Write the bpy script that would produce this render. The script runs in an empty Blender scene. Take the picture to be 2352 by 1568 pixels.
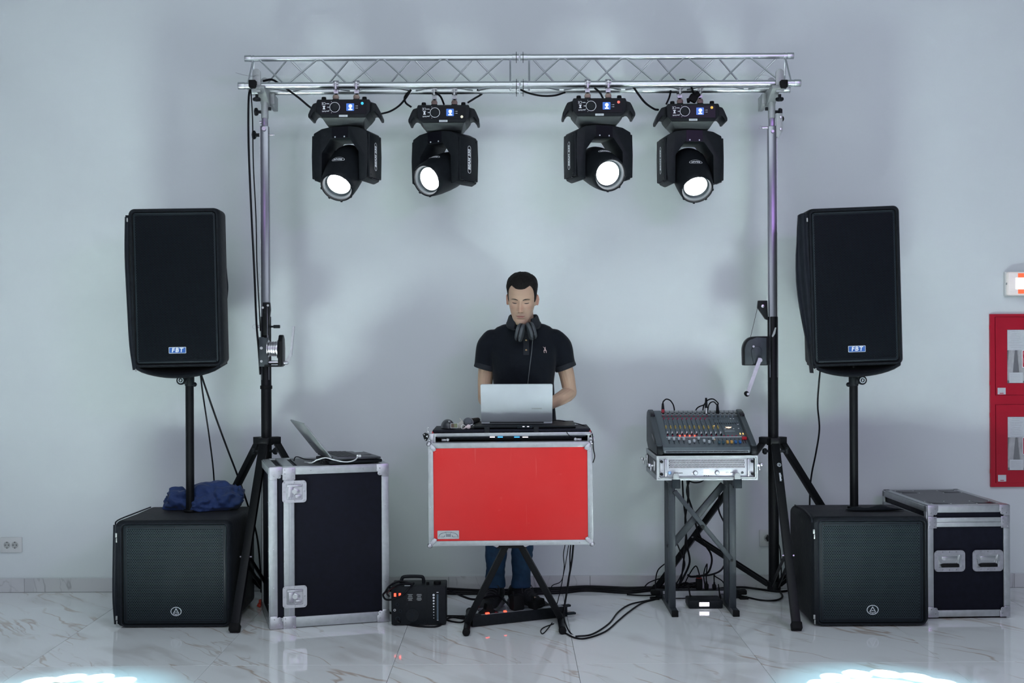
import bpy, bmesh, math, random
from mathutils import Vector, Matrix, Euler, noise
from math import sin, cos, pi, radians as R, sqrt, exp

SC = bpy.context.scene
COL = SC.collection
rnd = random.Random(7)

# ------------------------------------------------------------------ camera
FPX, CX, CY, CAMH, ROLL = 2808.0, 1176.0, 784.0, 1.4, -0.005
cam_d = bpy.data.cameras.new('camera'); cam = bpy.data.objects.new('camera', cam_d); COL.objects.link(cam)
cam_d.sensor_width = 36.0; cam_d.lens = FPX / 2352 * 36.0; cam_d.clip_start = 0.05
cam.matrix_world = Matrix.Translation((0, 0, CAMH)) @ Matrix.Rotation(pi / 2, 4, 'X') @ Matrix.Rotation(ROLL, 4, 'Z')
SC.camera = cam

# ------------------------------------------------------------------ world, lights, exposure
w = bpy.data.worlds.new('room_air'); SC.world = w; w.use_nodes = True
bg = w.node_tree.nodes['Background']; bg.inputs[0].default_value = (0.58, 0.73, 0.82, 1); bg.inputs[1].default_value = 0.36
SC.view_settings.view_transform = 'Standard'; SC.view_settings.look = 'None'
SC.view_settings.exposure = -0.45; SC.view_settings.gamma = 1.0; SC.view_settings.use_curve_mapping = False
SC.cycles.use_denoising = True
SC.cycles.sample_clamp_indirect = 0.0
SC.cycles.max_bounces = 8
SC.cycles.use_guiding = True


def area(name, loc, target, sx, sy, power, col):
    d = bpy.data.lights.new(name, 'AREA'); d.shape = 'RECTANGLE'; d.size = sx; d.size_y = sy; d.energy = power; d.color = col
    o = bpy.data.objects.new(name, d); COL.objects.link(o); o.location = loc
    o.rotation_euler = (Vector(target) - Vector(loc)).to_track_quat('-Z', 'Y').to_euler()
    return o


POOL_POWER = 45000.0      # each prism petal of the two beams that hit the floor in front
area('added_front_fill', (0.0, -0.6, 1.6), (0, 6.0, 0.4), 4.6, 2.6, 94, (0.80, 0.91, 0.94))  # added fill light behind the camera, lifts the low wall and fronts
area('hall_purple_wash_right', (2.7, 0.4, 3.3), (0.6, 6.9, 1.6), 1.3, 0.55, 48, (0.66, 0.34, 1.0))
area('hall_purple_wash_left', (-2.55, 0.4, 3.55), (-0.6, 6.9, 1.6), 0.7, 0.35, 14, (0.72, 0.36, 1.0))
area('added_overhead_fill', (0.0, 2.4, 4.6), (0, 2.6, 0), 5.0, 2.4, 165, (0.81, 0.93, 0.95))  # unseen overhead fill, added to brighten the floor and its bounce


def at(px, py, Y):
    u = (px - CX) / FPX; v = (CY - py) / FPX
    return Vector((Y * (u * cos(ROLL) - v * sin(ROLL)), Y, CAMH + Y * (u * sin(ROLL) + v * cos(ROLL))))


def floor_at(px, py, z=0.0):
    u = (px - CX) / FPX; v = (CY - py) / FPX
    dz = u * sin(ROLL) + v * cos(ROLL)
    return at(px, py, min(6.868, (z - CAMH) / dz) if dz < 0 else 6.868)


# ------------------------------------------------------------------ materials
def P(name, col, rough=0.5, metal=0.0, var=0.0, vscale=30.0, bump=0.0, bscale=200.0, emit=None, estr=0.0, spec=0.5, stretch=None, coat=0.0, trans=0.0, alpha=1.0, sheen=0.0):
    m = bpy.data.materials.new(name); m.use_nodes = True
    nt = m.node_tree; b = nt.nodes['Principled BSDF']
    b.inputs['Base Color'].default_value = (*col, 1); b.inputs['Roughness'].default_value = rough
    b.inputs['Metallic'].default_value = metal; b.inputs['Specular IOR Level'].default_value = spec
    b.inputs['Coat Weight'].default_value = coat; b.inputs['Transmission Weight'].default_value = trans
    b.inputs['Alpha'].default_value = alpha; b.inputs['Sheen Weight'].default_value = sheen
    if emit:
        b.inputs['Emission Color'].default_value = (*emit, 1); b.inputs['Emission Strength'].default_value = estr
    if var or bump:
        tc = nt.nodes.new('ShaderNodeTexCoord'); src = tc.outputs['Object']
        if stretch:
            mp = nt.nodes.new('ShaderNodeMapping'); mp.inputs['Scale'].default_value = stretch
            nt.links.new(src, mp.inputs['Vector']); src = mp.outputs['Vector']
        if var:
            n = nt.nodes.new('ShaderNodeTexNoise'); n.inputs['Scale'].default_value = vscale; n.inputs['Detail'].default_value = 4
            nt.links.new(src, n.inputs['Vector'])
            r = nt.nodes.new('ShaderNodeMapRange'); r.inputs['From Min'].default_value = 0.3; r.inputs['From Max'].default_value = 0.7
            r.inputs['To Min'].default_value = 1 - var; r.inputs['To Max'].default_value = 1 + var
            nt.links.new(n.outputs['Fac'], r.inputs['Value'])
            mx = nt.nodes.new('ShaderNodeVectorMath'); mx.operation = 'SCALE'; mx.inputs[0].default_value = col
            nt.links.new(r.outputs['Result'], mx.inputs['Scale']); nt.links.new(mx.outputs['Vector'], b.inputs['Base Color'])
            r2 = nt.nodes.new('ShaderNodeMapRange'); r2.inputs['To Min'].default_value = max(0.02, rough - 0.08); r2.inputs['To Max'].default_value = min(1, rough + 0.08)
            nt.links.new(n.outputs['Fac'], r2.inputs['Value']); nt.links.new(r2.outputs['Result'], b.inputs['Roughness'])
        if bump:
            n2 = nt.nodes.new('ShaderNodeTexNoise'); n2.inputs['Scale'].default_value = bscale; n2.inputs['Detail'].default_value = 3
            nt.links.new(src, n2.inputs['Vector'])
            bp = nt.nodes.new('ShaderNodeBump'); bp.inputs['Strength'].default_value = bump; bp.inputs['Distance'].default_value = 0.004
            nt.links.new(n2.outputs['Fac'], bp.inputs['Height']); nt.links.new(bp.outputs['Normal'], b.inputs['Normal'])
    return m


def nd(nt, typ, **kw):
    n = nt.nodes.new(typ)
    for k, v in kw.items():
        setattr(n, k, v)
    return n


def grille_mat(name, pitch, metal_col, hole_col, rad=0.36):
    """perforated steel: staggered round holes seen as dark dots with a pressed rim"""
    m = P(name, metal_col, 0.45, 0.0, spec=0.2); nt = m.node_tree; L = nt.links; b = nt.nodes['Principled BSDF']
    tc = nd(nt, 'ShaderNodeTexCoord'); sep = nd(nt, 'ShaderNodeSeparateXYZ'); L.new(tc.outputs['Object'], sep.inputs[0])
    cmb = nd(nt, 'ShaderNodeCombineXYZ')
    for a, k, s in (('X', 'X', 1 / pitch), ('Z', 'Y', 1 / (pitch * 1.732))):
        mu = nd(nt, 'ShaderNodeMath', operation='MULTIPLY'); mu.inputs[1].default_value = s
        L.new(sep.outputs[a], mu.inputs[0]); L.new(mu.outputs[0], cmb.inputs[k])
    ds = []
    for off in ((0, 0, 0), (0.5, 0.5, 0)):
        ad = nd(nt, 'ShaderNodeVectorMath', operation='ADD'); ad.inputs[1].default_value = off; L.new(cmb.outputs[0], ad.inputs[0])
        fr = nd(nt, 'ShaderNodeVectorMath', operation='FRACTION'); L.new(ad.outputs[0], fr.inputs[0])
        sb = nd(nt, 'ShaderNodeVectorMath', operation='SUBTRACT'); sb.inputs[1].default_value = (0.5, 0.5, 0); L.new(fr.outputs[0], sb.inputs[0])
        ml = nd(nt, 'ShaderNodeVectorMath', operation='MULTIPLY'); ml.inputs[1].default_value = (1, 1.732, 0); L.new(sb.outputs[0], ml.inputs[0])
        ln = nd(nt, 'ShaderNodeVectorMath', operation='LENGTH'); L.new(ml.outputs[0], ln.inputs[0]); ds.append(ln)
    mn = nd(nt, 'ShaderNodeMath', operation='MINIMUM'); L.new(ds[0].outputs['Value'], mn.inputs[0]); L.new(ds[1].outputs['Value'], mn.inputs[1])
    mr = nd(nt, 'ShaderNodeMapRange'); mr.inputs['From Min'].default_value = rad - 0.05; mr.inputs['From Max'].default_value = rad + 0.04; L.new(mn.outputs[0], mr.inputs['Value'])
    mix = nd(nt, 'ShaderNodeMix', data_type='RGBA'); mix.inputs[6].default_value = (*hole_col, 1); mix.inputs[7].default_value = (*metal_col, 1)
    L.new(mr.outputs[0], mix.inputs[0]); L.new(mix.outputs[2], b.inputs['Base Color'])
    sp = nd(nt, 'ShaderNodeMath', operation='MULTIPLY'); sp.inputs[1].default_value = 0.2; L.new(mr.outputs[0], sp.inputs[0]); L.new(sp.outputs[0], b.inputs['Specular IOR Level'])
    bp = nd(nt, 'ShaderNodeBump'); bp.inputs['Strength'].default_value = 0.5; bp.inputs['Distance'].default_value = 0.002
    L.new(mr.outputs[0], bp.inputs['Height']); L.new(bp.outputs['Normal'], b.inputs['Normal'])
    return m


def marble_mat(name, base, vein, dark, vein_amt=1.0, rough=0.06, ang=-0.85):
    m = P(name, base, rough); nt = m.node_tree; L = nt.links; b = nt.nodes['Principled BSDF']
    tc = nd(nt, 'ShaderNodeTexCoord'); oi = nd(nt, 'ShaderNodeObjectInfo')
    sc = nd(nt, 'ShaderNodeVectorMath', operation='SCALE'); sc.inputs[0].default_value = (37.0, 17.0, 5.0); L.new(oi.outputs['Random'], sc.inputs['Scale'])
    ad = nd(nt, 'ShaderNodeVectorMath', operation='ADD'); L.new(tc.outputs['Object'], ad.inputs[0]); L.new(sc.outputs[0], ad.inputs[1])
    mp0 = nd(nt, 'ShaderNodeMapping'); mp0.inputs['Rotation'].default_value = (0, 0, -ang); L.new(ad.outputs[0], mp0.inputs[0])
    nz = nd(nt, 'ShaderNodeTexNoise'); nz.inputs['Scale'].default_value = 3.0; nz.inputs['Detail'].default_value = 3; L.new(mp0.outputs[0], nz.inputs['Vector'])
    sb = nd(nt, 'ShaderNodeVectorMath', operation='SUBTRACT'); sb.inputs[1].default_value = (0.5, 0.5, 0.5); L.new(nz.outputs['Color'], sb.inputs[0])
    ss = nd(nt, 'ShaderNodeVectorMath', operation='SCALE'); ss.inputs['Scale'].default_value = 0.13; L.new(sb.outputs[0], ss.inputs[0])
    wp = nd(nt, 'ShaderNodeVectorMath', operation='ADD'); L.new(mp0.outputs[0], wp.inputs[0]); L.new(ss.outputs[0], wp.inputs[1])

    def layer(scale, stretch, width, mlo, mhi, mscale, seed):
        mp = nd(nt, 'ShaderNodeMapping'); mp.inputs['Scale'].default_value = (stretch[0], stretch[1], 1); mp.inputs['Location'].default_value = (seed, seed * 1.7, seed * .3)
        L.new(wp.outputs[0], mp.inputs[0])
        n = nd(nt, 'ShaderNodeTexNoise'); n.inputs['Scale'].default_value = scale; n.inputs['Detail'].default_value = 4.0; n.inputs['Roughness'].default_value = 0.45
        L.new(mp.outputs[0], n.inputs['Vector'])
        s1 = nd(nt, 'ShaderNodeMath', operation='SUBTRACT'); s1.inputs[1].default_value = 0.5; L.new(n.outputs['Fac'], s1.inputs[0])
        a1 = nd(nt, 'ShaderNodeMath', operation='ABSOLUTE'); L.new(s1.outputs[0], a1.inputs[0])
        r1 = nd(nt, 'ShaderNodeMapRange', interpolation_type='SMOOTHSTEP'); r1.inputs['From Min'].default_value = 0; r1.inputs['From Max'].default_value = width
        r1.inputs['To Min'].default_value = 1; r1.inputs['To Max'].default_value = 0; L.new(a1.outputs[0], r1.inputs['Value'])
        n2 = nd(nt, 'ShaderNodeTexNoise'); n2.inputs['Scale'].default_value = mscale; n2.inputs['Detail'].default_value = 2
        mp2 = nd(nt, 'ShaderNodeMapping'); mp2.inputs['Location'].default_value = (seed * 3, 2, 1); L.new(wp.outputs[0], mp2.inputs[0]); L.new(mp2.outputs[0], n2.inputs['Vector'])
        r2 = nd(nt, 'ShaderNodeMapRange', interpolation_type='SMOOTHSTEP'); r2.inputs['From Min'].default_value = mlo; r2.inputs['From Max'].default_value = mhi; L.new(n2.outputs['Fac'], r2.inputs['Value'])
        mu = nd(nt, 'ShaderNodeMath', operation='MULTIPLY'); L.new(r1.outputs[0], mu.inputs[0]); L.new(r2.outputs[0], mu.inputs[1])
        return mu
    wide = layer(1.0, (0.6, 3.6), 0.085, 0.42, 0.62, 2.2, 3.1)
    thin = layer(1.3, (0.45, 3.0), 0.013, 0.44, 0.60, 2.8, 9.7)
    fine = layer(2.2, (0.5, 3.2), 0.012, 0.46, 0.66, 2.0, 21.3)
    prev = None
    for lay, col, amt in ((wide, dark, 0.42 * vein_amt), (thin, vein, 0.6 * vein_amt), (fine, tuple(0.5 * (a + c) for a, c in zip(vein, dark)), 0.5 * vein_amt)):
        mu = nd(nt, 'ShaderNodeMath', operation='MULTIPLY'); mu.inputs[1].default_value = amt; L.new(lay.outputs[0], mu.inputs[0])
        mx = nd(nt, 'ShaderNodeMix', data_type='RGBA'); L.new(mu.outputs[0], mx.inputs[0]); mx.inputs[7].default_value = (*col, 1)
        if prev is None: mx.inputs[6].default_value = (*base, 1)
        else: L.new(prev.outputs[2], mx.inputs[6])
        prev = mx
    L.new(prev.outputs[2], b.inputs['Base Color'])
    return m


def red_lam_mat():
    """scuffed red laminate: pale rubs and scratches that belong to the sheet"""
    m = P('red_laminate', (0.55, 0.012, 0.016), 0.5, spec=.25); nt = m.node_tree; L = nt.links; b = nt.nodes['Principled BSDF']
    tc = nd(nt, 'ShaderNodeTexCoord')
    prev = None
    for sc, st, lo, hi, amt, seed in ((9, (1, 1, 1), 0.66, 0.80, 0.35, 1), (6, (6, 1, .35), 0.68, 0.78, 0.22, 5), (40, (1, 1, 1), 0.72, 0.82, 0.3, 9), (2.0, (1, 1, 1), 0.3, 0.8, 0.10, 14)):
        mp = nd(nt, 'ShaderNodeMapping'); mp.inputs['Scale'].default_value = st; mp.inputs['Location'].default_value = (seed, seed, seed); mp.inputs['Rotation'].default_value = (0, 0.2, 0)
        L.new(tc.outputs['Object'], mp.inputs[0])
        n = nd(nt, 'ShaderNodeTexNoise'); n.inputs['Scale'].default_value = sc; n.inputs['Detail'].default_value = 6; L.new(mp.outputs[0], n.inputs['Vector'])
        r = nd(nt, 'ShaderNodeMapRange'); r.inputs['From Min'].default_value = lo; r.inputs['From Max'].default_value = hi; r.inputs['To Max'].default_value = amt; L.new(n.outputs['Fac'], r.inputs['Value'])
        mx = nd(nt, 'ShaderNodeMix', data_type='RGBA'); L.new(r.outputs[0], mx.inputs[0]); mx.inputs[7].default_value = (0.75, 0.28, 0.26, 1)
        if prev is None: mx.inputs[6].default_value = (0.62, 0.014, 0.014, 1)
        else: L.new(prev.outputs[2], mx.inputs[6])
        prev = mx
    L.new(prev.outputs[2], b.inputs['Base Color'])
    return m


K = 0.14      # specular level of the matt black finishes
M = dict(
    wall=P('wall_paint', (0.70, 0.745, 0.75), 0.75, var=0.012, vscale=1.2, bump=0.05, bscale=90),
    tile=marble_mat('marble_tile', (0.80, 0.82, 0.82), (0.40, 0.26, 0.16), (0.48, 0.46, 0.44)),
    grout=P('tile_grout', (0.30, 0.29, 0.28), 0.8),
    base=marble_mat('marble_baseboard', (0.58, 0.58, 0.59), (0.20, 0.19, 0.20), (0.40, 0.40, 0.42), 0.8, 0.15, ang=-1.1),
    alu=P('truss_aluminium', (0.66, 0.68, 0.70), 0.36, 1.0, var=0.05, vscale=60, stretch=(1, 12, 12)),
    edge=P('case_aluminium_edge', (0.44, 0.46, 0.47), 0.45, 0.7, var=0.08, vscale=40),
    steel=P('zinc_steel', (0.50, 0.49, 0.53), 0.36, 0.9, var=0.1, vscale=50),
    chrome=P('polished_metal', (0.58, 0.58, 0.60), 0.28, 1.0),
    brass=P('dull_brass', (0.24, 0.18, 0.15), 0.45, 0.7),
    grey=P('grey_painted_steel', (0.36, 0.38, 0.38), 0.45, 0.2, var=0.06, vscale=30),
    gtube=P('satin_grey_tube', (0.22, 0.22, 0.255), 0.28, 0.9),
    black=P('black_powder_coat', (0.0066, 0.0072, 0.0084), 0.38, 0.0, spec=K, var=0.15, vscale=80, bump=0.15, bscale=500),
    bplastic=P('black_plastic', (0.0105, 0.0125, 0.0150), 0.45, spec=K, var=0.15, vscale=60, bump=0.12, bscale=700),
    rubber=P('black_rubber', (0.0060, 0.0060, 0.0066), 0.65, spec=K, var=0.1),
    gloss=P('black_gloss_panel', (0.005, 0.005, 0.008), 0.30, spec=.2),
    fabric=P('black_nylon_cover', (0.006, 0.008, 0.011), 0.62, spec=K, var=0.2, vscale=25, bump=0.5, bscale=60, sheen=0.03),
    fabric2=P('black_nylon_flap', (0.0084, 0.0108, 0.0156), 0.5, spec=K, var=0.2, vscale=25, bump=0.5, bscale=40, sheen=0.06),
    cable=P('black_cable', (0.008, 0.008, 0.010), 0.45, spec=K),
    wcable=P('white_cable', (0.55, 0.56, 0.58), 0.5),
    lam=P('black_laminate_panel', (0.0045, 0.005, 0.011), 0.5, spec=K, var=0.2, vscale=40, bump=0.05, bscale=300),
    glam=P('grey_laminate_top', (0.10, 0.10, 0.11), 0.5, var=0.08, vscale=120),
    red=red_lam_mat(),
    grille=grille_mat('perforated_grille', 0.0088, (0.030, 0.043, 0.050), (0.003, 0.004, 0.005)),
    grille2=grille_mat('fine_perforated_grille', 0.0074, (0.0045, 0.0075, 0.0115), (0.0012, 0.0016, 0.0025)),
    frame=P('textured_black_frame', (0.016, 0.022, 0.027), 0.5, spec=K, var=0.1, bump=0.2, bscale=600),
    badge=P('blue_badge', (0.02, 0.10, 0.36), 0.35), white=P('white_print', (0.80, 0.82, 0.84), 0.5), silver=P('silver_print', (0.62, 0.66, 0.70), 0.35, 0.3),
    lens=P('lit_lens', (0.9, 0.9, 1.0), 0.1, emit=(0.93, 0.95, 1.0), estr=7.0),
    rim=P('lens_rim_grey', (0.045, 0.06, 0.065), 0.35, 0.3),
    lcd=P('lit_lcd', (0.02, 0.05, 0.2), 0.2, emit=(0.10, 0.28, 0.9), estr=0.8), lcdw=P('lit_lcd_white', (0.8, 0.9, 1), 0.2, emit=(0.75, 0.9, 1.0), estr=2.2),
    led_red=P('red_led', (0.8, 0.02, 0.01), 0.3, emit=(1.0, 0.06, 0.03), estr=5.0), led_blue=P('blue_led', (0.02, 0.3, 0.8), 0.3, emit=(0.08, 0.45, 1.0), estr=2.0),
    led_white=P('white_led', (0.8, 0.8, 0.9), 0.3, emit=(0.95, 0.9, 1.0), estr=2.0), led_amber=P('amber_led', (0.9, 0.5, 0.1), 0.3, emit=(1.0, 0.55, 0.18), estr=2.2),
    jeans=P('blue_denim', (0.011, 0.044, 0.105), 0.8, var=0.25, vscale=30, bump=0.3, bscale=120),
    bag=P('navy_cloth', (0.012, 0.035, 0.13), 0.75, var=0.2, vscale=20, bump=0.3, bscale=200, sheen=0.1),
    shirt=P('navy_black_pique', (0.0042, 0.0060, 0.0100), 0.8, spec=K, var=0.15, vscale=40, bump=0.25, bscale=500, sheen=0.06),
    collar=P('navy_collar_rib', (0.0060, 0.0085, 0.0140), 0.8, bump=0.3, bscale=400),
    redcab=P('red_cabinet_paint', (0.46, 0.003, 0.022), 0.38, var=0.04, vscale=8, bump=0.05, bscale=150),
    paper=P('notice_paper', (0.62, 0.66, 0.68), 0.7), print=P('grey_print', (0.36, 0.38, 0.40), 0.7),
    hose=P('canvas_hose', (0.42, 0.42, 0.42), 0.85, var=0.2, vscale=30, bump=0.4, bscale=80),
    glass=P('window_glass', (1, 1, 1), 0.03, alpha=0.12),
    zip=P('pale_zip_metal', (0.36, 0.37, 0.36), 0.4, 0.5),
    socket=P('ivory_plastic', (0.66, 0.67, 0.66), 0.4),
    lap=P('laptop_silver_lid', (0.56, 0.60, 0.63), 0.42, 0.35, var=0.02, vscale=12),
    lapg=P('laptop_grey_lid', (0.26, 0.27, 0.285), 0.4, 0.3, var=0.03, vscale=20),
    lapd=P('laptop_dark_shell', (0.055, 0.058, 0.065), 0.38, 0.3, var=0.05), key=P('laptop_keys', (0.015, 0.016, 0.018), 0.5),
    mix=P('mixer_grey_metal', (0.095, 0.120, 0.135), 0.45, 0.2, var=0.06, vscale=50), mixd=P('mixer_dark_cheek', (0.045, 0.058, 0.066), 0.5, var=0.1, bump=0.15, bscale=300),
    amp=P('amp_silver_face', (0.56, 0.57, 0.61), 0.42, 0.3, var=0.03, vscale=40),
    standg=P('stand_dark_grey', (0.026, 0.034, 0.041), 0.45, 0.2, var=0.12, vscale=60),
)
M['hair'] = P('dark_brown_hair', (0.010, 0.0085, 0.008), 0.65, spec=.15, var=0.5, vscale=140, bump=0.8, bscale=420)


# ------------------------------------------------------------------ mesh helpers
SMALL = {'screws', 'rivets', 'print', 'printed_lines', 'button_print', 'dial_marks', 'rubber_feet', 'contact_holes', 'diffuser_ribs', 'vents', 'rim_lugs', 'safety_pins', 'rack_screws', 'vent_lattice', 'level_dots', 'soft_keys', 'fader_slots', 'channel_strips', 'peak_light', 'level_meter', 'display_figure', 'seam_groove', 'comb_edge', 'fan_guard', 'wire_rope', 'cable_heap', 'cable_tangle', 'laces', 'folded_hose', 'latch_spring', 'indicator', 'front_jack', 'brace_bolt', 'rear_foot', 'button_seam', 'buttons', 'zip_pull', 'bolt', 'hinge', 'leg_knob', 'lettering', 'leg_lettering', 'emblem_lettering'}


class MB:
    def __init__(s): s.bm = bmesh.new()

    def merge(s, b, mat=None):
        me = bpy.data.meshes.new('tmp'); b.to_mesh(me); b.free()
        if mat is not None: me.transform(mat)
        s.bm.from_mesh(me); bpy.data.meshes.remove(me); return s

    def box(s, c, d, rot=None, bev=0.0, seg=2):
        b = bmesh.new(); bmesh.ops.create_cube(b, size=1.0)
        bmesh.ops.scale(b, vec=d, verts=b.verts)
        if bev > 0:
            bmesh.ops.bevel(b, geom=b.edges[:], offset=min(bev, min(d) * 0.49), segments=seg, profile=0.5, affect='EDGES')
        mt = Matrix.Translation(c)
        if rot is not None: mt = mt @ (rot.to_4x4() if not isinstance(rot, (tuple, list)) else Euler(rot).to_matrix().to_4x4())
        return s.merge(b, mt)

    def cyl(s, p0, p1, r0, r1=None, n=16, bev=0.0):
        p0, p1 = Vector(p0), Vector(p1); r1 = r0 if r1 is None else r1
        b = bmesh.new(); h = (p1 - p0).length
        bmesh.ops.create_cone(b, cap_ends=True, segments=n, radius1=r0, radius2=r1, depth=h)
        if bev > 0:
            es = [e for e in b.edges if abs(e.verts[0].co.z - e.verts[1].co.z) < 1e-6]
            bmesh.ops.bevel(b, geom=es, offset=bev, segments=2, profile=0.5, affect='EDGES')
        q = (p1 - p0).to_track_quat('Z', 'Y')
        return s.merge(b, Matrix.Translation((p0 + p1) / 2) @ q.to_matrix().to_4x4())

    def sph(s, c, r, sc=(1, 1, 1), u=16, v=10, rot=None):
        b = bmesh.new(); bmesh.ops.create_uvsphere(b, u_segments=u, v_segments=v, radius=r)
        mt = Matrix.Translation(c)
        if rot is not None: mt = mt @ Euler(rot).to_matrix().to_4x4()
        return s.merge(b, mt @ Matrix.Diagonal((*sc, 1)))

    def loft(s, rings, cap=True, closed=True):
        bm = s.bm; vr = [[bm.verts.new(p) for p in r] for r in rings]; n = len(rings[0])
        for a, b in zip(vr, vr[1:]):
            for i in range(n if closed else n - 1):
                j = (i + 1) % n
                bm.faces.new((a[i], a[j], b[j], b[i]))
        if cap:
            bm.faces.new(list(reversed(vr[0]))); bm.faces.new(vr[-1])
        return s

    def tube(s, pts, r, n=8, cap=True):
        pts = [Vector(p) for p in pts]; rr = r if isinstance(r, (list, tuple)) else [r] * len(pts)
        t0 = (pts[1] - pts[0]).normalized(); up = Vector((0, 0, 1)) if abs(t0.z) < 0.9 else Vector((1, 0, 0))
        nx = t0.cross(up).normalized(); rings = []
        for i, p in enumerate(pts):
            t = (pts[min(i + 1, len(pts) - 1)] - pts[max(i - 1, 0)])
            t = t.normalized() if t.length > 1e-9 else t0
            nx = (nx - t * nx.dot(t)).normalized(); ny = t.cross(nx)
            rings.append([p + (nx * cos(2 * pi * k / n) + ny * sin(2 * pi * k / n)) * rr[i] for k in range(n)])
        return s.loft(rings, cap)

    def bar(s, p0, p1, wd, th, side=(0, 1, 0), bev=0.0):
        """rectangular bar; th is measured along `side`, wd across"""
        p0, p1 = Vector(p0), Vector(p1); t = (p1 - p0).normalized(); sd = Vector(side); sd = (sd - t * sd.dot(t)).normalized(); ot = t.cross(sd)
        mt = Matrix((ot, sd, t)).transposed()
        return s.box((p0 + p1) / 2, (wd, th, (p1 - p0).length), mt, bev)

    def prism(s, poly, a, b, axis='Y', bev=0.0, seg=2):
        """poly in the two other axes, extruded from a to b along axis"""
        f = {'Y': lambda u, v, w: (u, w, v), 'X': lambda u, v, w: (w, u, v), 'Z': lambda u, v, w: (u, v, w)}[axis]
        bm = bmesh.new(); A = [bm.verts.new(f(u, v, a)) for u, v in poly]; B = [bm.verts.new(f(u, v, b)) for u, v in poly]; n = len(poly)
        bm.faces.new(A); bm.faces.new(list(reversed(B)))
        for i in range(n): bm.faces.new((A[i], B[i], B[(i + 1) % n], A[(i + 1) % n]))
        bmesh.ops.recalc_face_normals(bm, faces=bm.faces)
        if bev > 0: bmesh.ops.bevel(bm, geom=bm.edges[:], offset=bev, segments=seg, profile=0.5, affect='EDGES')
        return s.merge(bm)

    def lathe(s, prof, n=24, mt=None, cap=True):
        rings = [[Vector((r * cos(2 * pi * k / n), r * sin(2 * pi * k / n), z)) for k in range(n)] for r, z in prof]
        b = MB(); b.loft(rings, cap)
        return s.merge(b.bm, mt)

    def ring(s, c, ro, ri, th, axis='Y', n=28, sx=1.0, sz=1.0):
        """flat annulus, front face looking along -axis"""
        c = Vector(c); f = {'Y': lambda u, v, w: Vector((u, w, v)), 'X': lambda u, v, w: Vector((w, u, v)), 'Z': lambda u, v, w: Vector((u, v, w))}[axis]
        rg = []
        for r, t in ((ro, 0), (ri, 0), (ri, th), (ro, th), (ro, 0)):
            rg.append([c + f(r * cos(2 * pi * k / n) * sx, r * sin(2 * pi * k / n) * sz, t) for k in range(n)])
        return s.loft(rg, cap=False)

    def xf(s, mt):
        bmesh.ops.transform(s.bm, matrix=mt, verts=s.bm.verts); return s

    def build(s, name, mat, parent=None, origin=None, ang=35, kind=None, flat=False):
        bm = s.bm
        bmesh.ops.remove_doubles(bm, verts=bm.verts, dist=1e-6)
        bmesh.ops.recalc_face_normals(bm, faces=bm.faces)
        if origin is not None: bmesh.ops.translate(bm, vec=-Vector(origin), verts=bm.verts)
        me = bpy.data.meshes.new(name); bm.to_mesh(me); bm.free()
        return link(name, me, mat, parent, origin, ang, kind, flat)


def link(name, me, mat, parent=None, origin=None, ang=35, kind=None, flat=False):
    if kind is None and name in SMALL and parent is not None: kind = 'stuff'
    if not flat:
        me.shade_smooth(); me.set_sharp_from_angle(angle=R(ang))
    if mat is not None:
        me.materials.clear(); me.materials.append(M[mat] if isinstance(mat, str) else mat)
    o = bpy.data.objects.new(name, me); COL.objects.link(o)
    if origin is not None: o.location = origin
    if parent is not None: o.parent = parent
    if kind: o['kind'] = kind
    return o


def tag(o, label=None, cat=None, group=None, kind=None):
    if label: o['label'] = label
    if cat: o['category'] = cat
    if group: o['group'] = group
    if kind: o['kind'] = kind
    return o


def thing(name, label, cat, loc=(0, 0, 0), rot=(0, 0, 0), group=None):
    o = bpy.data.objects.new(name, None); COL.objects.link(o); o.empty_display_size = 0.1
    o.location = loc; o.rotation_euler = rot
    return tag(o, label, cat, group)


def spline(pts, k=8):
    """Catmull-Rom through the points"""
    p = [Vector(q) for q in pts]
    if len(p) < 3: return p
    p = [2 * p[0] - p[1]] + p + [2 * p[-1] - p[-2]]; out = []
    for i in range(1, len(p) - 2):
        a, b, c, d = p[i - 1:i + 3]
        for j in range(k):
            t = j / k
            out.append(0.5 * ((2 * b) + (c - a) * t + (2 * a - 5 * b + 4 * c - d) * t * t + (3 * b - a - 3 * c + d) * t ** 3))
    out.append(p[-2]); return out


_TXT = {}


def text_mesh(*a, **k):
    key = (a, tuple(sorted(k.items())))
    if key not in _TXT: _TXT[key] = _text_mesh(*a, **k)
    return _TXT[key].copy()


def _text_mesh(body, size, extrude=0.0006, shear=0.0, bold=0.0, align='CENTER', spacing=1.0):
    cu = bpy.data.curves.new('txt', 'FONT'); cu.body = body; cu.size = size; cu.extrude = extrude; cu.shear = shear; cu.offset = bold
    cu.align_x = align; cu.align_y = 'CENTER'; cu.resolution_u = 3; cu.space_character = spacing
    o = bpy.data.objects.new('txt', cu)
    me = bpy.data.meshes.new_from_object(o)
    bpy.data.objects.remove(o); bpy.data.curves.remove(cu)
    return me


FRONT = Matrix.Rotation(pi / 2, 4, 'X')      # text plane -> facing -Y


def text(body, size, mat, parent, loc, rot=FRONT, name='lettering', **kw):
    me = text_mesh(body, size, **kw); me.transform(Matrix.Translation(loc) @ rot)
    return link(name, me, mat, parent, flat=True)


def arc(cx, cy, r, a0, a1, n=8):
    return [(cx + r * cos(a0 + (a1 - a0) * i / n), cy + r * sin(a0 + (a1 - a0) * i / n)) for i in range(n + 1)]


def rrect(x0, x1, z0, z1, r, n=5):
    return arc(x1 - r, z1 - r, r, 0, pi / 2, n) + arc(x0 + r, z1 - r, r, pi / 2, pi, n) + arc(x0 + r, z0 + r, r, pi, 1.5 * pi, n) + arc(x1 - r, z0 + r, r, 1.5 * pi, 2 * pi, n)


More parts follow.
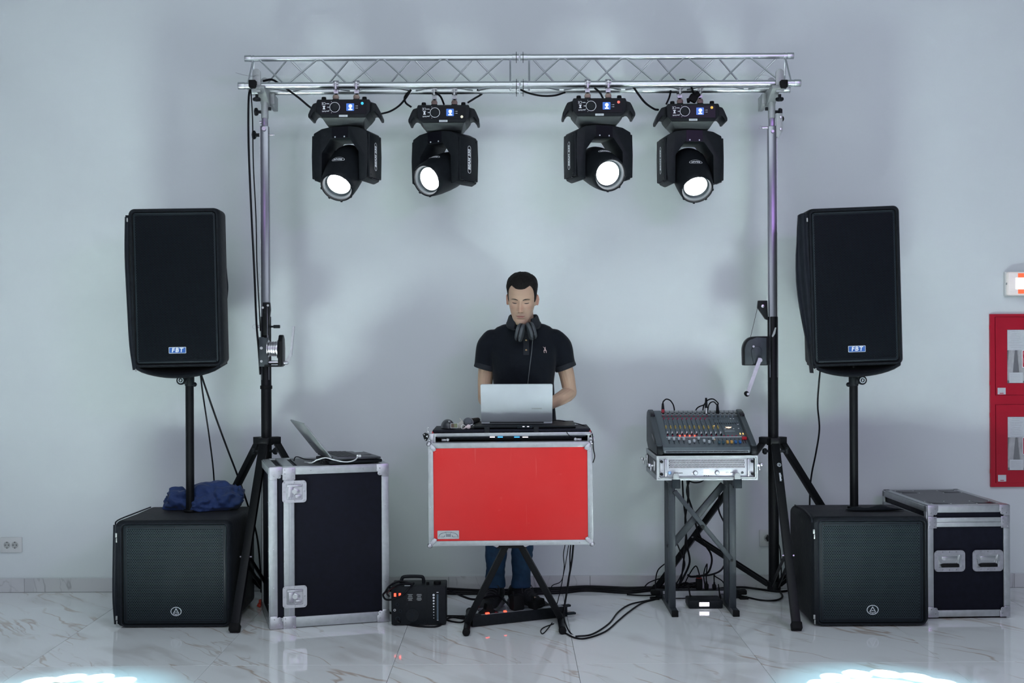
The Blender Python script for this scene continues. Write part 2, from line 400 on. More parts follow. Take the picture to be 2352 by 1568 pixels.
def frame_prism(mb, outer, inner, a, b):
    """ring-shaped plate between two outlines (same count) in xz, from y=a to y=b"""
    rg = []
    for poly, y in ((outer, a), (inner, a), (inner, b), (outer, b), (outer, a)):
        rg.append([Vector((u, y, v)) for u, v in poly])
    mb.loft(rg, cap=False); return mb


def cable(name, pts, r, label, mat='cable', cat='cable', k=7, n=6, parent=None, group=None):
    p = spline(pts, k); b = MB(); b.tube(p, r, n)
    o = b.build(name, mat, parent, origin=p[0] if parent is None else None, ang=60)
    if label: tag(o, label, cat, group)
    return o


def blob(mb, c, sc, amp, freq, seed, u=40, v=24, floor_z=None):
    """crumpled cloth lump"""
    b = bmesh.new(); bmesh.ops.create_uvsphere(b, u_segments=u, v_segments=v, radius=1.0)
    for vv in b.verts:
        d = vv.co.copy(); nn = noise.noise(d * freq + Vector((seed, 0, 0))) + 0.5 * noise.noise(d * freq * 2.3 + Vector((0, seed, 0)))
        rid = 1 - abs(noise.noise(d * freq * 1.3 + Vector((seed, seed, 3)))) * 2
        q = d * (1 + amp * nn + amp * 0.5 * rid)
        vv.co = Vector((q.x * sc[0], q.y * sc[1], q.z * sc[2])) + Vector(c)
        if floor_z is not None and vv.co.z < floor_z: vv.co.z = floor_z + 0.0005
    return mb.merge(b)

# ------------------------------------------------------------------ the room
WALLY = 6.9
tag(MB().box((0, WALLY + 0.08, 2.3), (14, 0.16, 4.6)).build('wall_back', 'wall'), 'plain pale grey painted back wall', kind='structure')
fl = MB().box((0, 3.35, -0.06), (14, 7.1, 0.10)).build('floor', 'grout'); tag(fl, 'pale marble tiled floor', kind='structure')
TW, TD = 0.797, 1.594
tb = bmesh.new(); bmesh.ops.create_cube(tb, size=1); bmesh.ops.scale(tb, vec=(TW - 0.0016, TD - 0.0016, 0.0098), verts=tb.verts)
bmesh.ops.bevel(tb, geom=[e for e in tb.edges if e.verts[0].co.z > 0 and e.verts[1].co.z > 0], offset=0.0006, segments=1, affect='EDGES')
tme = bpy.data.meshes.new('tile'); tb.to_mesh(tb and tme); tb.free(); tme.materials.append(M['tile'])
for i in range(-7, 9):
    for j in range(0, 5):
        o = bpy.data.objects.new('tile', tme); COL.objects.link(o); o.parent = fl
        o.location = (-0.523 + TW * (i - 0.5), WALLY - 0.06 - TD * (j + 0.5) + 0.06, -0.0049)
bb = MB().box((0, WALLY - 0.004, 0.036), (14, 0.007, 0.072)).build('baseboard_back', 'grout'); tag(bb, 'marble skirting along the back wall', kind='structure')
bme = None
for i in range(-7, 9):
    if bme is None:
        t = MB().box((0, 0, 0), (TW - 0.0015, 0.012, 0.078), bev=0.0015, seg=1).build('tile', 'base', bb); bme = t.data
    else:
        t = bpy.data.objects.new('tile', bme); COL.objects.link(t); t.parent = bb
    t.location = (-0.523 + TW * (i - 0.3), WALLY - 0.007, 0.0402)

# double socket at the left edge, single socket behind the right stand
def socket(px, py, n, wpx, hpx, label):
    c = at(px, py, WALLY - 0.006); s = (WALLY) / FPX
    r = thing('wall_socket', label, 'socket', c)
    W, H = wpx * s, hpx * s
    MB().box((0, 0, 0), (W, 0.012, H), bev=0.004).build('cover_plate', 'socket', r)
    for k in range(n):
        cx = 0 if n == 1 else (-0.25 + 0.5 * k) * W * 0.72
        rr = 0.019
        u = MB(); u.ring((cx, -0.0075, 0), rr + 0.003, rr, 0.002); u.build('socket_ring', 'socket', r)
        MB().lathe([(rr, -0.0062), (rr, -0.0066), (rr * .96, -0.0064)], 24, Matrix.Translation((cx, 0, 0)) @ Matrix.Rotation(pi / 2, 4, 'X') @ Matrix.Scale(-1, 4, (0, 0, 1))).build('socket_well', P('socket_recess', (0.42, 0.43, 0.42), 0.5), r)
        h = MB()
        for q in (-1, 1): h.cyl((cx + q * 0.0095, -0.0064, 0.0), (cx + q * 0.0095, -0.0075, 0.0), 0.0026, n=10)
        for q in (-1, 1): h.box((cx, -0.007, q * 0.0165), (0.005, 0.0018, 0.004))
        h.build('contact_holes', 'rubber', r)
    return r
socket(26, 1251, 2, 50, 35, 'ivory double wall socket at the left end of the wall')
sk = socket(1762, 1235, 1, 36, 38, 'ivory single wall socket behind the right truss stand')
b = MB(); b.cyl((0.006, -0.007, 0), (0.006, -0.035, 0), 0.016, n=14, bev=0.003); b.tube(spline([(0.006, -0.03, 0), (0.03, -0.05, 0.0), (0.06, -0.05, -0.05), (0.07, -0.04, -0.2), (0.06, -0.03, -0.29)]), 0.0035)
pl = b.build('power_plug', 'cable', None); pl.location = sk.location; tag(pl, 'black power plug and lead in the right wall socket', 'plug')

# emergency light at the right edge
p = at(2314, 651, 6.84)
el = thing('emergency_light', 'lit white emergency sign box with red panel at right edge', 'sign', (p.x, 6.9, p.z))
W, H = 0.36, 0.137
MB().box((W / 2, -0.015, 0), (W, 0.03, H), bev=0.006).build('backplate', 'socket', el)
MB().box((W / 2, -0.045, 0), (W - 0.006, 0.042, H - 0.006), bev=0.012).build('diffuser', P('lit_diffuser', (0.75, 0.72, 0.70), 0.4, emit=(1.0, 0.86, 0.80), estr=0.28), el)
for s_ in (-1, 1): MB().box((W / 2 + .014, -.0668, s_ * H * .33), (W - .085, .002, H * .17)).build('red_strip', P('lit_red_strip', (0.8, 0.1, 0.05), 0.4, emit=(1.0, 0.16, 0.05), estr=1.0) if 'lit_red_strip' not in bpy.data.materials else bpy.data.materials['lit_red_strip'], el)
MB().box((W / 2 + .010, -.0672, 0), (W - .066, .003, H * .46), bev=.001).build('lamp_glow', P('lit_lamp', (1, 0.95, 0.9), 0.4, emit=(1.0, 0.93, 0.85), estr=2.6), el)
b = MB()
for k in range(9): b.box((W / 2, -0.0658, -H * 0.42 + k * H * 0.105), (W - 0.02, 0.0012, 0.0012))
b.build('diffuser_ribs', bpy.data.materials['lit_diffuser'], el)
MB().box((0.004, -0.04, 0), (0.004, 0.02, 0.012)).build('clip', 'grey', el)

# hydrant cabinet
p0 = at(2274, 721, 6.884); p1 = at(2274, 1118, 6.884)
cx0, cz1, cz0 = p0.x, p0.z, p1.z; CW = 0.66; CH = cz1 - cz0
hc = thing('hydrant_cabinet', 'red steel fire hose cabinet with two glazed doors on the wall', 'cabinet', (cx0, 6.9, cz0))
b = MB(); b.box((CW / 2, -0.004, CH / 2), (CW, 0.008, CH))
kq = 6.884 / FPX
for za, zb_, iw in ((0, 9 * kq, 0), (CH - 6.5 * kq, CH, 0), (CH - 207.5 * kq, CH - 186.5 * kq, 11 * kq)): b.box((CW / 2, -0.0525, (za + zb_) / 2), (CW - 2 * iw, 0.105, zb_ - za))
for xx in (5.5 * kq, CW - 5.5 * kq): b.box((xx, -0.0525, CH / 2 + 1.25 * kq), (11 * kq, 0.105, CH - 15.5 * kq))
b.build('cabinet_body', 'redcab', hc)
k = 6.884 / FPX
for di, (y0, y1, wy0, wy1, sy) in enumerate(((727, 908, 757, 880, 898), (928, 1110, 957, 1080, 1098))):
    X0 = (2285 - 2274) * k; Z1 = CH - (y0 - 721) * k; Z0 = CH - (y1 - 721) * k; X1 = CW - X0
    wx0 = (2313 - 2274) * k; wx1 = CW - wx0; wz1 = CH - (wy0 - 721) * k; wz0 = CH - (wy1 - 721) * k
    d = MB(); frame_prism(d, [(X0 + .003, Z0 + .003), (X1 - .003, Z0 + .003), (X1 - .003, Z1 - .003), (X0 + .003, Z1 - .003)], [(wx0, wz0), (wx1, wz0), (wx1, wz1), (wx0, wz1)], -0.106, -0.098)
    dr = d.build('cabinet_door', 'redcab', hc)
    MB().box(((wx0 + wx1) / 2, -0.1005, (wz0 + wz1) / 2), (wx1 - wx0, 0.002, wz1 - wz0)).build('pane', 'glass', dr)
    # folded canvas hose seen through the pane
    MB().box(((wx0 + wx1) / 2, -.012, (wz0 + wz1) / 2), (wx1 - wx0 + .02, .006, wz1 - wz0 + .02)).build('hose_bay', 'standg', hc)
    hs = MB()
    for q in range(9):
        z_ = wz0 + 0.02
        hs.box((wx0 + 0.025 + q * 0.055, -0.055, (wz0 + wz1) / 2), (0.03, 0.05, (wz1 - wz0) * 0.92), rot=(0.0, 0.10 * (-1) ** q, 0.25), bev=0.012)
    hs.build('folded_hose', 'hose', hc)
    nt_ = MB().box((wx0 + 0.055, -0.0978, wz1 - 0.059), (0.106, 0.001, 0.114)).build('notice', 'paper', dr); MB().box((wx0 + 0.05, -0.0978, wz0 + 0.031), (0.078, 0.001, 0.058)).build('notice', 'paper', dr)
    ln = MB()
    for q in range(11): ln.box((wx0 + 0.05 + rnd.uniform(-.006, .006), -0.1002, wz1 - 0.012 - q * 0.0098), (0.062 + rnd.uniform(-.02, .02), 0.0005, 0.0016))
    for q in range(5): ln.box((wx0 + 0.045, -0.1002, wz0 + 0.012 + q * 0.009), (0.055, 0.0005, 0.0016))
    ln.build('printed_lines', 'print', nt_)
    sx = (2299 - 2274) * k + .002; sz = CH - (sy - 721) * k
    st = MB().box((sx, -0.1065, sz), (0.046, 0.001, 0.037), bev=0.0004).build('sticker', 'paper', dr)
    b = MB(); b.box((sx, -0.1072, sz - 0.0125), (0.022, 0.0004, 0.004)); b.build('red_print', 'redcab', st)
    sg = MB().prism(rrect((2347 - 2274) * k, (2347 - 2274) * k + 0.11, wz1 - 0.215, wz1 - 0.115, 0.006), -0.1072, -0.1062).build('safety_sign', 'white', dr)
    b = MB(); b.prism(rrect((2347 - 2274) * k + .004, (2347 - 2274) * k + 0.106, wz1 - 0.211, wz1 - 0.119, 0.004), -0.1078, -0.1070); b.build('sign_field', P('sign_red', (0.5, 0.01, 0.04), 0.4), sg)
    b = MB(); x_ = (2347 - 2274) * k
    b.prism([(x_ + .010, wz1 - .125), (x_ + .040, wz1 - .125), (x_ + .040, wz1 - .140), (x_ + .010, wz1 - .140)], -0.1084, -0.1076)
    b.prism([(x_ + .010, wz1 - .160), (x_ + .055, wz1 - .150), (x_ + .055, wz1 - .162), (x_ + .022, wz1 - .172), (x_ + .010, wz1 - .19)], -0.1084, -0.1076); b.build('pictogram', 'white', sg)
    b = MB(); b.box((X1 - 0.02, -0.11, (Z0 + Z1) / 2), (0.018, 0.012, 0.05), bev=0.003); b.build('lock', 'black', dr)
    b = MB()
    for zz in (Z0 + 0.07, Z1 - 0.06): b.cyl((-0.002, -0.10, zz - .012), (-0.002, -0.10, zz + .012), 0.004, n=10)
    b.build('hinge', 'redcab', hc)

def flatten(o):
    for ch_ in o.children:
        if ch_.type == 'MESH': ch_.data.transform(Matrix.Diagonal((1, .15, 1, 1)))
        flatten(ch_)
flatten(hc)     # the cabinet is let into the wall: only its rim stands proud

# ------------------------------------------------------------------ truss
TY = 6.5; TF = 6.42; TR = 6.58
xl = at(547, 195, TF).x; xr = at(1839, 190, TF).x; xm = at(1194, 192, TF).x
ZT = at(1190, 131.5, TY).z; ZB = at(1190, 194, TF).z
tr = thing('lighting_truss', 'silver triangular aluminium truss spanning the two winch stands', 'truss', (xm, TY, ZB))
def TL(x, y, z): return (x - xm, y - TY, z - ZB)
chords = ((TF, ZB, 0.0175), (TR, ZB, 0.0175), (TY, ZT, 0.016))
for sgm, (x0, x1) in enumerate(((xl, xm), (xm, xr))):
    ends = (0.02 if sgm == 0 else 0.0)
    for ci, (cy, cz, cr) in enumerate(chords):
        o0 = 0.018 if ci == 2 else (0.0 if ci == 0 else 0.02)
        a = x0 + (o0 if sgm == 0 else 0.004); e = x1 - (o0 if sgm == 1 else 0.004)
        b = MB(); b.cyl(TL(a, cy, cz), TL(e, cy, cz), cr, n=20); ch = b.build('chord', 'alu', tr)
        for xx in (a, e):
            b = MB()
            s_ = 1 if xx == a else -1
            b.cyl(TL(xx + s_ * 0.0, cy, cz), TL(xx + s_ * 0.035, cy, cz), cr + 0.002, n=20, bev=0.001)
            b.cyl(TL(xx + s_ * 0.046, cy, cz), TL(xx + s_ * 0.052, cy, cz), cr + 0.002, n=20)
            b.cyl(TL(xx + s_ * 0.016, cy - cr - 0.003, cz), TL(xx + s_ * 0.016, cy - cr + 0.004, cz), 0.004, n=8)
            b.build('coupler', 'alu', ch)
    lo, hi = x0 + 0.085, x1 - 0.075
    if sgm == 1: lo, hi = x0 + 0.06, x1 - 0.095
    n = 4; pt = (hi - lo) / n
    def brace(pa, pb, r=0.0048): MB().cyl(TL(*pa), TL(*pb), r, n=8).build('brace', 'alu', tr)
    for kk in range(n):
        xa, xb, xc = lo + pt * kk, lo + pt * (kk + 0.5), lo + pt * (kk + 1)
        g = 0.012
        if sgm == 0:
            brace((xa + g, TY - .008, ZT - .01), (xb - g, TF + .006, ZB + .013)); brace((xb + g, TF + .006, ZB + .013), (xc - g, TY - .008, ZT - .01))
            brace((xa + g, TR - .006, ZB + .013), (xb - g, TY + .008, ZT - .01)); brace((xb + g, TY + .008, ZT - .01), (xc - g, TR - .006, ZB + .013))
        else:
            brace((xa + g, TF + .006, ZB + .013), (xb - g, TY - .008, ZT - .01)); brace((xb + g, TY - .008, ZT - .01), (xc - g, TF + .006, ZB + .013))
            brace((xa + g, TY + .008, ZT - .01), (xb - g, TR - .006, ZB + .013)); brace((xb + g, TR - .006, ZB + .013), (xc - g, TY + .008, ZT - .01))
        brace((xa + g, TF + .012, ZB), (xb - g, TR - .012, ZB)); brace((xb + g, TR - .012, ZB), (xc - g, TF + .012, ZB))
    for xv in (x0 + 0.05, x1 - 0.05):
        dx = 0.012 if xv < xm - 0.2 else (-0.012 if xv > xm + .2 else 0)
        brace((xv + dx, TY, ZT - .01), (xv, TF + .004, ZB + .012)); brace((xv + dx, TY, ZT - .01), (xv, TR - .004, ZB + .012)); brace((xv, TF + .01, ZB), (xv, TR - .01, ZB))
b = MB()
for xx in (-0.018, 0.018):
    for (cy, cz, cr) in chords:
        b.cyl((xx, cy - TY - cr - 0.004, cz - ZB + 0.024), (xx, cy - TY - cr - 0.004, cz - ZB - 0.035), 0.0016, n=6)
b.build('safety_pins', 'black', tr)

# ------------------------------------------------------------------ winch stands
def knob(mb, c, ax, r=0.02, L=0.03):
    """star knob on a short neck, pointing along ax from c"""
    c = Vector(c); ax = Vector(ax).normalized()
    mb.cyl(c, c + ax * L * 0.6, r * 0.42, n=12)
    q = ax.to_track_quat('Z', 'Y').to_matrix().to_4x4()
    n = 30; rg = []
    for (sc, z) in ((0.80, 0), (1.0, 0.004), (1.0, 0.014), (0.8, 0.018)):
        rg.append([Vector(((r * sc * (1 + 0.10 * cos(5 * 2 * pi * i / n))) * cos(2 * pi * i / n), (r * sc * (1 + 0.10 * cos(5 * 2 * pi * i / n))) * sin(2 * pi * i / n), z)) for i in range(n)])
    t = MB(); t.loft(rg); mb.merge(t.bm, Matrix.Translation(c + ax * L * 0.55) @ q)

def stand(name_label, pxx, feet, sd):
    pole = at(pxx, 800, TY); px_ = pole.x
    r = thing('winch_stand', name_label, 'stand', (px_, TY, 0))
    z = lambda py: CAMH + (CY - py + (-0.005 * (pxx - CX))) * TY / FPX * 1.0
    zt_low = z(727)
    MB().cyl((0, 0, 0.085), (0, 0, zt_low), 0.0275, n=24, bev=0.002).build('lower_pole', 'black', r)
    b = MB(); b.box((0, 0, (z(290) + 1.2) / 2), (0.042, 0.042, z(290) - 1.2), bev=0.004)
    b.build('upper_tube', 'gtube', r)
    b = MB(); b.box((-sd * 0.0225, 0, (z(290) + zt_low) / 2), (0.006, 0.034, z(290) - zt_low)); b.build('tube_rail', 'edge', r)
    MB().box((0, 0, (z(270) + z(292)) / 2), (0.030, 0.030, z(240) - z(292)), bev=0.003).build('inner_tube', 'gtube', r)
    MB().cyl((0, 0, z(272)), (0, 0, z(226)), 0.0195, n=20, bev=0.001).build('top_sleeve', 'grey', r)
    # truss adaptor: channel running front to back, hooks over both chords
    b = MB()
    b.prism([(-0.13, z(214)), (-0.12, z(206)), (0.12, z(206)), (0.13, z(214)), (0.07, z(238)), (0.03, z(245)), (-0.03, z(232)), (-0.075, z(222))], -0.022, 0.022, 'X', 0.002)
    b.prism([(0.02, z(212)), (0.13, z(215)), (0.13, z(246)), (0.085, z(246)), (0.03, z(236))], sd * 0.022 if sd > 0 else -0.046, 0.046 if sd > 0 else -0.022, 'X', 0.002)
    ad = b.build('truss_adaptor', 'grey', r)
    for ys in (-1, 1):
        hy = ys * 0.118
        zb, ztop = z(221), z(168)
        hk = MB(); hk.prism(arc(0, ztop - 0.022, 0.021, 0, pi, 10) + [(-0.021, zb), (0.021, zb)], hy - 0.012 * ys - .006, hy - 0.012 * ys + .006, 'Y', 0.001)
        hook = hk.build('hook_plate', 'grey', r)
        hook.location.x = -sd * 0.021
        if ys < 0:
            MB().box((-sd * 0.036, hy - 0.010, z(205)), (0.036, 0.05, 0.038), bev=0.004).build('end_cap', 'rubber', r)
            b = MB(); knob(b, (-sd * 0.020, hy + 0.012, z(226)), (0, 0, -1)); b.build('clamp_knob', 'bplastic', r)
    b = MB(); knob(b, (-sd * 0.02, 0, z(257)), (-sd, 0, 0)); b.cyl((-sd * .045, 0, z(257)), (0, 0, z(257)), 0.004, n=8); b.build('clamp_knob', 'bplastic', r)
    b = MB(); b.cyl((sd * 0.02, 0, z(250)), (sd * 0.034, 0, z(250)), 0.009, n=12); b.build('lock_cap', 'bplastic', r)
    if sd > 0:
        b = MB(); knob(b, (-0.03, 0, z(310)), (-1, 0, 0), 0.022, 0.034); b.build('clamp_knob', 'bplastic', r)
        b = MB(); b.cyl((-0.03, 0, z(310)), (0.05, 0, z(310)), 0.004, n=10); b.cyl((0.0, -0.02, z(297)), (0.0, -0.028, z(297)), 0.011, n=12); b.cyl((-.028, 0, z(281)), (-0.015, 0, z(281)), 0.008, n=10); b.build('pull_pin', 'steel', r)
    else:
        b = MB(); b.prism([(0.018, z(262)), (0.052, z(262)), (0.052, z(303)), (0.03, z(318)), (0.018, z(316))], -0.028, -0.022, 'Y', 0.001); pk = b.build('pulley_plate', 'grey', r)
        b = MB()
        for zz in (z(272), z(299)): b.cyl((0.042, -0.036, zz), (0.042, -0.02, zz), 0.007, n=12, bev=.001)
        b.build('bolt', 'chrome', pk)
        b = MB(); b.cyl((0.044, -0.016, z(274)), (0.044, 0.004, z(274)), 0.019, n=20); b.build('pulley_wheel', 'rubber', pk)
        b = MB(); b.cyl((-0.02, 0, z(293)), (-0.052, 0, z(293)), 0.0065, n=10); b.tube(spline([(-.05, 0, z(293) + .006), (-.062, 0, z(293) + .009), (-.068, 0, z(293)), (-.062, 0, z(293) - .009), (-.05, 0, z(293) - .006)]), 0.0013)
        b.cyl((0.0, -0.02, z(303)), (0.0, -0.027, z(303)), 0.008, n=10); b.build('pull_pin', 'steel', r)
    # pulley bracket on the lower pole
    sx = 0.026 if sd > 0 else -0.05
    b = MB()
    if sd > 0:
        b.prism([(-0.006, z(695)), (0.030, z(695)), (0.033, z(712)), (0.026, z(735)), (0.024, z(770)), (-0.004, z(770)), (-0.008, z(725))], -0.052, -0.022, 'Y', 0.002)
    else:
        b.prism([(-0.078, z(690)), (-0.030, z(690)), (-0.026, z(735)), (-0.04, z(733)), (-0.082, z(706))], -0.012, 0.012, 'Y', 0.002)
    bk = b.build('pulley_bracket', 'black', r)
    b = MB()
    if sd > 0: b.cyl((-0.004, -0.06, z(707)), (-0.004, -0.05, z(707)), 0.006, n=10); b.cyl((0.022, -0.056, z(702)), (0.022, -0.05, z(702)), 0.006, n=10)
    else: b.cyl((-0.055, -0.018, z(703)), (-0.055, -0.010, z(703)), 0.009, n=12, bev=.001)
    b.build('bolt', 'chrome', bk)
    if sd > 0:
        b = MB(); b.cyl((-0.028, 0, z(750)), (-0.052, 0, z(750)), 0.008, n=12); b.ring((-0.06, 0, z(750)), 0.012, 0.0105, 0.002, 'Y', 16); b.build('pull_pin', 'steel', r)
        b = MB(); b.cyl((0.026, 0, z(750)), (0.04, 0, z(750)), 0.005, n=10); b.cyl((0.04, 0, z(750)), (0.075, 0, z(750)), 0.009, n=12, bev=.002); b.build('lock_handle', 'bplastic', r)
        MB().cyl((0, 0, z(893)), (0, 0, z(885)), 0.032, n=24, bev=.002).build('pole_collar', 'rubber', r)
        # winch: plate, drum with cable, housing, crank
        b = MB(); b.prism([(-0.025, z(841)), (0.022, z(841)), (0.026, z(800)), (0.016, z(780)), (0.0, z(774)), (-0.025, z(774))], -0.062, -0.058, 'Y', 0.001); b.box((0, -0.042, z(808)), (0.046, 0.034, 0.15)); wn = b.build('winch', 'standg', r)
        b = MB(); b.cyl((0.02, -0.045, z(800)), (0.024, -0.045, z(800)), 0.046, n=28); b.cyl((0.072, -0.045, z(802)), (0.077, -0.045, z(802)), 0.050, n=28); b.cyl((0.02, -.045, z(800)), (0.076, -.045, z(802)), 0.018, n=16)
        b.cyl((0.02, -0.04, z(832)), (0.08, -0.04, z(832)), 0.010, n=14)
        b.cyl((-0.012, -.064, z(799)), (-0.012, -.05, z(799)), 0.008, n=8); b.cyl((-0.012, -.064, z(829)), (-0.012, -.05, z(829)), 0.007, n=8); b.build('cable_drum', 'chrome', wn)
        b = MB()
        for q in range(12): b.ring((0.026 + q * 0.004, -0.045, z(801)), 0.034 + 0.003 * (q % 3), 0.028, 0.0036, 'X', 24)
        b.build('wire_rope', 'steel', wn)
        b = MB(); b.prism([(z(842), 0)] and [(-0.09, z(840)), (0.0, z(840)), (0.005, z(800)), (-0.005, z(778)), (-0.03, z(769)), (-0.06, z(769)), (-0.09, z(785))], 0.079, 0.102, 'X', 0.005); b.box((0.05, -0.04, z(840)), (0.09, 0.06, 0.008)); b.build('gear_cover', 'black', wn)
        b = MB(); b.cyl((0.1, -0.045, z(833)), (0.125, -0.045, z(833)), 0.009, n=12); b.bar((0.115, -0.045, z(833)), (0.142, -0.05, z(813)), 0.016, 0.006); b.bar((0.142, -0.05, z(815)), (0.158, -0.055, z(750)), 0.010, 0.018, (0, 1, 0)); b.build('crank', 'steel', wn)
        b = MB(); b.cyl((0.018, -0.05, z(702)), (0.018, -0.052, z(790)), 0.0022, n=6); b.build('hoist_wire', 'steel', wn)
    else:
        b = MB(); zc = z(803)
        b.prism([(-0.03, z(838)), (-0.03, z(772)), (-0.10, z(772))] + [(-0.118 + 0.056 * cos(a), zc + 0.0 + 0.070 * sin(a)) for a in [R(d) for d in range(95, 186, 10)]] + [(-0.172, z(838))], -0.075, -0.03, 'Y', 0.004)
        wn = b.build('winch', 'black', r)
        b = MB(); b.prism([(-0.05, z(836)), (-0.05, z(776)), (-0.1, z(774))] + [(-0.118 + 0.046 * cos(a), zc + 0.058 * sin(a)) for a in [R(d) for d in range(95, 186, 15)]] + [(-0.164, z(836))], -0.079, -0.074, 'Y', 0.001)
        b.prism([(-0.075, z(834)), (-0.075, z(803)), (-0.088, z(795)), (-0.118, z(795)), (-0.132, z(804)), (-0.12, z(834))], -0.086, -0.078, 'Y', 0.002); b.build('gear_cover', 'standg', wn)
        b = MB()
        b.cyl((-0.088, -0.10, z(826)), (-0.088, -0.08, z(826)), 0.012, n=14); b.bar((-0.088, -0.1, z(822)), (-0.155, -0.105, z(900)), 0.020, 0.006); b.cyl((-0.12, -.09, z(795)), (-0.12, -.08, z(795)), 0.006, n=10); ck = b.build('crank', 'steel', wn)
        b = MB(); b.cyl((-0.158, -0.105, z(903)), (-0.172, -0.16, z(900)), 0.013, n=14, bev=.002); b.build('crank_grip', 'rubber', ck)
        b = MB(); b.cyl((-0.166, -0.175, z(901)), (-0.166, -0.160, z(901)), 0.007, n=10); b.build('grip_bolt', 'steel', ck)
        b = MB(); b.cyl((-0.08, -0.0, z(706)), (-0.128, -0.05, z(774)), 0.0012, n=5); b.build('hoist_wire', 'cable', wn)
        b = MB(); b.prism([(-0.012, z(772)), (0.006, z(752)), (0.012, z(752)), (0.006, z(766)), (-0.006, z(774))], -0.034, -0.027); b.build('pole_label', 'grey', r)
    # hub, legs, feet, braces
    zh = z(1012)
    b = MB(); b.cyl((0, 0, zh - 0.022), (0, 0, zh + 0.014), 0.036, n=20, bev=.002)
    angs = []
    for f in feet:
        fl_ = floor_at(*f) if len(f) == 2 else Vector(f); v = Vector((fl_.x - px_, fl_.y - TY, 0)); angs.append(v)
        d = v.normalized(); b.bar((0, 0, zh + 0.002), d * 0.072 + Vector((0, 0, zh + 0.002)), 0.05, 0.036, (0, 0, 1), .002)
    b.build('leg_collar', 'black', r)
    MB().cyl((0, 0, 0.075), (0, 0, 0.12), 0.036, n=20, bev=.002).build('lower_collar', 'black', r)
    for v in angs:
        d = v.normalized(); top = d * 0.055 + Vector((0, 0, zh - 0.01)); ft = v + Vector((0, 0, 0.03))
        side = Vector((-d.y, d.x, 0))
        lg = MB().bar(top, ft, 0.030, 0.042, side, .003).build('leg', 'black' if sd > 0 else 'black', r)
        u = (ft - top).normalized()
        MB().bar(ft - u * 0.01, ft + u * 0.028, 0.042, 0.052, side, .006).build('rubber_foot', 'rubber', lg)
        mid = top + (ft - top) * 0.64
        br = MB()
        for q in (-1, 1): br.bar(d * 0.03 + side * 0.017 * q + Vector((0, 0, 0.1)), mid + side * 0.017 * q, 0.022, 0.006, side)
        br.build('brace', 'black', r)
        b = MB(); b.cyl(mid - side * 0.03, mid + side * 0.03, 0.005, n=8); b.build('brace_bolt', 'chrome', lg)
    b = MB()
    v = angs[0].normalized(); knob(b, v * 0.05 + Vector((0.03, 0, zh - 0.05)), (1, -0.2, 0), 0.018, 0.04); knob(b, v * 0.05 + Vector((-0.03, 0, zh - 0.05)), (-1, -0.2, 0), 0.016, 0.03); b.build('leg_knob', 'bplastic', r)
    return r, px_

st1, stx1 = stand('left truss winch stand with cable drum and black tripod legs', 611, [(540, 1452), Vector((-1.83, 6.80, 0)), Vector((-0.84, 6.78, 0))], 1)
st2, stx2 = stand('right truss winch stand with flat winch and hanging crank', 1775, [(1829, 1448), Vector((0.80, 6.80, 0)), Vector((1.99, 6.80, 0))], -1)
fl_ = [c for c in st2.children if c.name.startswith('leg') and 'knob' not in c.name and 'collar' not in c.name][0]
# lettering and ring emblem printed on the front leg
_f = floor_at(1829, 1448); _v = Vector((_f.x - stx2, _f.y - TY, 0)); _d = _v.normalized(); _top = _d * 0.055 + Vector((0, 0, 0.88)); _u = (_v + Vector((0, 0, 0.03)) - _top).normalized()
def on_leg(me, s):
    n = Vector((0, -1, 0)); n = (n - _u * n.dot(_u)).normalized(); yv = _u.cross(n)
    if yv.x < 0: yv = -yv
    zz = _u.cross(yv); zz = zz if zz.y < 0 else -zz
    me.transform(Matrix.Translation(_top + _u * s + n * 0.0222) @ Matrix((_u, yv, zz)).transposed().to_4x4()); return me
link('leg_lettering', on_leg(text_mesh('athletic', 0.016, bold=0.0006), 0.235), 'silver', fl_, flat=True)
b = MB(); b.ring((0, 0, 0), 0.0105, 0.008, 0.001, 'Z', 20); b.box((0, -0.001, 0), (0.009, 0.004, 0.001)); me_ = bpy.data.meshes.new('e'); b.bm.to_mesh(me_); b.bm.free()
link('ring_emblem', on_leg(me_, 0.165), 'silver', fl_, flat=True)

# ------------------------------------------------------------------ moving head lights
def spot(loc, target, power, cone, col, r=0.02, blend=0.35):
    d = bpy.data.lights.new('beam', 'SPOT'); d.energy = power; d.spot_size = cone; d.spot_blend = blend; d.color = col; d.shadow_soft_size = r
    o = bpy.data.objects.new('beam', d); COL.objects.link(o); o.location = loc
    o.rotation_euler = (Vector(target) - Vector(loc)).to_track_quat('-Z', 'Y').to_euler()


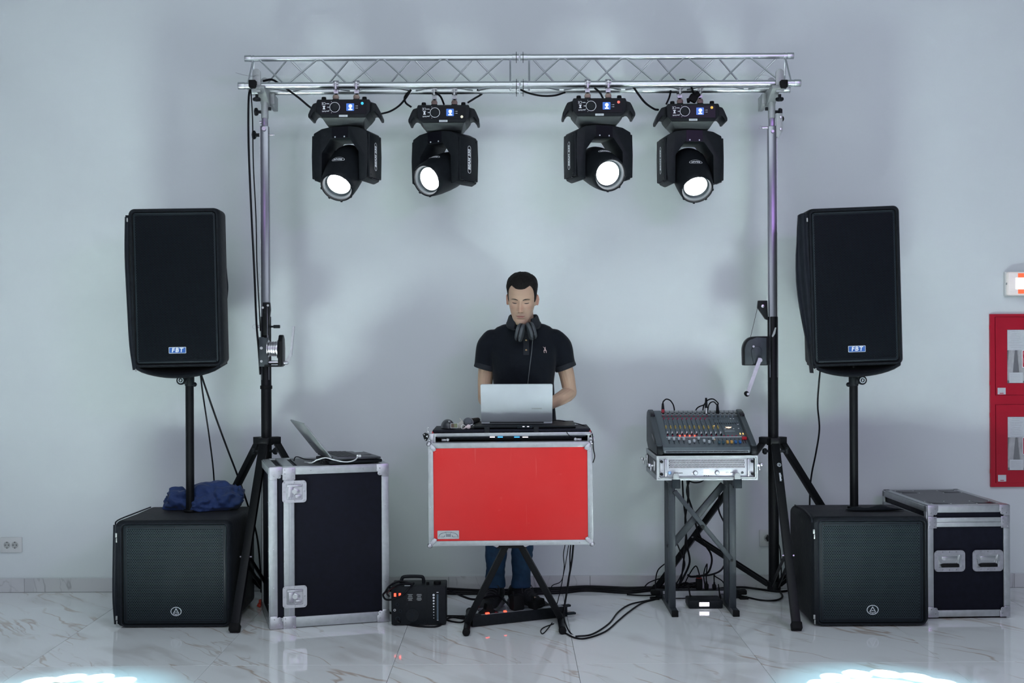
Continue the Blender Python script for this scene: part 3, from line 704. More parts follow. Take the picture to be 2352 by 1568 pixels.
def moving_head(label, pxc, Yc, chord_z, yaw, tilt, dot, cover_side, lit=None):
    base = at(pxc, 240, Yc); bz = chord_z - 0.098
    r = thing('moving_head_light', label, 'stage light', (base.x, Yc, bz), (0, 0, 0), 'moving head beam lights under the truss')
    b = MB(); b.prism([(-0.134, 0), (0.134, 0), (0.139, -0.012), (0.137, -0.062), (0.122, -0.082), (0.112, -0.093), (-0.112, -0.093), (-0.122, -0.082), (-0.137, -0.062), (-0.139, -0.012)], -0.125, 0.125, 'Y', 0.004)
    b.build('base', 'bplastic', r)
    b = MB(); b.loft([[Vector((sx * x, sy * y, z)) for sx, sy in ((-1, -1), (1, -1), (1, 1), (-1, 1))] for x, y, z in ((0.116, 0.119, -0.088), (0.110, 0.112, -0.096), (0.092, 0.085, -0.124), (0.088, 0.08, -0.126))])
    b.build('base_pan', P('base_pan_grey', (0.06, 0.068, 0.07), 0.5) if 'base_pan_grey' not in bpy.data.materials else bpy.data.materials['base_pan_grey'], r)
    for s in (-1, 1):
        b = MB(); b.prism([(s * x, z) for x, z in ((0.131, -0.004), (0.163, -0.014), (0.172, -0.030), (0.189, -0.070), (0.188, -0.086), (0.176, -0.087), (0.172, -0.074), (0.160, -0.058), (0.150, -0.056), (0.136, -0.064))], -0.085, 0.085, 'Y', 0.004)
        b.build('carry_handle', 'bplastic', r)
    b = MB()
    for sx in (-1, 1):
        for sy in (-1, 1): b.cyl((sx * 0.105, sy * 0.09, -0.002), (sx * 0.105, sy * 0.09, 0.019), 0.0135, 0.011, 14, 0.002)
    b.build('rubber_feet', 'rubber', r)
    fp = MB().prism(rrect(-0.117, 0.117, -0.075, -0.011, 0.003), -0.1285, -0.124, 'Y').build('front_panel', 'gloss', r)
    yf = -0.1290
    b = MB(); b.ring((-0.044, yf - .0005, -0.041), 0.0265, 0.0240, 0.001, 'Y', 36); b.prism([(-0.118 + .036, -0.0395), (-0.071, -0.0395), (-0.071, -0.0425), (-0.082, -0.0425)], yf - .0005, yf)
    for a in range(-60, 70, 30): b.box((-0.044 - 0.033 * cos(R(a)), yf, -0.041 + 0.033 * sin(R(a))), (0.004, 0.0008, 0.0016), rot=(0, R(a), 0))
    for q in (0.018, -0.020): b.box((-0.080, yf, -0.041 + q), (0.014, 0.0008, 0.003))
    b.build('dial_marks', 'white', fp)
    b = MB(); b.cyl((-0.044, yf - 0.012, -0.041), (-0.044, yf + 0.002, -0.041), 0.0205, n=28, bev=0.002); b.build('dial_knob', 'bplastic', fp)
    text('CE', 0.018, 'white', fp, (-0.100, yf, -0.022), FRONT @ Matrix.Rotation(pi, 4, 'Z'), name='print')
    text('RoHS', 0.0085, 'white', fp, (-0.099, yf, -0.062), FRONT @ Matrix.Rotation(pi, 4, 'Z'), name='print', bold=.0002)
    b = MB(); b.prism([(-0.107, -0.034), (-0.091, -0.034), (-0.096, -0.042), (-0.092, -0.052), (-0.106, -0.052), (-0.102, -0.042)], yf - .0004, yf); b.build('bin_symbol', 'white', fp)
    sc = MB().prism(rrect(0.016, 0.056, -0.060, -0.022, 0.003), yf - 0.001, yf + 0.001).build('display', 'lcd', fp)
    b = MB(); b.cyl((0.037, yf - 0.002, -0.036), (0.037, yf - 0.001, -0.036), 0.0088, n=18); b.prism([(0.033, -0.036), (0.041, -0.036), (0.040, -0.050), (0.034, -0.050)], yf - .002, yf - .001); b.box((0.037, yf - .0015, -0.0535), (0.020, 0.001, 0.005)); b.build('display_figure', 'lcdw', sc)
    b = MB()
    for zz in (-0.035, -0.046): b.box((0.071, yf, zz), (0.009, 0.0008, 0.002)); b.box((0.063, yf, zz), (0.002, 0.0008, 0.002))
    b.build('button_print', 'white', fp)
    dm = P('status_dot', dot, 0.3, emit=dot, estr=0.6)
    b = MB(); dz = -0.022 if dot[1] < 0.3 or dot[2] > .5 or True else -0.055; b.cyl((0.098, yf - 0.001, dz if label.find('second') < 0 else -0.064), (0.098, yf + 0.001, dz if label.find('second') < 0 else -0.064), 0.0072, n=18); b.build('status_light', dm, fp)
    b = MB(); b.prism(rrect(-0.022, 0.022, -0.0905, -0.080, 0.001), -0.1262, -0.1245); lb = b.build('name_label', 'paper', r)
    b = MB()
    for q in (-.013, -.005, .004, .012): b.box((q, -.1265, -.0853), (.006, .0006, .0032))
    b.build('print', 'grey', lb)
    # clamps over the chord
    for s in (-1, 1):
        cx = s * 0.054; ch = 0.098
        b = MB(); b.box((cx, 0, 0.012), (0.034, 0.05, 0.022), bev=0.003); b.cyl((cx, 0, 0.02), (cx, 0, 0.06), 0.007, n=10); cl = b.build('clamp', 'black', r)
        b = MB(); b.prism([(cx - .014, 0.022), (cx + .014, 0.022), (cx + .017, 0.034), (cx + .012, 0.046), (cx - .012, 0.046), (cx - .017, 0.034)], -0.020, -0.006, 'Y', 0.002); b.build('wing_bolt', 'brass', cl)
        b = MB(); pl_ = [(0.0255 * sin(a), ch + 0.0255 * cos(a)) for a in [R(d) for d in range(-140, 151, 15)]]; pi_ = [(0.0185 * sin(a), ch + 0.0185 * cos(a)) for a in [R(d) for d in range(150, -141, -15)]]
        rg = []
        for xx in (cx - 0.014, cx + 0.014):
            rg.append(xx)
        n = len(pl_); bm = b.bm; va = [[bm.verts.new((xx, u, v)) for u, v in pl_ + pi_] for xx in rg]; N = len(va[0])
        for i in range(N): bm.faces.new((va[0][i], va[0][(i + 1) % N], va[1][(i + 1) % N], va[1][i]))
        for vs in va:
            for i in range(n - 1): bm.faces.new((vs[i], vs[i + 1], vs[N - 2 - i], vs[N - 1 - i]))
        b.box((cx, -0.026, ch - 0.006), (0.012, 0.012, 0.040), bev=.002); b.box((cx + 0.004, -0.032, ch + 0.004), (0.026, 0.006, 0.007), bev=.002); b.box((cx, 0, ch - 0.034), (0.024, 0.02, 0.02)); b.build('hook', 'steel', cl)
    # pan bearing
    b = MB(); b.cyl((0, 0, -0.124), (0, 0, -0.134), 0.05, n=24); b.build('pan_bearing', 'black', r)
    # yoke (turned by yaw)
    Ry = Matrix.Rotation(R(yaw), 4, 'Z')
    b = MB(); b.prism([(-0.149, -0.162), (-0.105, -0.140), (-0.055, -0.132), (0.055, -0.132), (0.105, -0.140), (0.149, -0.162), (0.155, -0.215), (0.156, -0.30), (0.147, -0.405), (0.118, -0.418), (0.104, -0.414), (0.102, -0.265), (0.052, -0.196), (-0.052, -0.196), (-0.102, -0.265), (-0.104, -0.414), (-0.118, -0.418), (-0.147, -0.405), (-0.156, -0.30), (-0.155, -0.215)], -0.088, 0.088, 'Y', 0.005)
    b.xf(Ry); yk = b.build('yoke', 'bplastic', r)
    b = MB(); b.prism([(-0.045, -0.1335), (0.045, -0.1335), (0.045, -0.193), (-0.045, -0.193)], -0.0895, -0.0875, 'Y'); b.xf(Ry); b.build('yoke_plate', 'gloss', yk)
    b = MB()
    for q in (-1, 1): b.cyl((q * 0.026, -0.091, -0.186), (q * 0.026, -0.089, -0.186), 0.004, n=10)
    b.xf(Ry); b.build('screws', 'silver', yk)
    for s in (-1, 1):
        cov = MB(); cov.prism([(-0.078, -0.172), (0.078, -0.172), (0.084, -0.28), (0.078, -0.398), (-0.078, -0.398), (-0.084, -0.28)], s * 0.150, s * 0.163, 'X', 0.004); cov.xf(Ry); co = cov.build('side_cover', 'bplastic', r)
        b = MB()
        for yy in (-0.062, 0.062):
            for zz in (-0.186, -0.384): b.cyl((s * 0.162, yy, zz), (s * 0.1640, yy, zz), 0.005, n=10)
        for q in range(7): b.box((s * 0.158, -0.04 + q * 0.014, -0.400), (0.010, 0.006, 0.006))
        b.xf(Ry); b.build('screws', 'gloss', co)
        # stadium outline and BEAM 230, reading upwards
        rot = Matrix.Rotation(pi / 2 * s, 4, 'Z') @ FRONT @ Matrix.Rotation(pi / 2, 4, 'Z')
        me = text_mesh('BEAM 230', 0.025, bold=0.0009, shear=0.15, spacing=1.02); me.transform(Ry @ Matrix.Translation((s * 0.1636, 0, -0.285)) @ rot)
        link('lettering', me, 'white', co, flat=True)
        o_ = rrect(-0.014, 0.014, -0.358, -0.212, 0.0139, 8); i_ = rrect(-0.0118, 0.0118, -0.3558, -0.2142, 0.0117, 8)
        b = MB(); rgs = [[Vector((s * x, u, v)) for u, v in pl2] for pl2, x in ((o_, 0.1628), (o_, 0.1638), (i_, 0.1638), (i_, 0.1628))]; b.loft(rgs, cap=False); b.xf(Ry); b.build('outline', 'white', co)
        b = MB(); b.prism(i_, min(s * 0.1615, s * 0.1632), max(s * 0.1615, s * 0.1632), 'X'); b.xf(Ry); b.build('name_field', 'gloss', co)
    # head: axis along local -Y, tilted down
    Rh = Ry @ Matrix.Translation((0, 0.0, -0.338)) @ Matrix.Rotation(R(tilt), 4, 'X') @ Matrix.Rotation(pi / 2, 4, 'X')   # lathe z -> -Y
    S = lambda prof: [(a * 1.08, t * 1.08) for a, t in prof]
    b = MB(); b.lathe(S([(0.030, -0.108), (0.054, -0.105), (0.076, -0.092), (0.087, -0.066), (0.0925, -0.03), (0.0935, 0.03), (0.0915, 0.085), (0.086, 0.135), (0.082, 0.158), (0.079, 0.162), (0.073, 0.161), (0.069, 0.140), (0.066, 0.128)]), 40, Rh)
    hd = b.build('head', 'bplastic', r, ang=50)
    b = MB(); b.lathe(S([(0.0725, 0.158), (0.069, 0.141), (0.064, 0.131), (0.059, 0.1305), (0.056, 0.1295)]), 40, Rh, cap=False); b.build('lens_rim', 'rim', hd, ang=60)
    b = MB(); b.lathe(S([(0.0585, 0.1295), (0.050, 0.1335), (0.030, 0.1365), (0.004, 0.1375)]), 36, Rh); b.build('lens', 'lens', hd)
    b = MB()
    for a in range(0, 360, 45): b.box((0.0848 * cos(R(a)), 0.0848 * sin(R(a)), 0.173), (0.012, 0.012, 0.008), rot=(0, 0, R(a)), bev=.002)
    b.xf(Rh); b.build('rim_lugs', 'bplastic', hd)
    b = MB()
    for q in range(5):
        for a in (-40, 40, 140, 220): b.box((0.094 * cos(R(a)), 0.094 * sin(R(a)), -0.060 + q * 0.012), (0.008, 0.03, 0.004), rot=(0, 0, R(a)))
    b.xf(Rh); b.build('vents', 'gloss', hd)
    # BEAM in an oval on top of the head, upside down like the rest
    for me, off in ((text_mesh('BEAM', 0.019, bold=0.0006, shear=0.1), 0), (None, 1)):
        if me is None:
            bb_ = MB(); bb_.ring((0, 0, 0), 0.036, 0.0335, 0.0008, 'Z', 40, 1.0, 0.46)
            # ring axis 'Z' lays in xy
            me = bpy.data.meshes.new('oval'); bb_.bm.to_mesh(me); bb_.bm.free()
        else: me.transform(Matrix.Rotation(pi, 4, 'Z'))
        for v in me.vertices:
            x, y, zz = v.co; Rr = 0.1000 + zz + 0.0006; a = x / 0.1000
            # local: lathe axis z=t ; up direction is -Y of lathe frame after the two rotations
            v.co = Vector((Rr * sin(a), Rr * cos(a), 0.062 - y))
        me.transform(Rh); link('lettering' if off == 0 else 'oval_outline', me, 'white', hd, flat=True)
    if lit:
        lens = r.matrix_basis.copy(); lens = Matrix.Translation((base.x, Yc, bz)) @ Rh @ Vector((0, 0, 0.19))
        for (tx, ty, pw, cone, col) in lit:
            spot(lens, (tx, ty, 0), pw, cone, col, blend=1.0 if cone > .3 else .35)
    return r

COOL = (0.80, 0.93, 1.0)
def petals(cx, cy, rr, n=14, pw=POOL_POWER):
    far = [(cx + rr * cos(2 * pi * k / n), cy + rr * sin(2 * pi * k / n), pw, R(1.9), (0.88, 1.0, 0.98)) for k in range(0, 8)]
    return far + [(cx, cy - .06, pw, R(8.6), (0.85, 1.0, 0.98)), (cx, cy - .12, 620, R(23), (0.42, 0.84, 1.0))]
moving_head('leftmost moving head beam light, lens angled down to the left', 796, TF, ZB, -16, 42, (0.05, 0.55, 0.8), 1, petals(-1.80, 4.86, 0.27))
moving_head('second moving head beam light from the left, lens turned sideways to the left', 1021, TR, ZB, -34, 21, (0.75, 0.70, 0.55), 1, [(-2.7, 1.9, 3000, R(8), COOL)])
moving_head('third moving head beam light from the left, lens turned sideways to the right', 1373, TF, ZB, 18, 21, (0.9, 0.16, 0.12), -1, [(2.9, 1.6, 3000, R(8), COOL)])
moving_head('rightmost moving head beam light, lens angled down to the right', 1584, TR, ZB, 8, 42, (0.8, 0.5, 0.05), -1, petals(1.50, 4.86, 0.27))

# ------------------------------------------------------------------ subwoofers and speakers
def oval_logo(parent, c, r):
    b = MB(); b.ring((c[0], c[1] - .001, c[2]), r, r * 0.87, 0.0015, 'Y', 36, 1.0, 0.82)
    b.prism([(c[0] - r * .58, c[2] - r * .36), (c[0], c[2] + r * .62), (c[0] + r * .58, c[2] - r * .36), (c[0] + r * .34, c[2] - r * .36), (c[0] + r * .12, c[2] - r * .02), (c[0] - r * .12, c[2] - r * .02), (c[0] - r * .34, c[2] - r * .36)][:3] + [(c[0] + r * .40, c[2] - r * .30), (c[0], c[2] + r * .38), (c[0] - r * .40, c[2] - r * .30)], c[1] - .001, c[1])
    b.prism([(c[0] - r * .40, c[2] - r * .30), (c[0], c[2] - r * .02), (c[0] + r * .40, c[2] - r * .30), (c[0], c[2] - r * .14)], c[1] - .001, c[1])
    o = b.build('round_emblem', 'silver', parent)
    text('Wharfedale', r * 0.22, 'silver', parent, (c[0], c[1] - .0008, c[2] - r * 0.46), name='emblem_lettering', bold=.0002)
    text('Pro', r * 0.22, 'silver', parent, (c[0], c[1] - .0008, c[2] - r * 0.64), name='emblem_lettering', shear=.3)
    return o

def subwoofer(label, x0, Yf, W, H, D, gx0, gx1, gz0, gz1, logo_r, zip_x, flap):
    r = thing('subwoofer', label, 'speaker', (x0, Yf, 0))
    b = MB(); rings = []
    for (y, ins) in ((0.0, 0.0), (0.02, -0.006), (D * 0.5, -0.004), (D - 0.03, 0.0), (D, 0.02)):
        rings.append([Vector((u, y, v)) for u, v in rrect(ins, W - ins, 0.006, H - max(ins, 0) - (0.0 if y < .1 else 0.006), 0.035, 6)])
    # front lip turns in around the grille
    lip = [Vector((u, -0.012, v)) for u, v in rrect(0.006, W - 0.006, 0.012, H - 0.008, 0.032, 6)]
    inn = [Vector((u, -0.014, v)) for u, v in rrect(gx0 - 0.006, gx1 + 0.006, gz0 - 0.006, gz1 + 0.006, 0.022, 6)]
    back = [Vector((u, 0.012, v)) for u, v in rrect(gx0 - 0.002, gx1 + 0.002, gz0 - 0.002, gz1 + 0.002, 0.02, 6)]
    b.loft([back, inn, lip] + rings); b.build('fabric_cover', 'fabric', r, ang=50)
    b = MB(); b.tube([Vector((u, -0.015, v)) for u, v in rrect(gx0 - 0.007, gx1 + 0.007, gz0 - 0.007, gz1 + 0.007, 0.022, 6)] + [Vector((gx1 + .007, -0.015, gz1 - .015))], 0.003, 6); b.build('piping', 'fabric2', r)
    b = MB(); b.prism(rrect(gx0, gx1, gz0, gz1, 0.014), 0.0, 0.02, 'Y', 0.004); gf = b.build('grille_frame', 'frame', r)
    i = 0.022
    b = MB(); b.prism(rrect(gx0 + i, gx1 - i, gz0 + i, gz1 - i, 0.006), -0.0012, 0.004); b.build('grille', 'grille', r)
    b = MB(); frame_prism(b, rrect(gx0 + .010, gx1 - .010, gz0 + .010, gz1 - .010, .008), rrect(gx0 + .0125, gx1 - .0125, gz0 + .0125, gz1 - .0125, .006), -0.0012, 0.002); b.build('grille_seam', 'gloss', gf)
    b = MB()
    for xx in (gx0 + 0.028, (gx0 + gx1) / 2, gx1 - 0.028):
        for zz in (gz0 + 0.012, gz1 - 0.012): b.cyl((xx, -0.002, zz), (xx, 0.002, zz), 0.0042, n=10)
    b.build('screws', 'gloss', gf)
    oval_logo(r, ((gx0 + gx1) / 2 + 0.005, -0.0035, gz0 + 0.062), logo_r)
    b = MB()
    for zz in (0.05, H - 0.07): b.box((zip_x, -0.018, zz), (0.010, 0.005, 0.022), bev=.002); b.box((zip_x + .002, -0.02, zz - 0.024), (0.006, 0.003, 0.022), bev=.001)
    b.build('zip_pull', 'zip', r)
    if flap:
        b = MB(); b.tube(spline([(0.004, -0.008, 0.02), (-0.003, -0.012, H * .3), (0.0, -0.012, H * .7), (0.002, -0.008, H - .02)], 5), 0.011, 10); b.build('rolled_flap', 'fabric2', r)
    b = MB(); b.tube(spline([(0.0, 0.0, H - .03), (0.0, 0.03, H - 0.004), (0.02, D * .5, H + 0.001), (0.02, D - .05, H - .004)], 5), 0.004, 6); b.build('seam', 'fabric2', r)
    return r
s0 = 2808 / 6.03
W1 = (531 - 266) / s0; sub1 = subwoofer('black covered subwoofer under the left speaker pole, navy cloth on top', at(266, 1300, 6.03).x, 6.03, W1, 0.527, 0.565, (283 - 266) / s0, (521 - 266) / s0, 0.016, 0.505, 0.027, 0.008, True)
s0 = 2808 / 5.98
W2 = (2131 - 1866) / s0; sub2 = subwoofer('black covered subwoofer under the right speaker pole, beside the flight case', at(1866, 1300, 5.98).x, 5.98, W2, 0.536, 0.50, (1881 - 1866) / s0, (2121 - 1866) / s0, 0.018, 0.512, 0.029, 0.004, False)

def speaker(label, pxc, Yf, W, H, zc, yaw, roll, flap_kind, handle_right):
    c = at(pxc, 660, Yf)
    r = thing('loudspeaker', label, 'speaker', (c.x, Yf, zc), (R(2), roll, yaw))
    hw, hh = W / 2, H / 2; D = 0.36
    b = MB(); rings = []
    for (y, wq, zq) in ((0.0, hw, 0), (0.03, hw + .004, 0), (0.16, hw + .002, 0.004), (0.30, hw * .80, 0.012), (D, hw * .70, 0.03)):
        rings.append([Vector((u, y, v)) for u, v in rrect(-wq, wq, -hh + zq, hh - zq * .6, 0.03, 6)])
    lip = [Vector((u, -0.010, v)) for u, v in rrect(-hw + .006, hw - .006, -hh + .006, hh - .006, 0.028, 6)]
    inn = [Vector((u, -0.010, v)) for u, v in rrect(-hw + .016, hw - .016, -hh + .012, hh - .016, 0.018, 6)]
    back = [Vector((u, 0.01, v)) for u, v in rrect(-hw + .018, hw - .018, -hh + .014, hh - .018, 0.016, 6)]
    b.loft([back, inn, lip] + rings); b.build('fabric_cover', 'fabric', r, ang=50)
    gz0, gz1, gx = -hh + 0.022, hh - 0.020, hw - 0.021
    b = MB(); b.prism(rrect(-gx, gx, gz0, gz1, 0.012), 0.0, 0.018, 'Y', 0.004); gf = b.build('grille_frame', 'frame', r)
    b = MB(); b.prism(rrect(-gx + .010, gx - .010, gz0 + .014, gz1 - .014, 0.006), -0.0012, 0.003); b.build('grille', 'grille2', r)
    b = MB(); b.box((0, -0.004, gz0 + .004), (gx * 1.9, 0.008, 0.010), bev=.003); b.build('grille_bar', 'frame', gf); MB().box((0, -0.004, gz1 - .004), (gx * 1.9, 0.008, 0.008), bev=.003).build('grille_bar', 'frame', gf)
    # sagging pocket of the cover under the box
    b = MB(); rg = []
    n = 14
    for k in range(n + 1):
        t = k / n; x = (-hw + 0.012) + (W - 0.024) * t; sag = 0.050 * (1 - (2 * t - 1) ** 2) ** 0.8 + .002
        rg.append([Vector((x, -0.004, -hh + .012 - sag)), Vector((x, -0.008, -hh - sag + .002)), Vector((x, 0.004, -hh - sag - .006)), Vector((x * .95, 0.25, -hh - sag * .5)), Vector((x * .95, 0.25, -hh + .02)), Vector((x, 0.012, -hh + .012 - sag * .92))])
    b.loft(rg); b.build('cover_skirt', 'fabric', r, ang=60)
    b = MB(); b.prism(rrect(-.043, .043, gz0 + .047, gz0 + .079, .003), -0.0045, -0.001); bd = b.build('badge', 'silver', r)
    b = MB(); b.prism(rrect(-.0405, .0405, gz0 + .0495, gz0 + .0765, .002), -0.0055, -0.0035); b.build('badge_field', 'badge', bd)
    text('FBT', 0.030, 'white', bd, (0.0, -0.0062, gz0 + .063), name='lettering', shear=.12, bold=.0009, spacing=1.25)
    b = MB()
    if flap_kind == 'roll':
        b.tube(spline([(-hw - .006, 0.0, hh - .04), (-hw - .012, -0.002, hh * .4), (-hw - .008, 0, -hh * .2), (-hw - .002, 0, -hh * .7), (-hw + .012, 0.0, -hh - .01)], 5), [0.011] * 2 + [0.014] * 17 + [0.012] * 2 if False else 0.0125, 10)
        b.tube(spline([(-hw - .01, 0.01, hh - .03), (-hw - .018, 0.02, hh * .2), (-hw - .006, 0.02, -hh * .8)], 5), 0.008, 8)
        fo = b.build('rolled_flap', 'fabric2', r)
    else:
        # open front flap hanging beside the box in vertical folds
        rg = []
        for k in range(25):
            t = k / 24; z = hh - 0.03 - (H + 0.0) * t
            w_ = [.046, .053, .058, .064, .066, .065, .060, .052, .043, .033, .024, .018, .012]; fi = t * 12; i0 = min(int(fi), 11); w_ = w_[i0] + (w_[i0 + 1] - w_[i0]) * (fi - i0)
            x0 = -hw + .002 + .010 * max(0, t - .6)
            ring = []
            for j in range(9):
                u = j / 8; ring.append(Vector((x0 - w_ * u - 0.0012 * sin(t * 9 + u * 3), 0.007 * sin(u * 9.0 + t * 4) - 0.012 + 0.02 * u, z + 0.010 * sin(u * 3) * (1 - t))))
            for j in range(8, -1, -1): q = ring[j].copy(); q.y += 0.02; ring.append(q)
            rg.append(ring)
        b.loft(rg); fo = b.build('open_flap', 'fabric2', r, ang=70)
    b = MB(); b.box((-hw - .004, -0.012, hh - 0.055), (0.008, 0.005, 0.02), bev=.002); b.box((-hw + .018, -0.012, -hh - .012), (0.007, 0.004, 0.014), bev=.002); b.build('zip_pull', 'zip', r)
    if handle_right:
        x_ = hw - .009
        b = MB(); rg = []
        for k in range(13):
            t = k / 12; z = 0.15 - 0.20 * t; e = sin(pi * t) ** .7
            rg.append([Vector((x_ - .006, 0.205 - 0.035 * e, z)), Vector((x_ + 0.002 - .05 * 0.1, 0.205 - 0.035 * e, z)), Vector((x_ + .003 * e - .006, 0.21 + 0.03 * e, z)), Vector((x_ - .02, 0.21 + 0.03 * e, z))])
        b.loft(rg); b.build('handle_slot', 'gloss', r)
        b = MB(); b.tube(spline([(x_ - .008, 0.212, 0.16), (x_ - .006, 0.24, 0.06), (x_ - .002, 0.235, 0.0), (x_ - .004, 0.212, -0.06)], 6), 0.006, 8); b.build('slot_flap', 'fabric2', r)
    return r
sp1 = speaker('black loudspeaker in a fabric cover on the left pole', 404, 6.18, 0.452, 0.800, at(404, 661, 6.18).z, R(3), R(-0.8), 'roll', True)
sp2 = speaker('black loudspeaker with an open side flap on the right pole', 1964, 6.18, 0.456, 0.800, at(1964, 658, 6.18).z, R(-3), R(-1.7), 'open', False)

def speaker_pole(label, px, Yp, z0, z1, side):
    c = at(px, 1000, Yp)
    r = thing('speaker_pole', label, 'stand', (c.x, Yp, z0))
    h = z1 - z0; zc = at(px, 873, Yp).z - z0
    MB().cyl((0, 0, 0), (0, 0, zc), 0.0215, n=22).build('lower_tube', 'black', r)
    MB().cyl((0, 0, zc - .1), (0, 0, h), 0.0165, n=22).build('upper_tube', 'black', r)
    MB().cyl((0, 0, 0), (0, 0, 0.012), 0.034, n=22, bev=.003).build('base_flange', 'black', r)
    b = MB(); b.cyl((0, 0, zc - .028), (0, 0, zc + .018), 0.0245, n=22, bev=.002); b.box((side * -0.02, -0.012, zc - .005), (0.03, 0.03, 0.028), bev=.005); b.build('clamp_collar', 'bplastic', r)
    b = MB(); kx = side * -0.036
    b.lathe([(0.016, 0), (0.0235, 0.003), (0.0235, 0.012), (0.018, 0.017)], 24, Matrix.Translation((kx, -0.022, zc + .001)) @ Matrix.Rotation(pi / 2, 4, 'X')); kn = b.build('clamp_knob', 'bplastic', r)
    b = MB(); b.ring((kx, -0.0402, zc + .001), 0.0150, 0.0110, 0.001, 'Y', 24); b.box((kx, -0.04, zc + .001), (0.004, 0.001, 0.016), rot=(0, .3, 0)); b.box((kx, -0.04, zc + .001), (0.011, 0.001, 0.004), rot=(0, .3, 0)); b.build('knob_emblem', 'silver', kn)
    b = MB(); b.sph((side * 0.026, 0, zc - .022), 0.011, (1.1, 1, 1.1)); b.build('lock_button', 'bplastic', r)
    return r
speaker_pole('black speaker pole rising from the left subwoofer', 436, 6.36, 0.524, at(436, 838, 6.36).z, 1)
speaker_pole('black speaker pole rising from the right subwoofer', 1961, 6.30, 0.533, at(1961, 838, 6.30).z, -1)

# navy cloth on left sub
def cloth_lump(name, label, cat, mat, c, lumps, z):
    b = MB()
    for (dx, dy, dz, sx, sy, sz, amp, fr, sd) in lumps: blob(b, (dx, dy, dz), (sx, sy, sz), amp, fr, sd, floor_z=0.0)
    me_o = b.build(name, mat, None, ang=180); me_o.location = (c.x, c.y, z)
    m = me_o.modifiers.new('r', 'REMESH'); m.mode = 'VOXEL'; m.voxel_size = 0.006
    s = me_o.modifiers.new('s', 'SMOOTH'); s.iterations = 3
    bpy.context.view_layer.update()
    me = bpy.data.meshes.new_from_object(me_o.evaluated_get(bpy.context.evaluated_depsgraph_get()))
    me_o.modifiers.clear(); me_o.data = me; me.shade_smooth(); me.materials.clear(); me.materials.append(M[mat])
    tag(me_o, label, cat); return me_o
c = at(470, 1150, 6.44)
cloth_lump('crumpled_cloth', 'crumpled navy blue cloth on the left subwoofer', 'cloth', 'bag', c,
    [(-0.115, 0, 0.045, 0.085, 0.06, 0.062, 0.45, 1.9, 2.0), (0.03, 0.03, 0.06, 0.13, 0.09, 0.082, 0.34, 1.4, 5.0), (0.10, 0.0, 0.05, 0.085, 0.07, 0.062, 0.4, 1.7, 8.0), (-0.01, -0.055, 0.03, 0.06, 0.045, 0.038, 0.5, 2.2, 11.0), (0.155, 0.05, 0.07, 0.035, 0.045, 0.045, 0.5, 2.2, 14.0)], 0.522)
c = at(2016, 1165, 6.22)
b = MB(); rg = []
for k in range(19):
    t = k / 18; x = -0.17 + 0.30 * t; e = sin(pi * t) ** .6
    rg.append([Vector((x, -0.045 * e - .002 + 0.02 * t, 0.002)), Vector((x, -0.035 * e, 0.016 * e + .002)), Vector((x, 0.0, 0.02 * e * (1 + .4 * sin(t * 13)) + .003)), Vector((x, 0.05 * e + .002, 0.010 * e + .003)), Vector((x, 0.06 * e + .004, 0.002))])
b.loft(rg); o = b.build('cloth_strap', 'fabric', None, ang=180); o.location = (c.x, 6.20, 0.5345); tag(o, 'thin black cloth lying on the right subwoofer top', 'cloth')

# ------------------------------------------------------------------ flight cases
def rivets(mb, pts, r=0.0042, axis=(0, -1, 0)):
    a = Vector(axis)
    for p in pts:
        p = Vector(p); mb.cyl(p, p + a * 0.0022, r, r * .6, 8)

def latch(parent, cx, cz, w, h, y):
    b = MB(); frame_prism(b, rrect(cx - w / 2, cx + w / 2, cz - h / 2, cz + h / 2, 0.016), rrect(cx - w * .34, cx + w * .34, cz - h * .36, cz + h * .36, 0.006), y - 0.004, y + 0.001); l = b.build('latch', 'steel', parent)
    b = MB(); b.box((cx, y + 0.006, cz), (w * .70, 0.002, h * .74)); b.box((cx, y - .0002, cz + h * .25), (w * .62, 0.004, h * .10), bev=.001); b.box((cx + w * .16, y, cz - h * .22), (w * .26, 0.006, h * .16), bev=.002); b.box((cx - w * .16, y, cz - h * .02), (w * .2, 0.006, h * .46), bev=.002); b.build('latch_dish', 'steel', l)
    b = MB(); b.cyl((cx, y - .004, cz), (cx, y + .006, cz), w * .10, n=14); b.prism([(cx - w * .02, cz - h * .16), (cx + w * .22, cz - h * .05), (cx + w * .22, cz + h * .05), (cx - w * .02, cz + h * .16)], y - .003, y + .002, 'Y', .001); b.build('latch_wing', 'chrome', l)
    b = MB(); rivets(b, [(cx + sx * w * .42, y - .004, cz + sz * h * .42) for sx in (-1, 0, 1) for sz in (-1, 0, 1) if (sx, sz) != (0, 0)], 0.0036); b.build('rivets', 'chrome', l)
    return l

def corner(parent, x, z, sx, sz, y, s=0.05, d=0.05):
    """pressed steel corner seen from the front: square cap with two rounded ears"""
    X = lambda q: x + sx * q; Z = lambda q: z + sz * q
    ear = [(X(s * .80 + s * .22 * cos(t)), Z(s * .80 + s * .22 * sin(t))) for t in [R(q) for q in range(-40, 131, 17)]]
    pl = [(X(-.0015), Z(-.0015)), (X(s * 1.12), Z(-.0015)), (X(s * 1.12), Z(s * .58))] + ear + [(X(s * .58), Z(s * 1.12)), (X(-.0015), Z(s * 1.12))]
    b = MB(); b.prism(pl, y - .0035, y, 'Y', .001); b.box((X(s * .5), y + d / 2, Z(-.0012)), (s, d, .003)); b.box((X(-.0012), y + d / 2, Z(s * .5)), (.003, d, s))
    c = b.build('corner_cap', 'steel', parent)
    b = MB(); rivets(b, [(X(s * .86), y - .0035, Z(s * .86)), (X(s * .82), y - .0035, Z(s * .35)), (X(s * .35), y - .0035, Z(s * .82))], 0.0036); b.build('rivets', 'chrome', c)

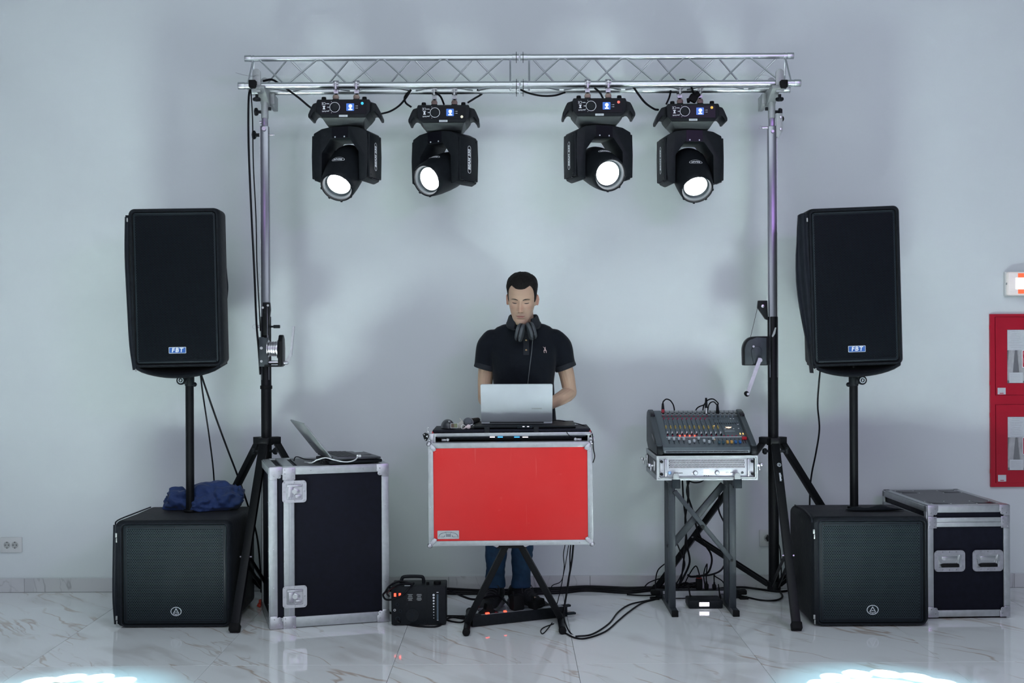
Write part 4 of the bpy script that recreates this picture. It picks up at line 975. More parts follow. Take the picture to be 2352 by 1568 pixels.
def rail(name, parent, a, b_, w, t, side, mat='edge', groove=True):
    b = MB(); b.bar(a, b_, w, t, side, .0015)
    o = b.build(name, mat, parent)
    return o

# left tall case (lid seam on its left)
fc = at(621, 1444, 5.97)
case1 = thing('flight_case', 'tall black flight case with two latches carrying a laptop, left', 'flight case', (fc.x, 5.97, 0), (0, 0, R(16)))
W, H, D = 0.585, 0.788, 0.47
MB().box((W / 2, D / 2, H / 2 + .002), (W - .012, D - .012, H - .012)).build('shell', 'lam', case1)
e = 0.036
for x in (0.0175, W - 0.0165): rail('edge_rail', case1, (x, -.001, .004), (x, -.001, H), 0.036, .010, (0, 1, 0))
for z in (0.029, H - 0.0175): rail('edge_rail', case1, (0.0, -.0015, z), (W, -.0015, z), 0.036 if z > .1 else 0.05, .010, (0, 1, 0))
rail('lid_rail', case1, (0.092, -.002, .03), (0.092, -.002, H - .03), 0.052, .012, (0, 1, 0))
b = MB(); b.box((0.092, -.0085, H / 2), (.004, .002, H - .09)); b.box((0.104, -.0085, H / 2), (.002, .002, H - .09)); b.build('seam_groove', 'print', case1)
for y in (0.016, D - .016): rail('edge_rail', case1, (-.001, y, .004), (-.001, y, H), 0.034, .010, (1, 0, 0), 'edge')
for z in (.029, H - .0175): rail('edge_rail', case1, (-.001, 0, z), (-.001, D, z), .036, .010, (1, 0, 0))
rail('edge_rail', case1, (0, 0.0175, H), (W, 0.0175, H), 0.036, .008, (0, 0, 1)); rail('edge_rail', case1, (0, D - .0175, H), (W, D - .0175, H), 0.036, .008, (0, 0, 1))
rail('edge_rail', case1, (0.0175, 0, H), (0.0175, D, H), 0.036, .008, (0, 0, 1)); rail('edge_rail', case1, (W - .0175, 0, H), (W - .0175, D, H), 0.036, .008, (0, 0, 1))
rail('lid_rail', case1, (0.092, .02, H), (0.092, D - .02, H), 0.052, .010, (0, 0, 1))
MB().box((W * .58, D / 2, H + .0005), (W * .68, D - .07, .004)).build('top_panel', 'glam', case1)
for zc in (0.155, H - 0.118): latch(case1, 0.118, zc, 0.118, 0.108, -.009)
for (x, z, sx, sz) in ((0, 0.004, 1, 1), (W, 0.004, -1, 1), (0, H + .002, 1, -1), (W, H + .002, -1, -1)): corner(case1, x, z, sx, sz, -.0075, 0.054)
for z in (0.03, H - 0.03):
    b = MB(); b.box((0.092, -.0095, z), (0.062, .003, 0.060), bev=.001); hb = b.build('seam_bracket', 'steel', case1)
    b = MB(); rivets(b, [(0.092 + q * .02, -.011, z + k * .019) for q in (-1, 1) for k in (-1, 0, 1)], .0036); b.build('rivets', 'chrome', hb)
b = MB(); rivets(b, [(x, -.0062, z) for x in (0.0175, W - .0165) for z in (.2, .39, .58)] + [(x, -.0065, z) for z in (.03, H - .0175) for x in (.2, .33, .46)], .0032); rivets(b, [(-.0065, .016, z) for z in (.12, .25, .38, .5, .62)], .0032, (-1, 0, 0)); b.build('rivets', 'chrome', case1)
for k in range(3):
    b = MB(); b.bar((W + .004, D * .3, .3 + k * .0), (W + .004, D * .5, .3), .02, .01, (1, 0, 0)) if k == 0 else b.box((W + .003, D * .3, .55 if k == 1 else .2), (.012, .06, .05), bev=.004); b.build('side_latch', 'black', case1)

# right case
k = 2808 / 6.13
rc = at(2131, 1424, 6.13); W, D = (2321 - 2131) / k, 0.65; H = (1421 - 1164) / k + .004
case2 = thing('flight_case', 'black flight case with two recessed handles at the right end', 'flight case', (rc.x, 6.13, 0), (0, 0, R(2)))
MB().box((W / 2, D / 2, H / 2 + .006), (W - .012, D - .012, H - .012)).build('shell', 'lam', case2)
MB().box((W / 2, D / 2, .006), (W - .02, D - .02, .012)).build('foot_strip', 'rubber', case2)
for x in (0.0145, W - 0.0145): rail('edge_rail', case2, (x, -.001, .010), (x, -.001, H), 0.029, .010, (0, 1, 0))
for z in (0.026, H - 0.0165): rail('edge_rail', case2, (0, -.0015, z), (W, -.0015, z), 0.033, .010, (0, 1, 0))
for z, nm in ((H - 0.070, 'lid_rail'), (H - 0.0935, 'body_rail')): rail(nm, case2, (0, -.002, z), (W, -.002, z), 0.0225, .012, (0, 1, 0))
for x in (-.001, W + .001):
    for y in (0.0145, D - .0145): rail('edge_rail', case2, (x, y, .01), (x, y, H), .029, .01, (1, 0, 0))
    for z in (.026, H - .0165, H - .07, H - .0935): rail('edge_rail', case2, (x, 0, z), (x, D, z), .029 if z < H - .12 or z > H - .03 else .0225, .01, (1, 0, 0))
for y in (.015, D - .015): rail('edge_rail', case2, (0, y, H), (W, y, H), .03, .008, (0, 0, 1))
for x in (.015, W - .015): rail('edge_rail', case2, (x, 0, H), (x, D, H), .03, .008, (0, 0, 1))
MB().box((W / 2, D / 2, H + .001), (W - .05, D - .05, .004)).build('top_panel', 'glam', case2)
for x in (W * .22, W * .78):
    for y in (D * .15, D * .82):
        b = MB(); b.box((x, y, H + .002), (W * .19, D * .13, .0045), bev=.001); cp = b.build('castor_cup', 'gloss', case2)
        b = MB(); rivets(b, [(x + q * W * .12, y + s * D * .07, H + .003) for q in (-1, 1) for s in (-1, 1)], .004, (0, 0, 1)); b.build('rivets', 'chrome', cp)
for (x, z, sx, sz) in ((0, 0.010, 1, 1), (W, 0.010, -1, 1), (0, H + .002, 1, -1), (W, H + .002, -1, -1)): corner(case2, x, z, sx, sz, -.0075, 0.046)
for x in (0.022, W - .022):
    b = MB(); b.box((x, -.0095, H - .082), (.044, .003, .058), bev=.001); hb = b.build('seam_bracket', 'steel', case2)
    b = MB(); rivets(b, [(x + q * .012, -.011, H - .082 + s * .02) for q in (-1, 1) for s in (-1, 0, 1)], .0034); b.build('rivets', 'chrome', hb)
for cx in ((2181 - 2131) / k, (2270 - 2131) / k):
    w_, h_ = 0.157, 0.107; cz = H - (1290 - 1164) / k
    b = MB(); frame_prism(b, rrect(cx - w_ / 2, cx + w_ / 2, cz - h_ / 2, cz + h_ / 2, .02), rrect(cx - w_ * .37, cx + w_ * .37, cz - h_ * .30, cz + h_ * .28, .006), -.010, -.005); hd = b.build('handle', 'steel', case2)
    b = MB(); b.box((cx, -.0062, cz), (w_ * .74, .0015, h_ * .58)); b.bar((cx - w_ * .36, -.010, cz + h_ * .27), (cx - w_ * .28, -.014, cz - h_ * .12), .012, .006); b.bar((cx + w_ * .36, -.010, cz + h_ * .27), (cx + w_ * .28, -.014, cz - h_ * .12), .012, .006); b.box((cx, -.009, cz + .012), (w_ * .5, .004, h_ * .18), bev=.001); b.build('handle_dish', 'chrome', hd)
    b = MB(); b.cyl((cx - w_ * .28, -.016, cz - h_ * .20), (cx + w_ * .28, -.016, cz - h_ * .20), .0085, n=14, bev=.002); b.build('grip', 'rubber', hd)
    b = MB(); rivets(b, [(cx + q * w_ * .22, -.010, cz + s * h_ * .42) for q in (-2, -1, 0, 1, 2) for s in (-1, 1) if not (abs(q) == 2 and False)], .0034); b.build('rivets', 'chrome', hd)

# ------------------------------------------------------------------ left laptop on its case
Rc = Matrix.Rotation(R(16), 4, 'Z')
def on_case1(px, py, z): return floor_at(px, py, z)
pc = Vector((-.835, 6.225, 0))
pad = thing('laptop_pad', 'flat black pad under the grey laptop on the tall flight case', 'laptop pad', (pc.x, pc.y, 0.797), (0, 0, R(22)))
MB().box((0, 0, 0.010), (0.27, 0.30, 0.016), bev=.005).build('pad', 'bplastic', pad)
b = MB()
for sx in (-1, 1):
    for sy in (-1, 1): b.cyl((sx * .11, sy * .13, 0), (sx * .11, sy * .13, .004), .008, n=10)
b.build('rubber_feet', 'rubber', pad)

def laptop(label, loc, yaw, W, D, L, lid_ang, base_mat, lid_mat, logo=False):
    """local: hinge along Y at x=0, keyboard towards +x"""
    r = thing('laptop', label, 'laptop', loc, (0, 0, yaw))
    MB().prism([(0, .004), (D, .004), (D, .012), (0.0, .020), (0, .004)][:4], -W / 2, W / 2, 'Y', .002).build('base', base_mat, r)
    kb = MB(); kz = lambda x: .020 - .008 * x / D + .0006
    kb.prism([(D * .10, kz(D * .10)), (D * .58, kz(D * .58)), (D * .58, kz(D * .58) - .001), (D * .10, kz(D * .10) - .001)], -W * .45, W * .45, 'Y'); k_ = kb.build('keyboard', base_mat, r)
    b = MB()
    for i in range(5):
        for j in range(13):
            x = D * (.13 + .095 * i); b.box((x + .008, -W * .42 + W * .84 * j / 12.0, kz(x) + .001), (D * .075, W * .056, .002))
    b.build('keys', 'key', k_, kind='stuff')
    b = MB(); b.box((D * .80, 0, kz(D * .8) + .0003), (D * .28, W * .3, .0008)); b.build('touchpad', 'lapd', r)
    up = Vector((cos(lid_ang), 0, sin(lid_ang))); nrm = Vector((-sin(lid_ang), 0, cos(lid_ang)))
    mt = Matrix((up, Vector((0, 1, 0)), nrm)).transposed().to_4x4(); mt.translation = Vector((-.002, 0, .016))
    b = MB(); b.prism([(u, v) for u, v in rrect(0, L, -W / 2, W / 2, .008)], 0.0, .006, 'Z', .0015); b.xf(mt); lid = b.build('lid', lid_mat, r)
    b = MB(); b.box((L / 2, 0, -.0003), (L * .9, W * .95, .001)); b.xf(mt); b.build('screen', P('dark_screen', (0.02, 0.022, 0.028), 0.15) if 'dark_screen' not in bpy.data.materials else bpy.data.materials['dark_screen'], lid)
    b = MB(); b.cyl((-.002, -W * .38, .014), (-.002, W * .38, .014), .007, n=12); b.build('hinge', 'lapd', r)
    if logo:
        b = MB(); b.box((L * .36, W * (.28 if logo == 1 else -.28), .0062), (.006, .05, .0006)); b.xf(mt); b.build('lid_mark', 'lapd' if logo == 1 else 'edge', lid)
    return r, lid
p2 = Vector((-.948, 6.18, 0))
lp1, _ = laptop('open grey laptop facing right on the tall flight case', (p2.x, p2.y, 0.8155), R(22), 0.33, 0.245, 0.222, R(128), 'lapd', 'lapg', 1)
b = MB(); b.box((0.205, 0.13, .0145), (.045, .05, .0008)); b.build('paper_label', 'paper', lp1)
cable('laptop_lead', [at(823, 1047, 5.98), at(815, 1056, 5.965), at(795, 1060.5, 5.96), at(768, 1056, 5.96), at(748, 1051, 5.965), at(728, 1056, 5.98), at(716, 1062, 6.0), (at(700, 1061, 6.1))], 0.0032, 'white laptop lead looping over the flight case edge', 'wcable')
b = MB(); b.box((0, 0, 0), (.022, .008, .012), bev=.002); o = b.build('plug', 'socket', lp1); o.location = lp1.matrix_basis.inverted() @ at(824, 1047, 5.985)
cable('thin_cable', [at(742, 1058, 6.06), at(718, 1056, 6.1), at(700, 1054, 6.16), at(685, 1049, 6.2), at(678, 1050, 6.22), at(675, 1058, 6.2)], 0.0026, 'thin black cable curled on the left flight case top')
b = MB(); rr_ = random.Random(3)
for q in range(7): b.tube(spline([at(722 + rr_.uniform(-8, 30), 1058 + rr_.uniform(-2, 6), 5.99 + rr_.uniform(0, .1)) for _ in range(4)], 5), 0.0022, 5)
p = at(735, 1060, 6.02); o = b.build('cable_tangle', 'cable', None, origin=p); tag(o, 'small tangle of black leads behind the grey laptop', 'cable')

# ------------------------------------------------------------------ DJ table: X stand, case, controller
YC = 5.86
def xs(px, y=YC): return at(px, 1130, y).x
xc = at(1177, 1260, 5.98).x
xst = thing('folding_stand', 'black folding X stand under the red flight case', 'stand', (xc, 6.0, 0))
fl_l, fl_r = floor_at(1071, 1460), floor_at(1292, 1456)
for sgn, f in ((-1, fl_l), (1, fl_r)):
    fx = f.x - xc
    b = MB(); b.cyl((fx, f.y - 6.0 + .01, .019), (fx - sgn * -0.0, .26, .019), .0165, n=16); ft = b.build('foot_tube', 'black', xst)
    for yy in (f.y - 6.0, .265):
        MB().cyl((fx, yy - .012, .0185), (fx, yy + .012, .0185), .0185, n=18, bev=.004).build('end_cap', 'rubber', ft)
    for yy in ((-0.045, 0.0) if sgn < 0 else (0.035, 0.08)):
        t_ = Vector((-fx * .96, yy, .885)); b = MB(); b.bar((fx, yy, .03), t_, .030, .022, (0, 1, 0), .002); b.build('leg', 'black', xst)
    b = MB(); b.cyl((-fx * .96, -.13, .893), (-fx * .96, .22, .893), .014, n=14); b.build('top_rest', 'rubber', xst)
b = MB(); b.cyl((0, -.075, .455), (0, .1, .455), .016, n=14); b.build('pivot_bolt', 'steel', xst)

# red lid hung in front: slightly rolled like the photo
ctr = at(1172.7, 1134, YC)
hw, hh = 0.5 * 378 * YC / FPX - .002, 0.5 * 235 * YC / FPX
lid = thing('flight_case', 'red flight case front with metal rims hanging before the folding stand', 'flight case', (ctr.x, YC, ctr.z), (0, R(-0.3), 0))
MB().box((0, .045, 0), (2 * hw - .006, .085, 2 * hh - .006)).build('lid_shell', 'lam', lid)
MB().prism([(-hw + .02, -hh + .038), (-hw + .038, -hh + .02), (hw - .038, -hh + .02), (hw - .02, -hh + .038), (hw - .02, hh - .038), (hw - .038, hh - .02), (-hw + .038, hh - .02), (-hw + .02, hh - .038)], -.002, .004).build('red_panel', 'red', lid)
for s in (-1, 1):
    rail('edge_rail', lid, (s * (hw - .011), -.001, -hh), (s * (hw - .011), -.001, hh), .0245, .009, (0, 1, 0))
    rail('edge_rail', lid, (-hw, -.0015, s * (hh - .011)), (hw, -.0015, s * (hh - .011)), .0245, .009, (0, 1, 0))
    rail('edge_rail', lid, (s * (hw), .045, -hh), (s * hw, .045, hh), .085, .005, (1, 0, 0)); rail('edge_rail', lid, (-hw, .045, s * hh), (hw, .045, s * hh), .085, .005, (0, 0, 1))
b = MB(); rivets(b, [(x, -.006, s * (hh - .011)) for x in (-.34, -.12, .12, .33) for s in (-1, 1)] + [(s * (hw - .010), -.0055, z) for z in (-.19, -.06, .06, .2) for s in (-1, 1)], .0032); b.build('rivets', 'chrome', lid)
for sx in (-1, 1):
    for sz in (-1, 1):
        b = MB(); b.sph((sx * (hw - .004), .002, sz * (hh - .002)), .0135, u=18, v=12); x0, z0 = sx * (hw - .004), sz * (hh - .002)
        b.prism([(x0, z0 - sz * .012), (x0 - sx * .012, z0), (x0 - sx * .030, z0 - sz * .018), (x0 - sx * .034, z0 - sz * .030), (x0 - sx * .022, z0 - sz * .036), (x0 - sx * .012, z0 - sz * .032)], -.010, -.003, 'Y', .001); cc = b.build('ball_corner', 'chrome' if False else 'steel', lid)
        b = MB(); rivets(b, [(x0 - sx * .030, -.010, z0 - sz * .023), (x0 - sx * .018, -.010, z0 - sz * .032)], .0028); b.build('rivets', 'chrome', cc)
# maker's plate
kx = YC / FPX; X = lambda px: (px - 1172.7) * kx; Z = lambda py: -(py - 1134) * kx
b = MB(); b.prism(rrect(X(1004), X(1053.5), Z(1235.5) , Z(1216.5), .003), -.0045, -.001); pt = b.build('maker_plate', 'edge', lid)
b = MB(); n = 14
for s in (-1, 1):
    o_ = [(X(1029 + s * (6 + 16.5 * sin(i / n * pi / 2) ** 1.0)), Z(1232 - 11.5 * cos(i / n * pi / 2) ** .8)) for i in range(n + 1)]
    i_ = [(X(1029 + s * (6 + 15.4 * sin(i / n * pi / 2))), Z(1232 - 10.6 * cos(i / n * pi / 2) ** .8)) for i in range(n + 1)]
    for a in range(n): b.prism([o_[a], o_[a + 1], i_[a + 1], i_[a]], -.0052, -.004)
    b.prism([(X(1029 + s * 22), Z(1230.6)), (X(1029 + s * 10), Z(1230.2)), (X(1029 + s * 8.3), Z(1226)), (X(1029 + s * 8.0), Z(1230)), (X(1029 + s * 11), Z(1231.2))], -.0052, -.004)
    b.box((X(1029 + s * 5), -.0046, Z(1225.5)), (.0012, .0012, .022))
b.box((X(1029), -.0046, Z(1226)), (.021, .0012, .0032)); b.box((X(1029), -.0046, Z(1229)), (.020, .0012, .0032)); b.box((X(1029), -.0046, Z(1222)), (.018, .0012, .0008)); b.box((X(1029), -.0046, Z(1219.8)), (.034, .0012, .0012))
b.build('arched_emblem', P('emblem_ink', (0.06, 0.07, 0.10), 0.5), pt)
# carry handle beneath
b = MB(); b.prism([(-.092, -hh - .001), (-.055, -hh - .001), (-.064, -hh - .012), (-.07, -hh - .014), (-.09, -hh - .004)], .02, .05, 'Y', .001); b.prism([(.092, -hh - .001), (.055, -hh - .001), (.064, -hh - .012), (.07, -hh - .014), (.09, -hh - .004)], .02, .05, 'Y', .001); hl = b.build('carry_handle', 'steel', lid)
b = MB()
for q in range(20): b.cyl((-.066 + q * .007, .035, -hh - .013), (-.066 + q * .007 + .0055, .035, -hh - .013), .0085, n=10)
b.cyl((-.07, .035, -hh - .013), (.074, .035, -hh - .013), .007, n=10); b.build('sprung_grip', 'black', hl)

# case tray on the stand, with the sliding laptop shelf
zt0, zt1 = at(1172, 1017, 5.92).z, 0.976
tray = thing('flight_case', 'low flight case tray with a sliding black shelf on the folding stand', 'flight case', (at(1175, 1000, 5.90).x, 5.90, zt0), (0, R(-0.3), 0))
TWd = 0.5 * 365 * 5.90 / FPX; TDp = 0.30; th = zt1 - zt0
MB().box((0, TDp / 2 + .01, .004), (2 * TWd, TDp - .02, .008)).build('tray_floor', 'lam', tray)
for s in (-1, 1):
    MB().box((s * (TWd - .004), TDp / 2, th * .45), (.008, TDp, th * .9)).build('side_panel', P('red_side', (0.4, 0.01, 0.015), 0.4) if 'red_side' not in bpy.data.materials else bpy.data.materials['red_side'], tray)
    rail('edge_rail', tray, (s * (TWd - .004), .004, 0), (s * (TWd - .004), .004, th * .7), .026, .008, (0, 1, 0)); rail('edge_rail', tray, (s * TWd, 0, .014), (s * TWd, TDp, .014), .026, .006, (1, 0, 0))
    b = MB(); b.sph((s * (TWd + .002), 0.004, 0.008), .011, u=14, v=10); b.build('ball_corner', 'steel', tray)
MB().box((0, TDp - .004, th * .45), (2 * TWd, .008, th * .9)).build('back_panel', 'lam', tray)
sh = MB().box((0, TDp / 2, th - .006), (2 * TWd - .006, TDp, .012), bev=.001).build('laptop_shelf', 'lam', tray)
MB().box((0, -.0015, th - .0235), (2 * TWd - .004, .006, .0165), bev=.001).build('shelf_rail', 'edge', tray)
MB().box((0, .004, th - .035), (2 * TWd - .05, .010, .006)).build('shelf_lip', 'frame', tray)
b = MB()
for q in range(22):
    x = -TWd + .05 + q * (2 * TWd - .1) / 21; b.prism([(x - .011, th - .038), (x + .011, th - .038), (x + .007, th - .0415), (x - .007, th - .0415)], .0, .006)
b.build('comb_edge', 'lam', tray)
# butterfly latch on the left, wire hook
b = MB(); x0 = -TWd - .012
b.prism([(x0 - .034, th - .020), (x0 - .022, th - .012), (x0 - .006, th - .018), (x0 - .004, th - .034), (x0 - .014, th - .052), (x0 - .022, th - .052), (x0 - .028, th - .040)], .003, .009, 'Y', .001); bl = b.build('butterfly_latch', 'black', tray)
b = MB(); rivets(b, [(x0 - .026, .003, th - .021), (x0 - .020, .003, th - .046)], .0035); b.prism([(x0 - .018, th - .030), (x0 - .010, th - .024), (x0 - .009, th - .036)], .001, .0035); b.tube(spline([(x0 + .002, 0.0, th - .034), (x0 - .004, 0.0, th - .014), (x0 - .012, 0, th + .004), (x0 - .009, 0, th + .012), (x0 - .004, 0, th + .011)], 5), .0013, 6); b.build('latch_spring', 'chrome', bl)
b = MB(); b.box((-TWd - .003, .004, th * .45), (.022, .02, th * .62), bev=.003); b.box((TWd + .004, .004, th * .25), (.028, .02, .018), bev=.003); b.build('latch_keeper', 'steel', tray)
# controller inside the tray
dc = thing('dj_controller', 'black DJ controller inside the tray with small lit buttons', 'controller', (tray.location.x, 5.935, zt0 + .009))
MB().box((0, .125, .014), (2 * TWd - .09, .24, .022), bev=.004).build('body', 'bplastic', dc)
for nm, mt, pxs in (('blue_key', 'led_blue', ((1143, 1155), (1181, 1193.5))), ('white_key', 'led_white', ((1125, 1136.5), (1200, 1213)))):
    for a, c_ in pxs:
        p0_, p1_ = at(a, 1003.5, 5.892), at(c_, 1003.5, 5.892)
        MB().box(((p0_.x + p1_.x) / 2 - dc.location.x, -.042, p0_.z - dc.location.z), (p1_.x - p0_.x, .008, .0042), bev=.001).build(nm, mt, dc)
b = MB(); b.box((0, .003, .022), (.30, .006, .006)); b.build('front_strip', 'gloss', dc)
b = MB()
for s in (-1, 1): b.cyl((s * .31, .0, .007), (s * .31, .012, .007), .007, n=12); b.box((s * (TWd - .055), .0, .006), (.024, .012, .012), bev=.002)
b.build('front_jack', 'steel', dc)
for s in (-1, 1): MB().cyl((s * .2, .13, .026), (s * .2, .13, .034), .07, n=36, bev=.003).build('jog_wheel', 'lapd', dc)
b = MB()
for i in range(3):
    for j in range(5): b.cyl((-.04 + j * .02, .08 + i * .05, .024), (-.04 + j * .02, .08 + i * .05, .036), .006, n=10)
b.build('knobs', 'rubber', dc, kind='stuff')

# laptop riser and silver laptop
zs = zt1 + .001
ris = thing('laptop_riser', 'black laptop cooling stand on the DJ shelf', 'laptop stand', (at(1205, 975, 5.98).x, 5.93, zs))
MB().prism([(0.0, .006), (.012, .013), (.24, .022), (.25, .018), (.24, .012), (.01, .001)], -.248, .248, 'X', .003).build('platform', 'bplastic', ris)
for px in (1118.5, 1231.5):
    x = at(px, 985, 5.92).x - ris.location.x
    MB().prism([(-.034, -.020), (-.030, -.032), (-.024, -.02), (-.022, .003), (.004, .003), (.004, .009), (-.034, .009)], x - .013, x + .013, 'X', .002).build('front_leg', 'bplastic', ris)
b = MB()
for s in (-1, 1): b.box((s * .22, .235, .007), (.02, .02, .012))
b.build('rear_foot', 'rubber', ris)
b = MB(); b.prism([(-.037, .002), (.037, .002), (.04, .016), (-.04, .016)], -.012, .004, 'Y', .002); cb = b.build('front_bracket', 'frame', ris)
b = MB()
for q in (-.006, .016): b.box((q, -.0125, .011), (.010, .001, .003))
b.build('indicator', 'led_white', cb)
# laptop: hinge towards the camera, screen facing the DJ
hz = zs + .0265
lx = at(1187, 970, 6.04).x
dj, ld = laptop('open silver laptop on the DJ table, lid back to the camera', (lx, 6.02, hz - .012), R(90 - .4), 0.349, 0.225, 0.222, R(122), 'lap', 'lap', 2)
b = MB(); b.box((0.02, 0, 0.0), (.012, .30, .008)); b.build('hinge_cover', 'lapd', dj)

# mouse, microphone, keys, tag
b = MB(); blob_c = at(1028, 978, 5.98)
mo = thing('computer_mouse', 'black computer mouse on the left of the DJ shelf', 'mouse', (blob_c.x, 6.0, zs), (0, 0, R(15)))
b = MB(); rg = []
for k_ in range(13):
    t = k_ / 12; y = -.05 + .1 * t; e = max(.02, (1 - (2 * t - 1) ** 4)) ** .5; wv = .031 * e; hz_ = (.036 * e) * (0.75 + .35 * sin(pi * (t * .75 + .12)))
    rg.append([Vector((wv * cos(a), y, .004 + max(0, hz_ * sin(a)) if a < pi else .001)) for a in [2 * pi * q / 20 for q in range(20)]])
b.loft(rg); b.build('shell', 'lapd', mo, ang=60)
b = MB(); b.cyl((-.004, -.030, .030), (.004, -.030, .030), .008, n=14); b.build('scroll_wheel', 'chrome', mo)
b = MB(); b.box((0, -.032, .0305), (.0015, .03, .01)); b.box((0, -.012, .0362), (.004, .010, .002)); b.build('button_seam', 'gloss', mo)

mp_ = at(1076, 973, 6.02)
mic = thing('microphone', 'handheld microphone lying on the DJ shelf, ball end forward', 'microphone', (mp_.x, 5.98, zs + .027), (0, 0, R(-12)))
b = MB(); b.sph((0, 0, 0), .0255, (1, 1.05, 1), 24, 16); b.build('ball_grille', P('mic_mesh', (0.16, 0.17, 0.19), 0.35, 0.7, bump=.6, bscale=900), mic)
b = MB(); b.lathe([(.0262, -.004), (.0262, .004)], 28, Matrix.Rotation(pi / 2, 4, 'X')); b.build('grille_band', 'steel', mic)
b = MB(); b.lathe([(.020, .018), (.023, .026), (.018, .06), (.013, .20), (.011, .205)], 24, Matrix.Rotation(-pi / 2, 4, 'X')); b.build('mic_body', 'bplastic', mic)

kp = at(1062, 985, 5.925)
ks = thing('key_ring', 'bunch of keys with a square photo fob on the DJ shelf', 'keys', (kp.x, 5.935, zs))
x1 = at(1043, 982, 5.925).x - kp.x
b = MB(); b.prism(rrect(x1 - .0185, x1 + .0185, .004, .030, .003), .0, .004, 'Y', .001); fo = b.build('photo_fob', 'paper', ks); fo.rotation_euler = (R(-25), 0, 0)
b = MB(); b.prism([(x1 - .016, .006), (x1, .006), (x1 - .002, .028), (x1 - .016, .028)], -.0006, .0); b.build('fob_picture', P('fob_brown', (0.09, 0.05, 0.03), 0.5), fo)
b = MB(); b.prism([(x1, .006), (x1 + .016, .006), (x1 + .016, .028), (x1 - .002, .028)], -.0006, .0); b.build('fob_picture', P('fob_green', (0.16, 0.18, 0.09), 0.5), fo)
b = MB(); b.ring((.004, 0, .010), .011, .0095, .0015, 'Y', 20); b.build('split_ring', 'chrome', ks)
b = MB()
b.prism(arc(.030, .012, .011, R(-150), R(150), 12) + [(.012, .010), (.0, -.001 + .002), (.004, .0)], -.018, -.0155, 'Y', .0006); o = b.build('key', P('pale_key', (0.55, 0.45, 0.45), 0.4, 0.5), ks)
b = MB(); b.prism([(.028, .018), (.05, .024), (.05, .021), (.03, .014)], -.004, -.002); b.build('key', 'steel', ks)
tp = at(1058, 972, 5.96)
b = MB(); b.prism([(-.018, 0), (.010, 0), (.016, .012), (.013, .034), (.002, .038), (-.012, .026), (-.017, .012)], 0, .012, 'Y', .003); b.prism([(.004, .036), (.010, .036), (-.004, .050), (-.008, .049)], .004, .007); o = b.build('cream_pouch', P('cream_cloth', (0.46, 0.45, 0.40), 0.8, bump=.3, bscale=80), None); o.location = (tp.x, 5.955, zs + .001); tag(o, 'small cream cloth scrap between mouse and microphone', 'cloth')

# ------------------------------------------------------------------ mixer stand, amp rack, mixer
xA, xB = at(1544, 1250, 6.27).x, at(1683, 1250, 6.27).x
ms = thing('mixer_stand', 'dark grey two-post folding stand under the amplifier rack', 'stand', ((xA + xB) / 2, 6.4, 0))
hx = (xB - xA) / 2; zr = 0.695
for s in (-1, 1):
    x = s * hx
    MB().box((x + (.003 if s > 0 else .003), .0, .016), (.032, .40, .030), bev=.002).build('foot_bar', 'standg', ms)
    b = MB(); b.box((x + .003, -.203, .016), (.034, .012, .032), bev=.003); b.box((x + .003, .203, .016), (.034, .012, .032), bev=.003); b.build('foot_cap', 'rubber', ms)
    MB().box((x, -.115, .36), (.034, .030, .66), bev=.002).build('front_post', 'standg', ms)
    po = MB().box((x - .002, .04, .36), (.030, .030, .66), bev=.002).build('rear_post', 'standg', ms)
    b = MB(); b.box((x + .0165, .04, .50), (.004, .006, .22)); b.box((x + .0165, .04, .14), (.004, .006, .16)); b.build('slot', 'gloss', po)
    MB().box((x, .0, zr - .016), (.032, .46, .028), bev=.002).build('top_arm', 'standg', ms)
    b = MB(); b.box((x + .008, -.222, zr - .018), (.042, .034, .046), bev=.003); b.build('arm_cap', 'frame', ms)
    b = MB(); b.prism([(x - .008, zr - .002), (x + .022, zr - .002), (x + .022, zr + .026), (x + .016, zr + .036), (x - .002, zr + .036), (x - .008, zr + .026)], -.236, -.228, 'Y', .001); b.build('front_stop', 'grey', ms)
b = MB(); b.bar((-hx + .012, -.135, .63), (hx - .006, -.135, .275), .024, .007, (0, 1, 0), .001); b.build('cross_brace', 'standg', ms)
b = MB(); b.bar((hx - .02, .02, .645), (-hx + .004, .02, .31), .034, .026, (0, 1, 0), .002); b.build('cross_brace', 'standg', ms)
b = MB(); b.cyl((.0, -.145, .447), (0, .04, .447), .010, n=12); b.cyl((hx - .006, -.142, .275), (hx - .006, -.1, .275), .007, n=10); b.cyl((-hx - .006, -.05, .30), (-hx + .014, -.05, .30), .006, n=10); b.build('brace_bolt', 'black', ms)

# amp rack: front frame at Y 6.19
YR = 6.18; kr = YR / FPX
ra = at(1508, 1072, YR); rb = at(1740, 1072, YR)
RW = rb.x - ra.x; z0 = zr; z1 = at(1624, 1046, YR).z; RH = z1 - z0; RD = 0.46
rk = thing('rack_case', 'open grey rack case with aluminium rim on the mixer stand', 'rack case', ((ra.x + rb.x) / 2, YR, z0))
b = MB(); hwk = RW / 2
for s in (-1, 1): b.box((s * (hwk - .006), RD / 2, RH / 2), (.010, RD, RH - .004))
b.box((0, RD / 2, .006), (RW - .004, RD, .010)); b.box((0, RD / 2, RH - .006), (RW - .004, RD, .010)); b.box((0, RD - .004, RH / 2), (RW - .01, .008, RH - .01)); b.build('shell', 'glam', rk)
b = MB(); frame_prism(b, rrect(-hwk, hwk, 0, RH, .002), rrect(-hwk + .0075, hwk - .0075, .0075, RH - .0075, .002), -.008, .02); b.build('front_rim', 'edge', rk)
b = MB(); frame_prism(b, rrect(-hwk + .009, hwk - .009, .009, RH - .009, .002), rrect(-hwk + .014, hwk - .014, .0135, RH - .0135, .002), -.004, .02); b.build('inner_rim', 'edge', rk)
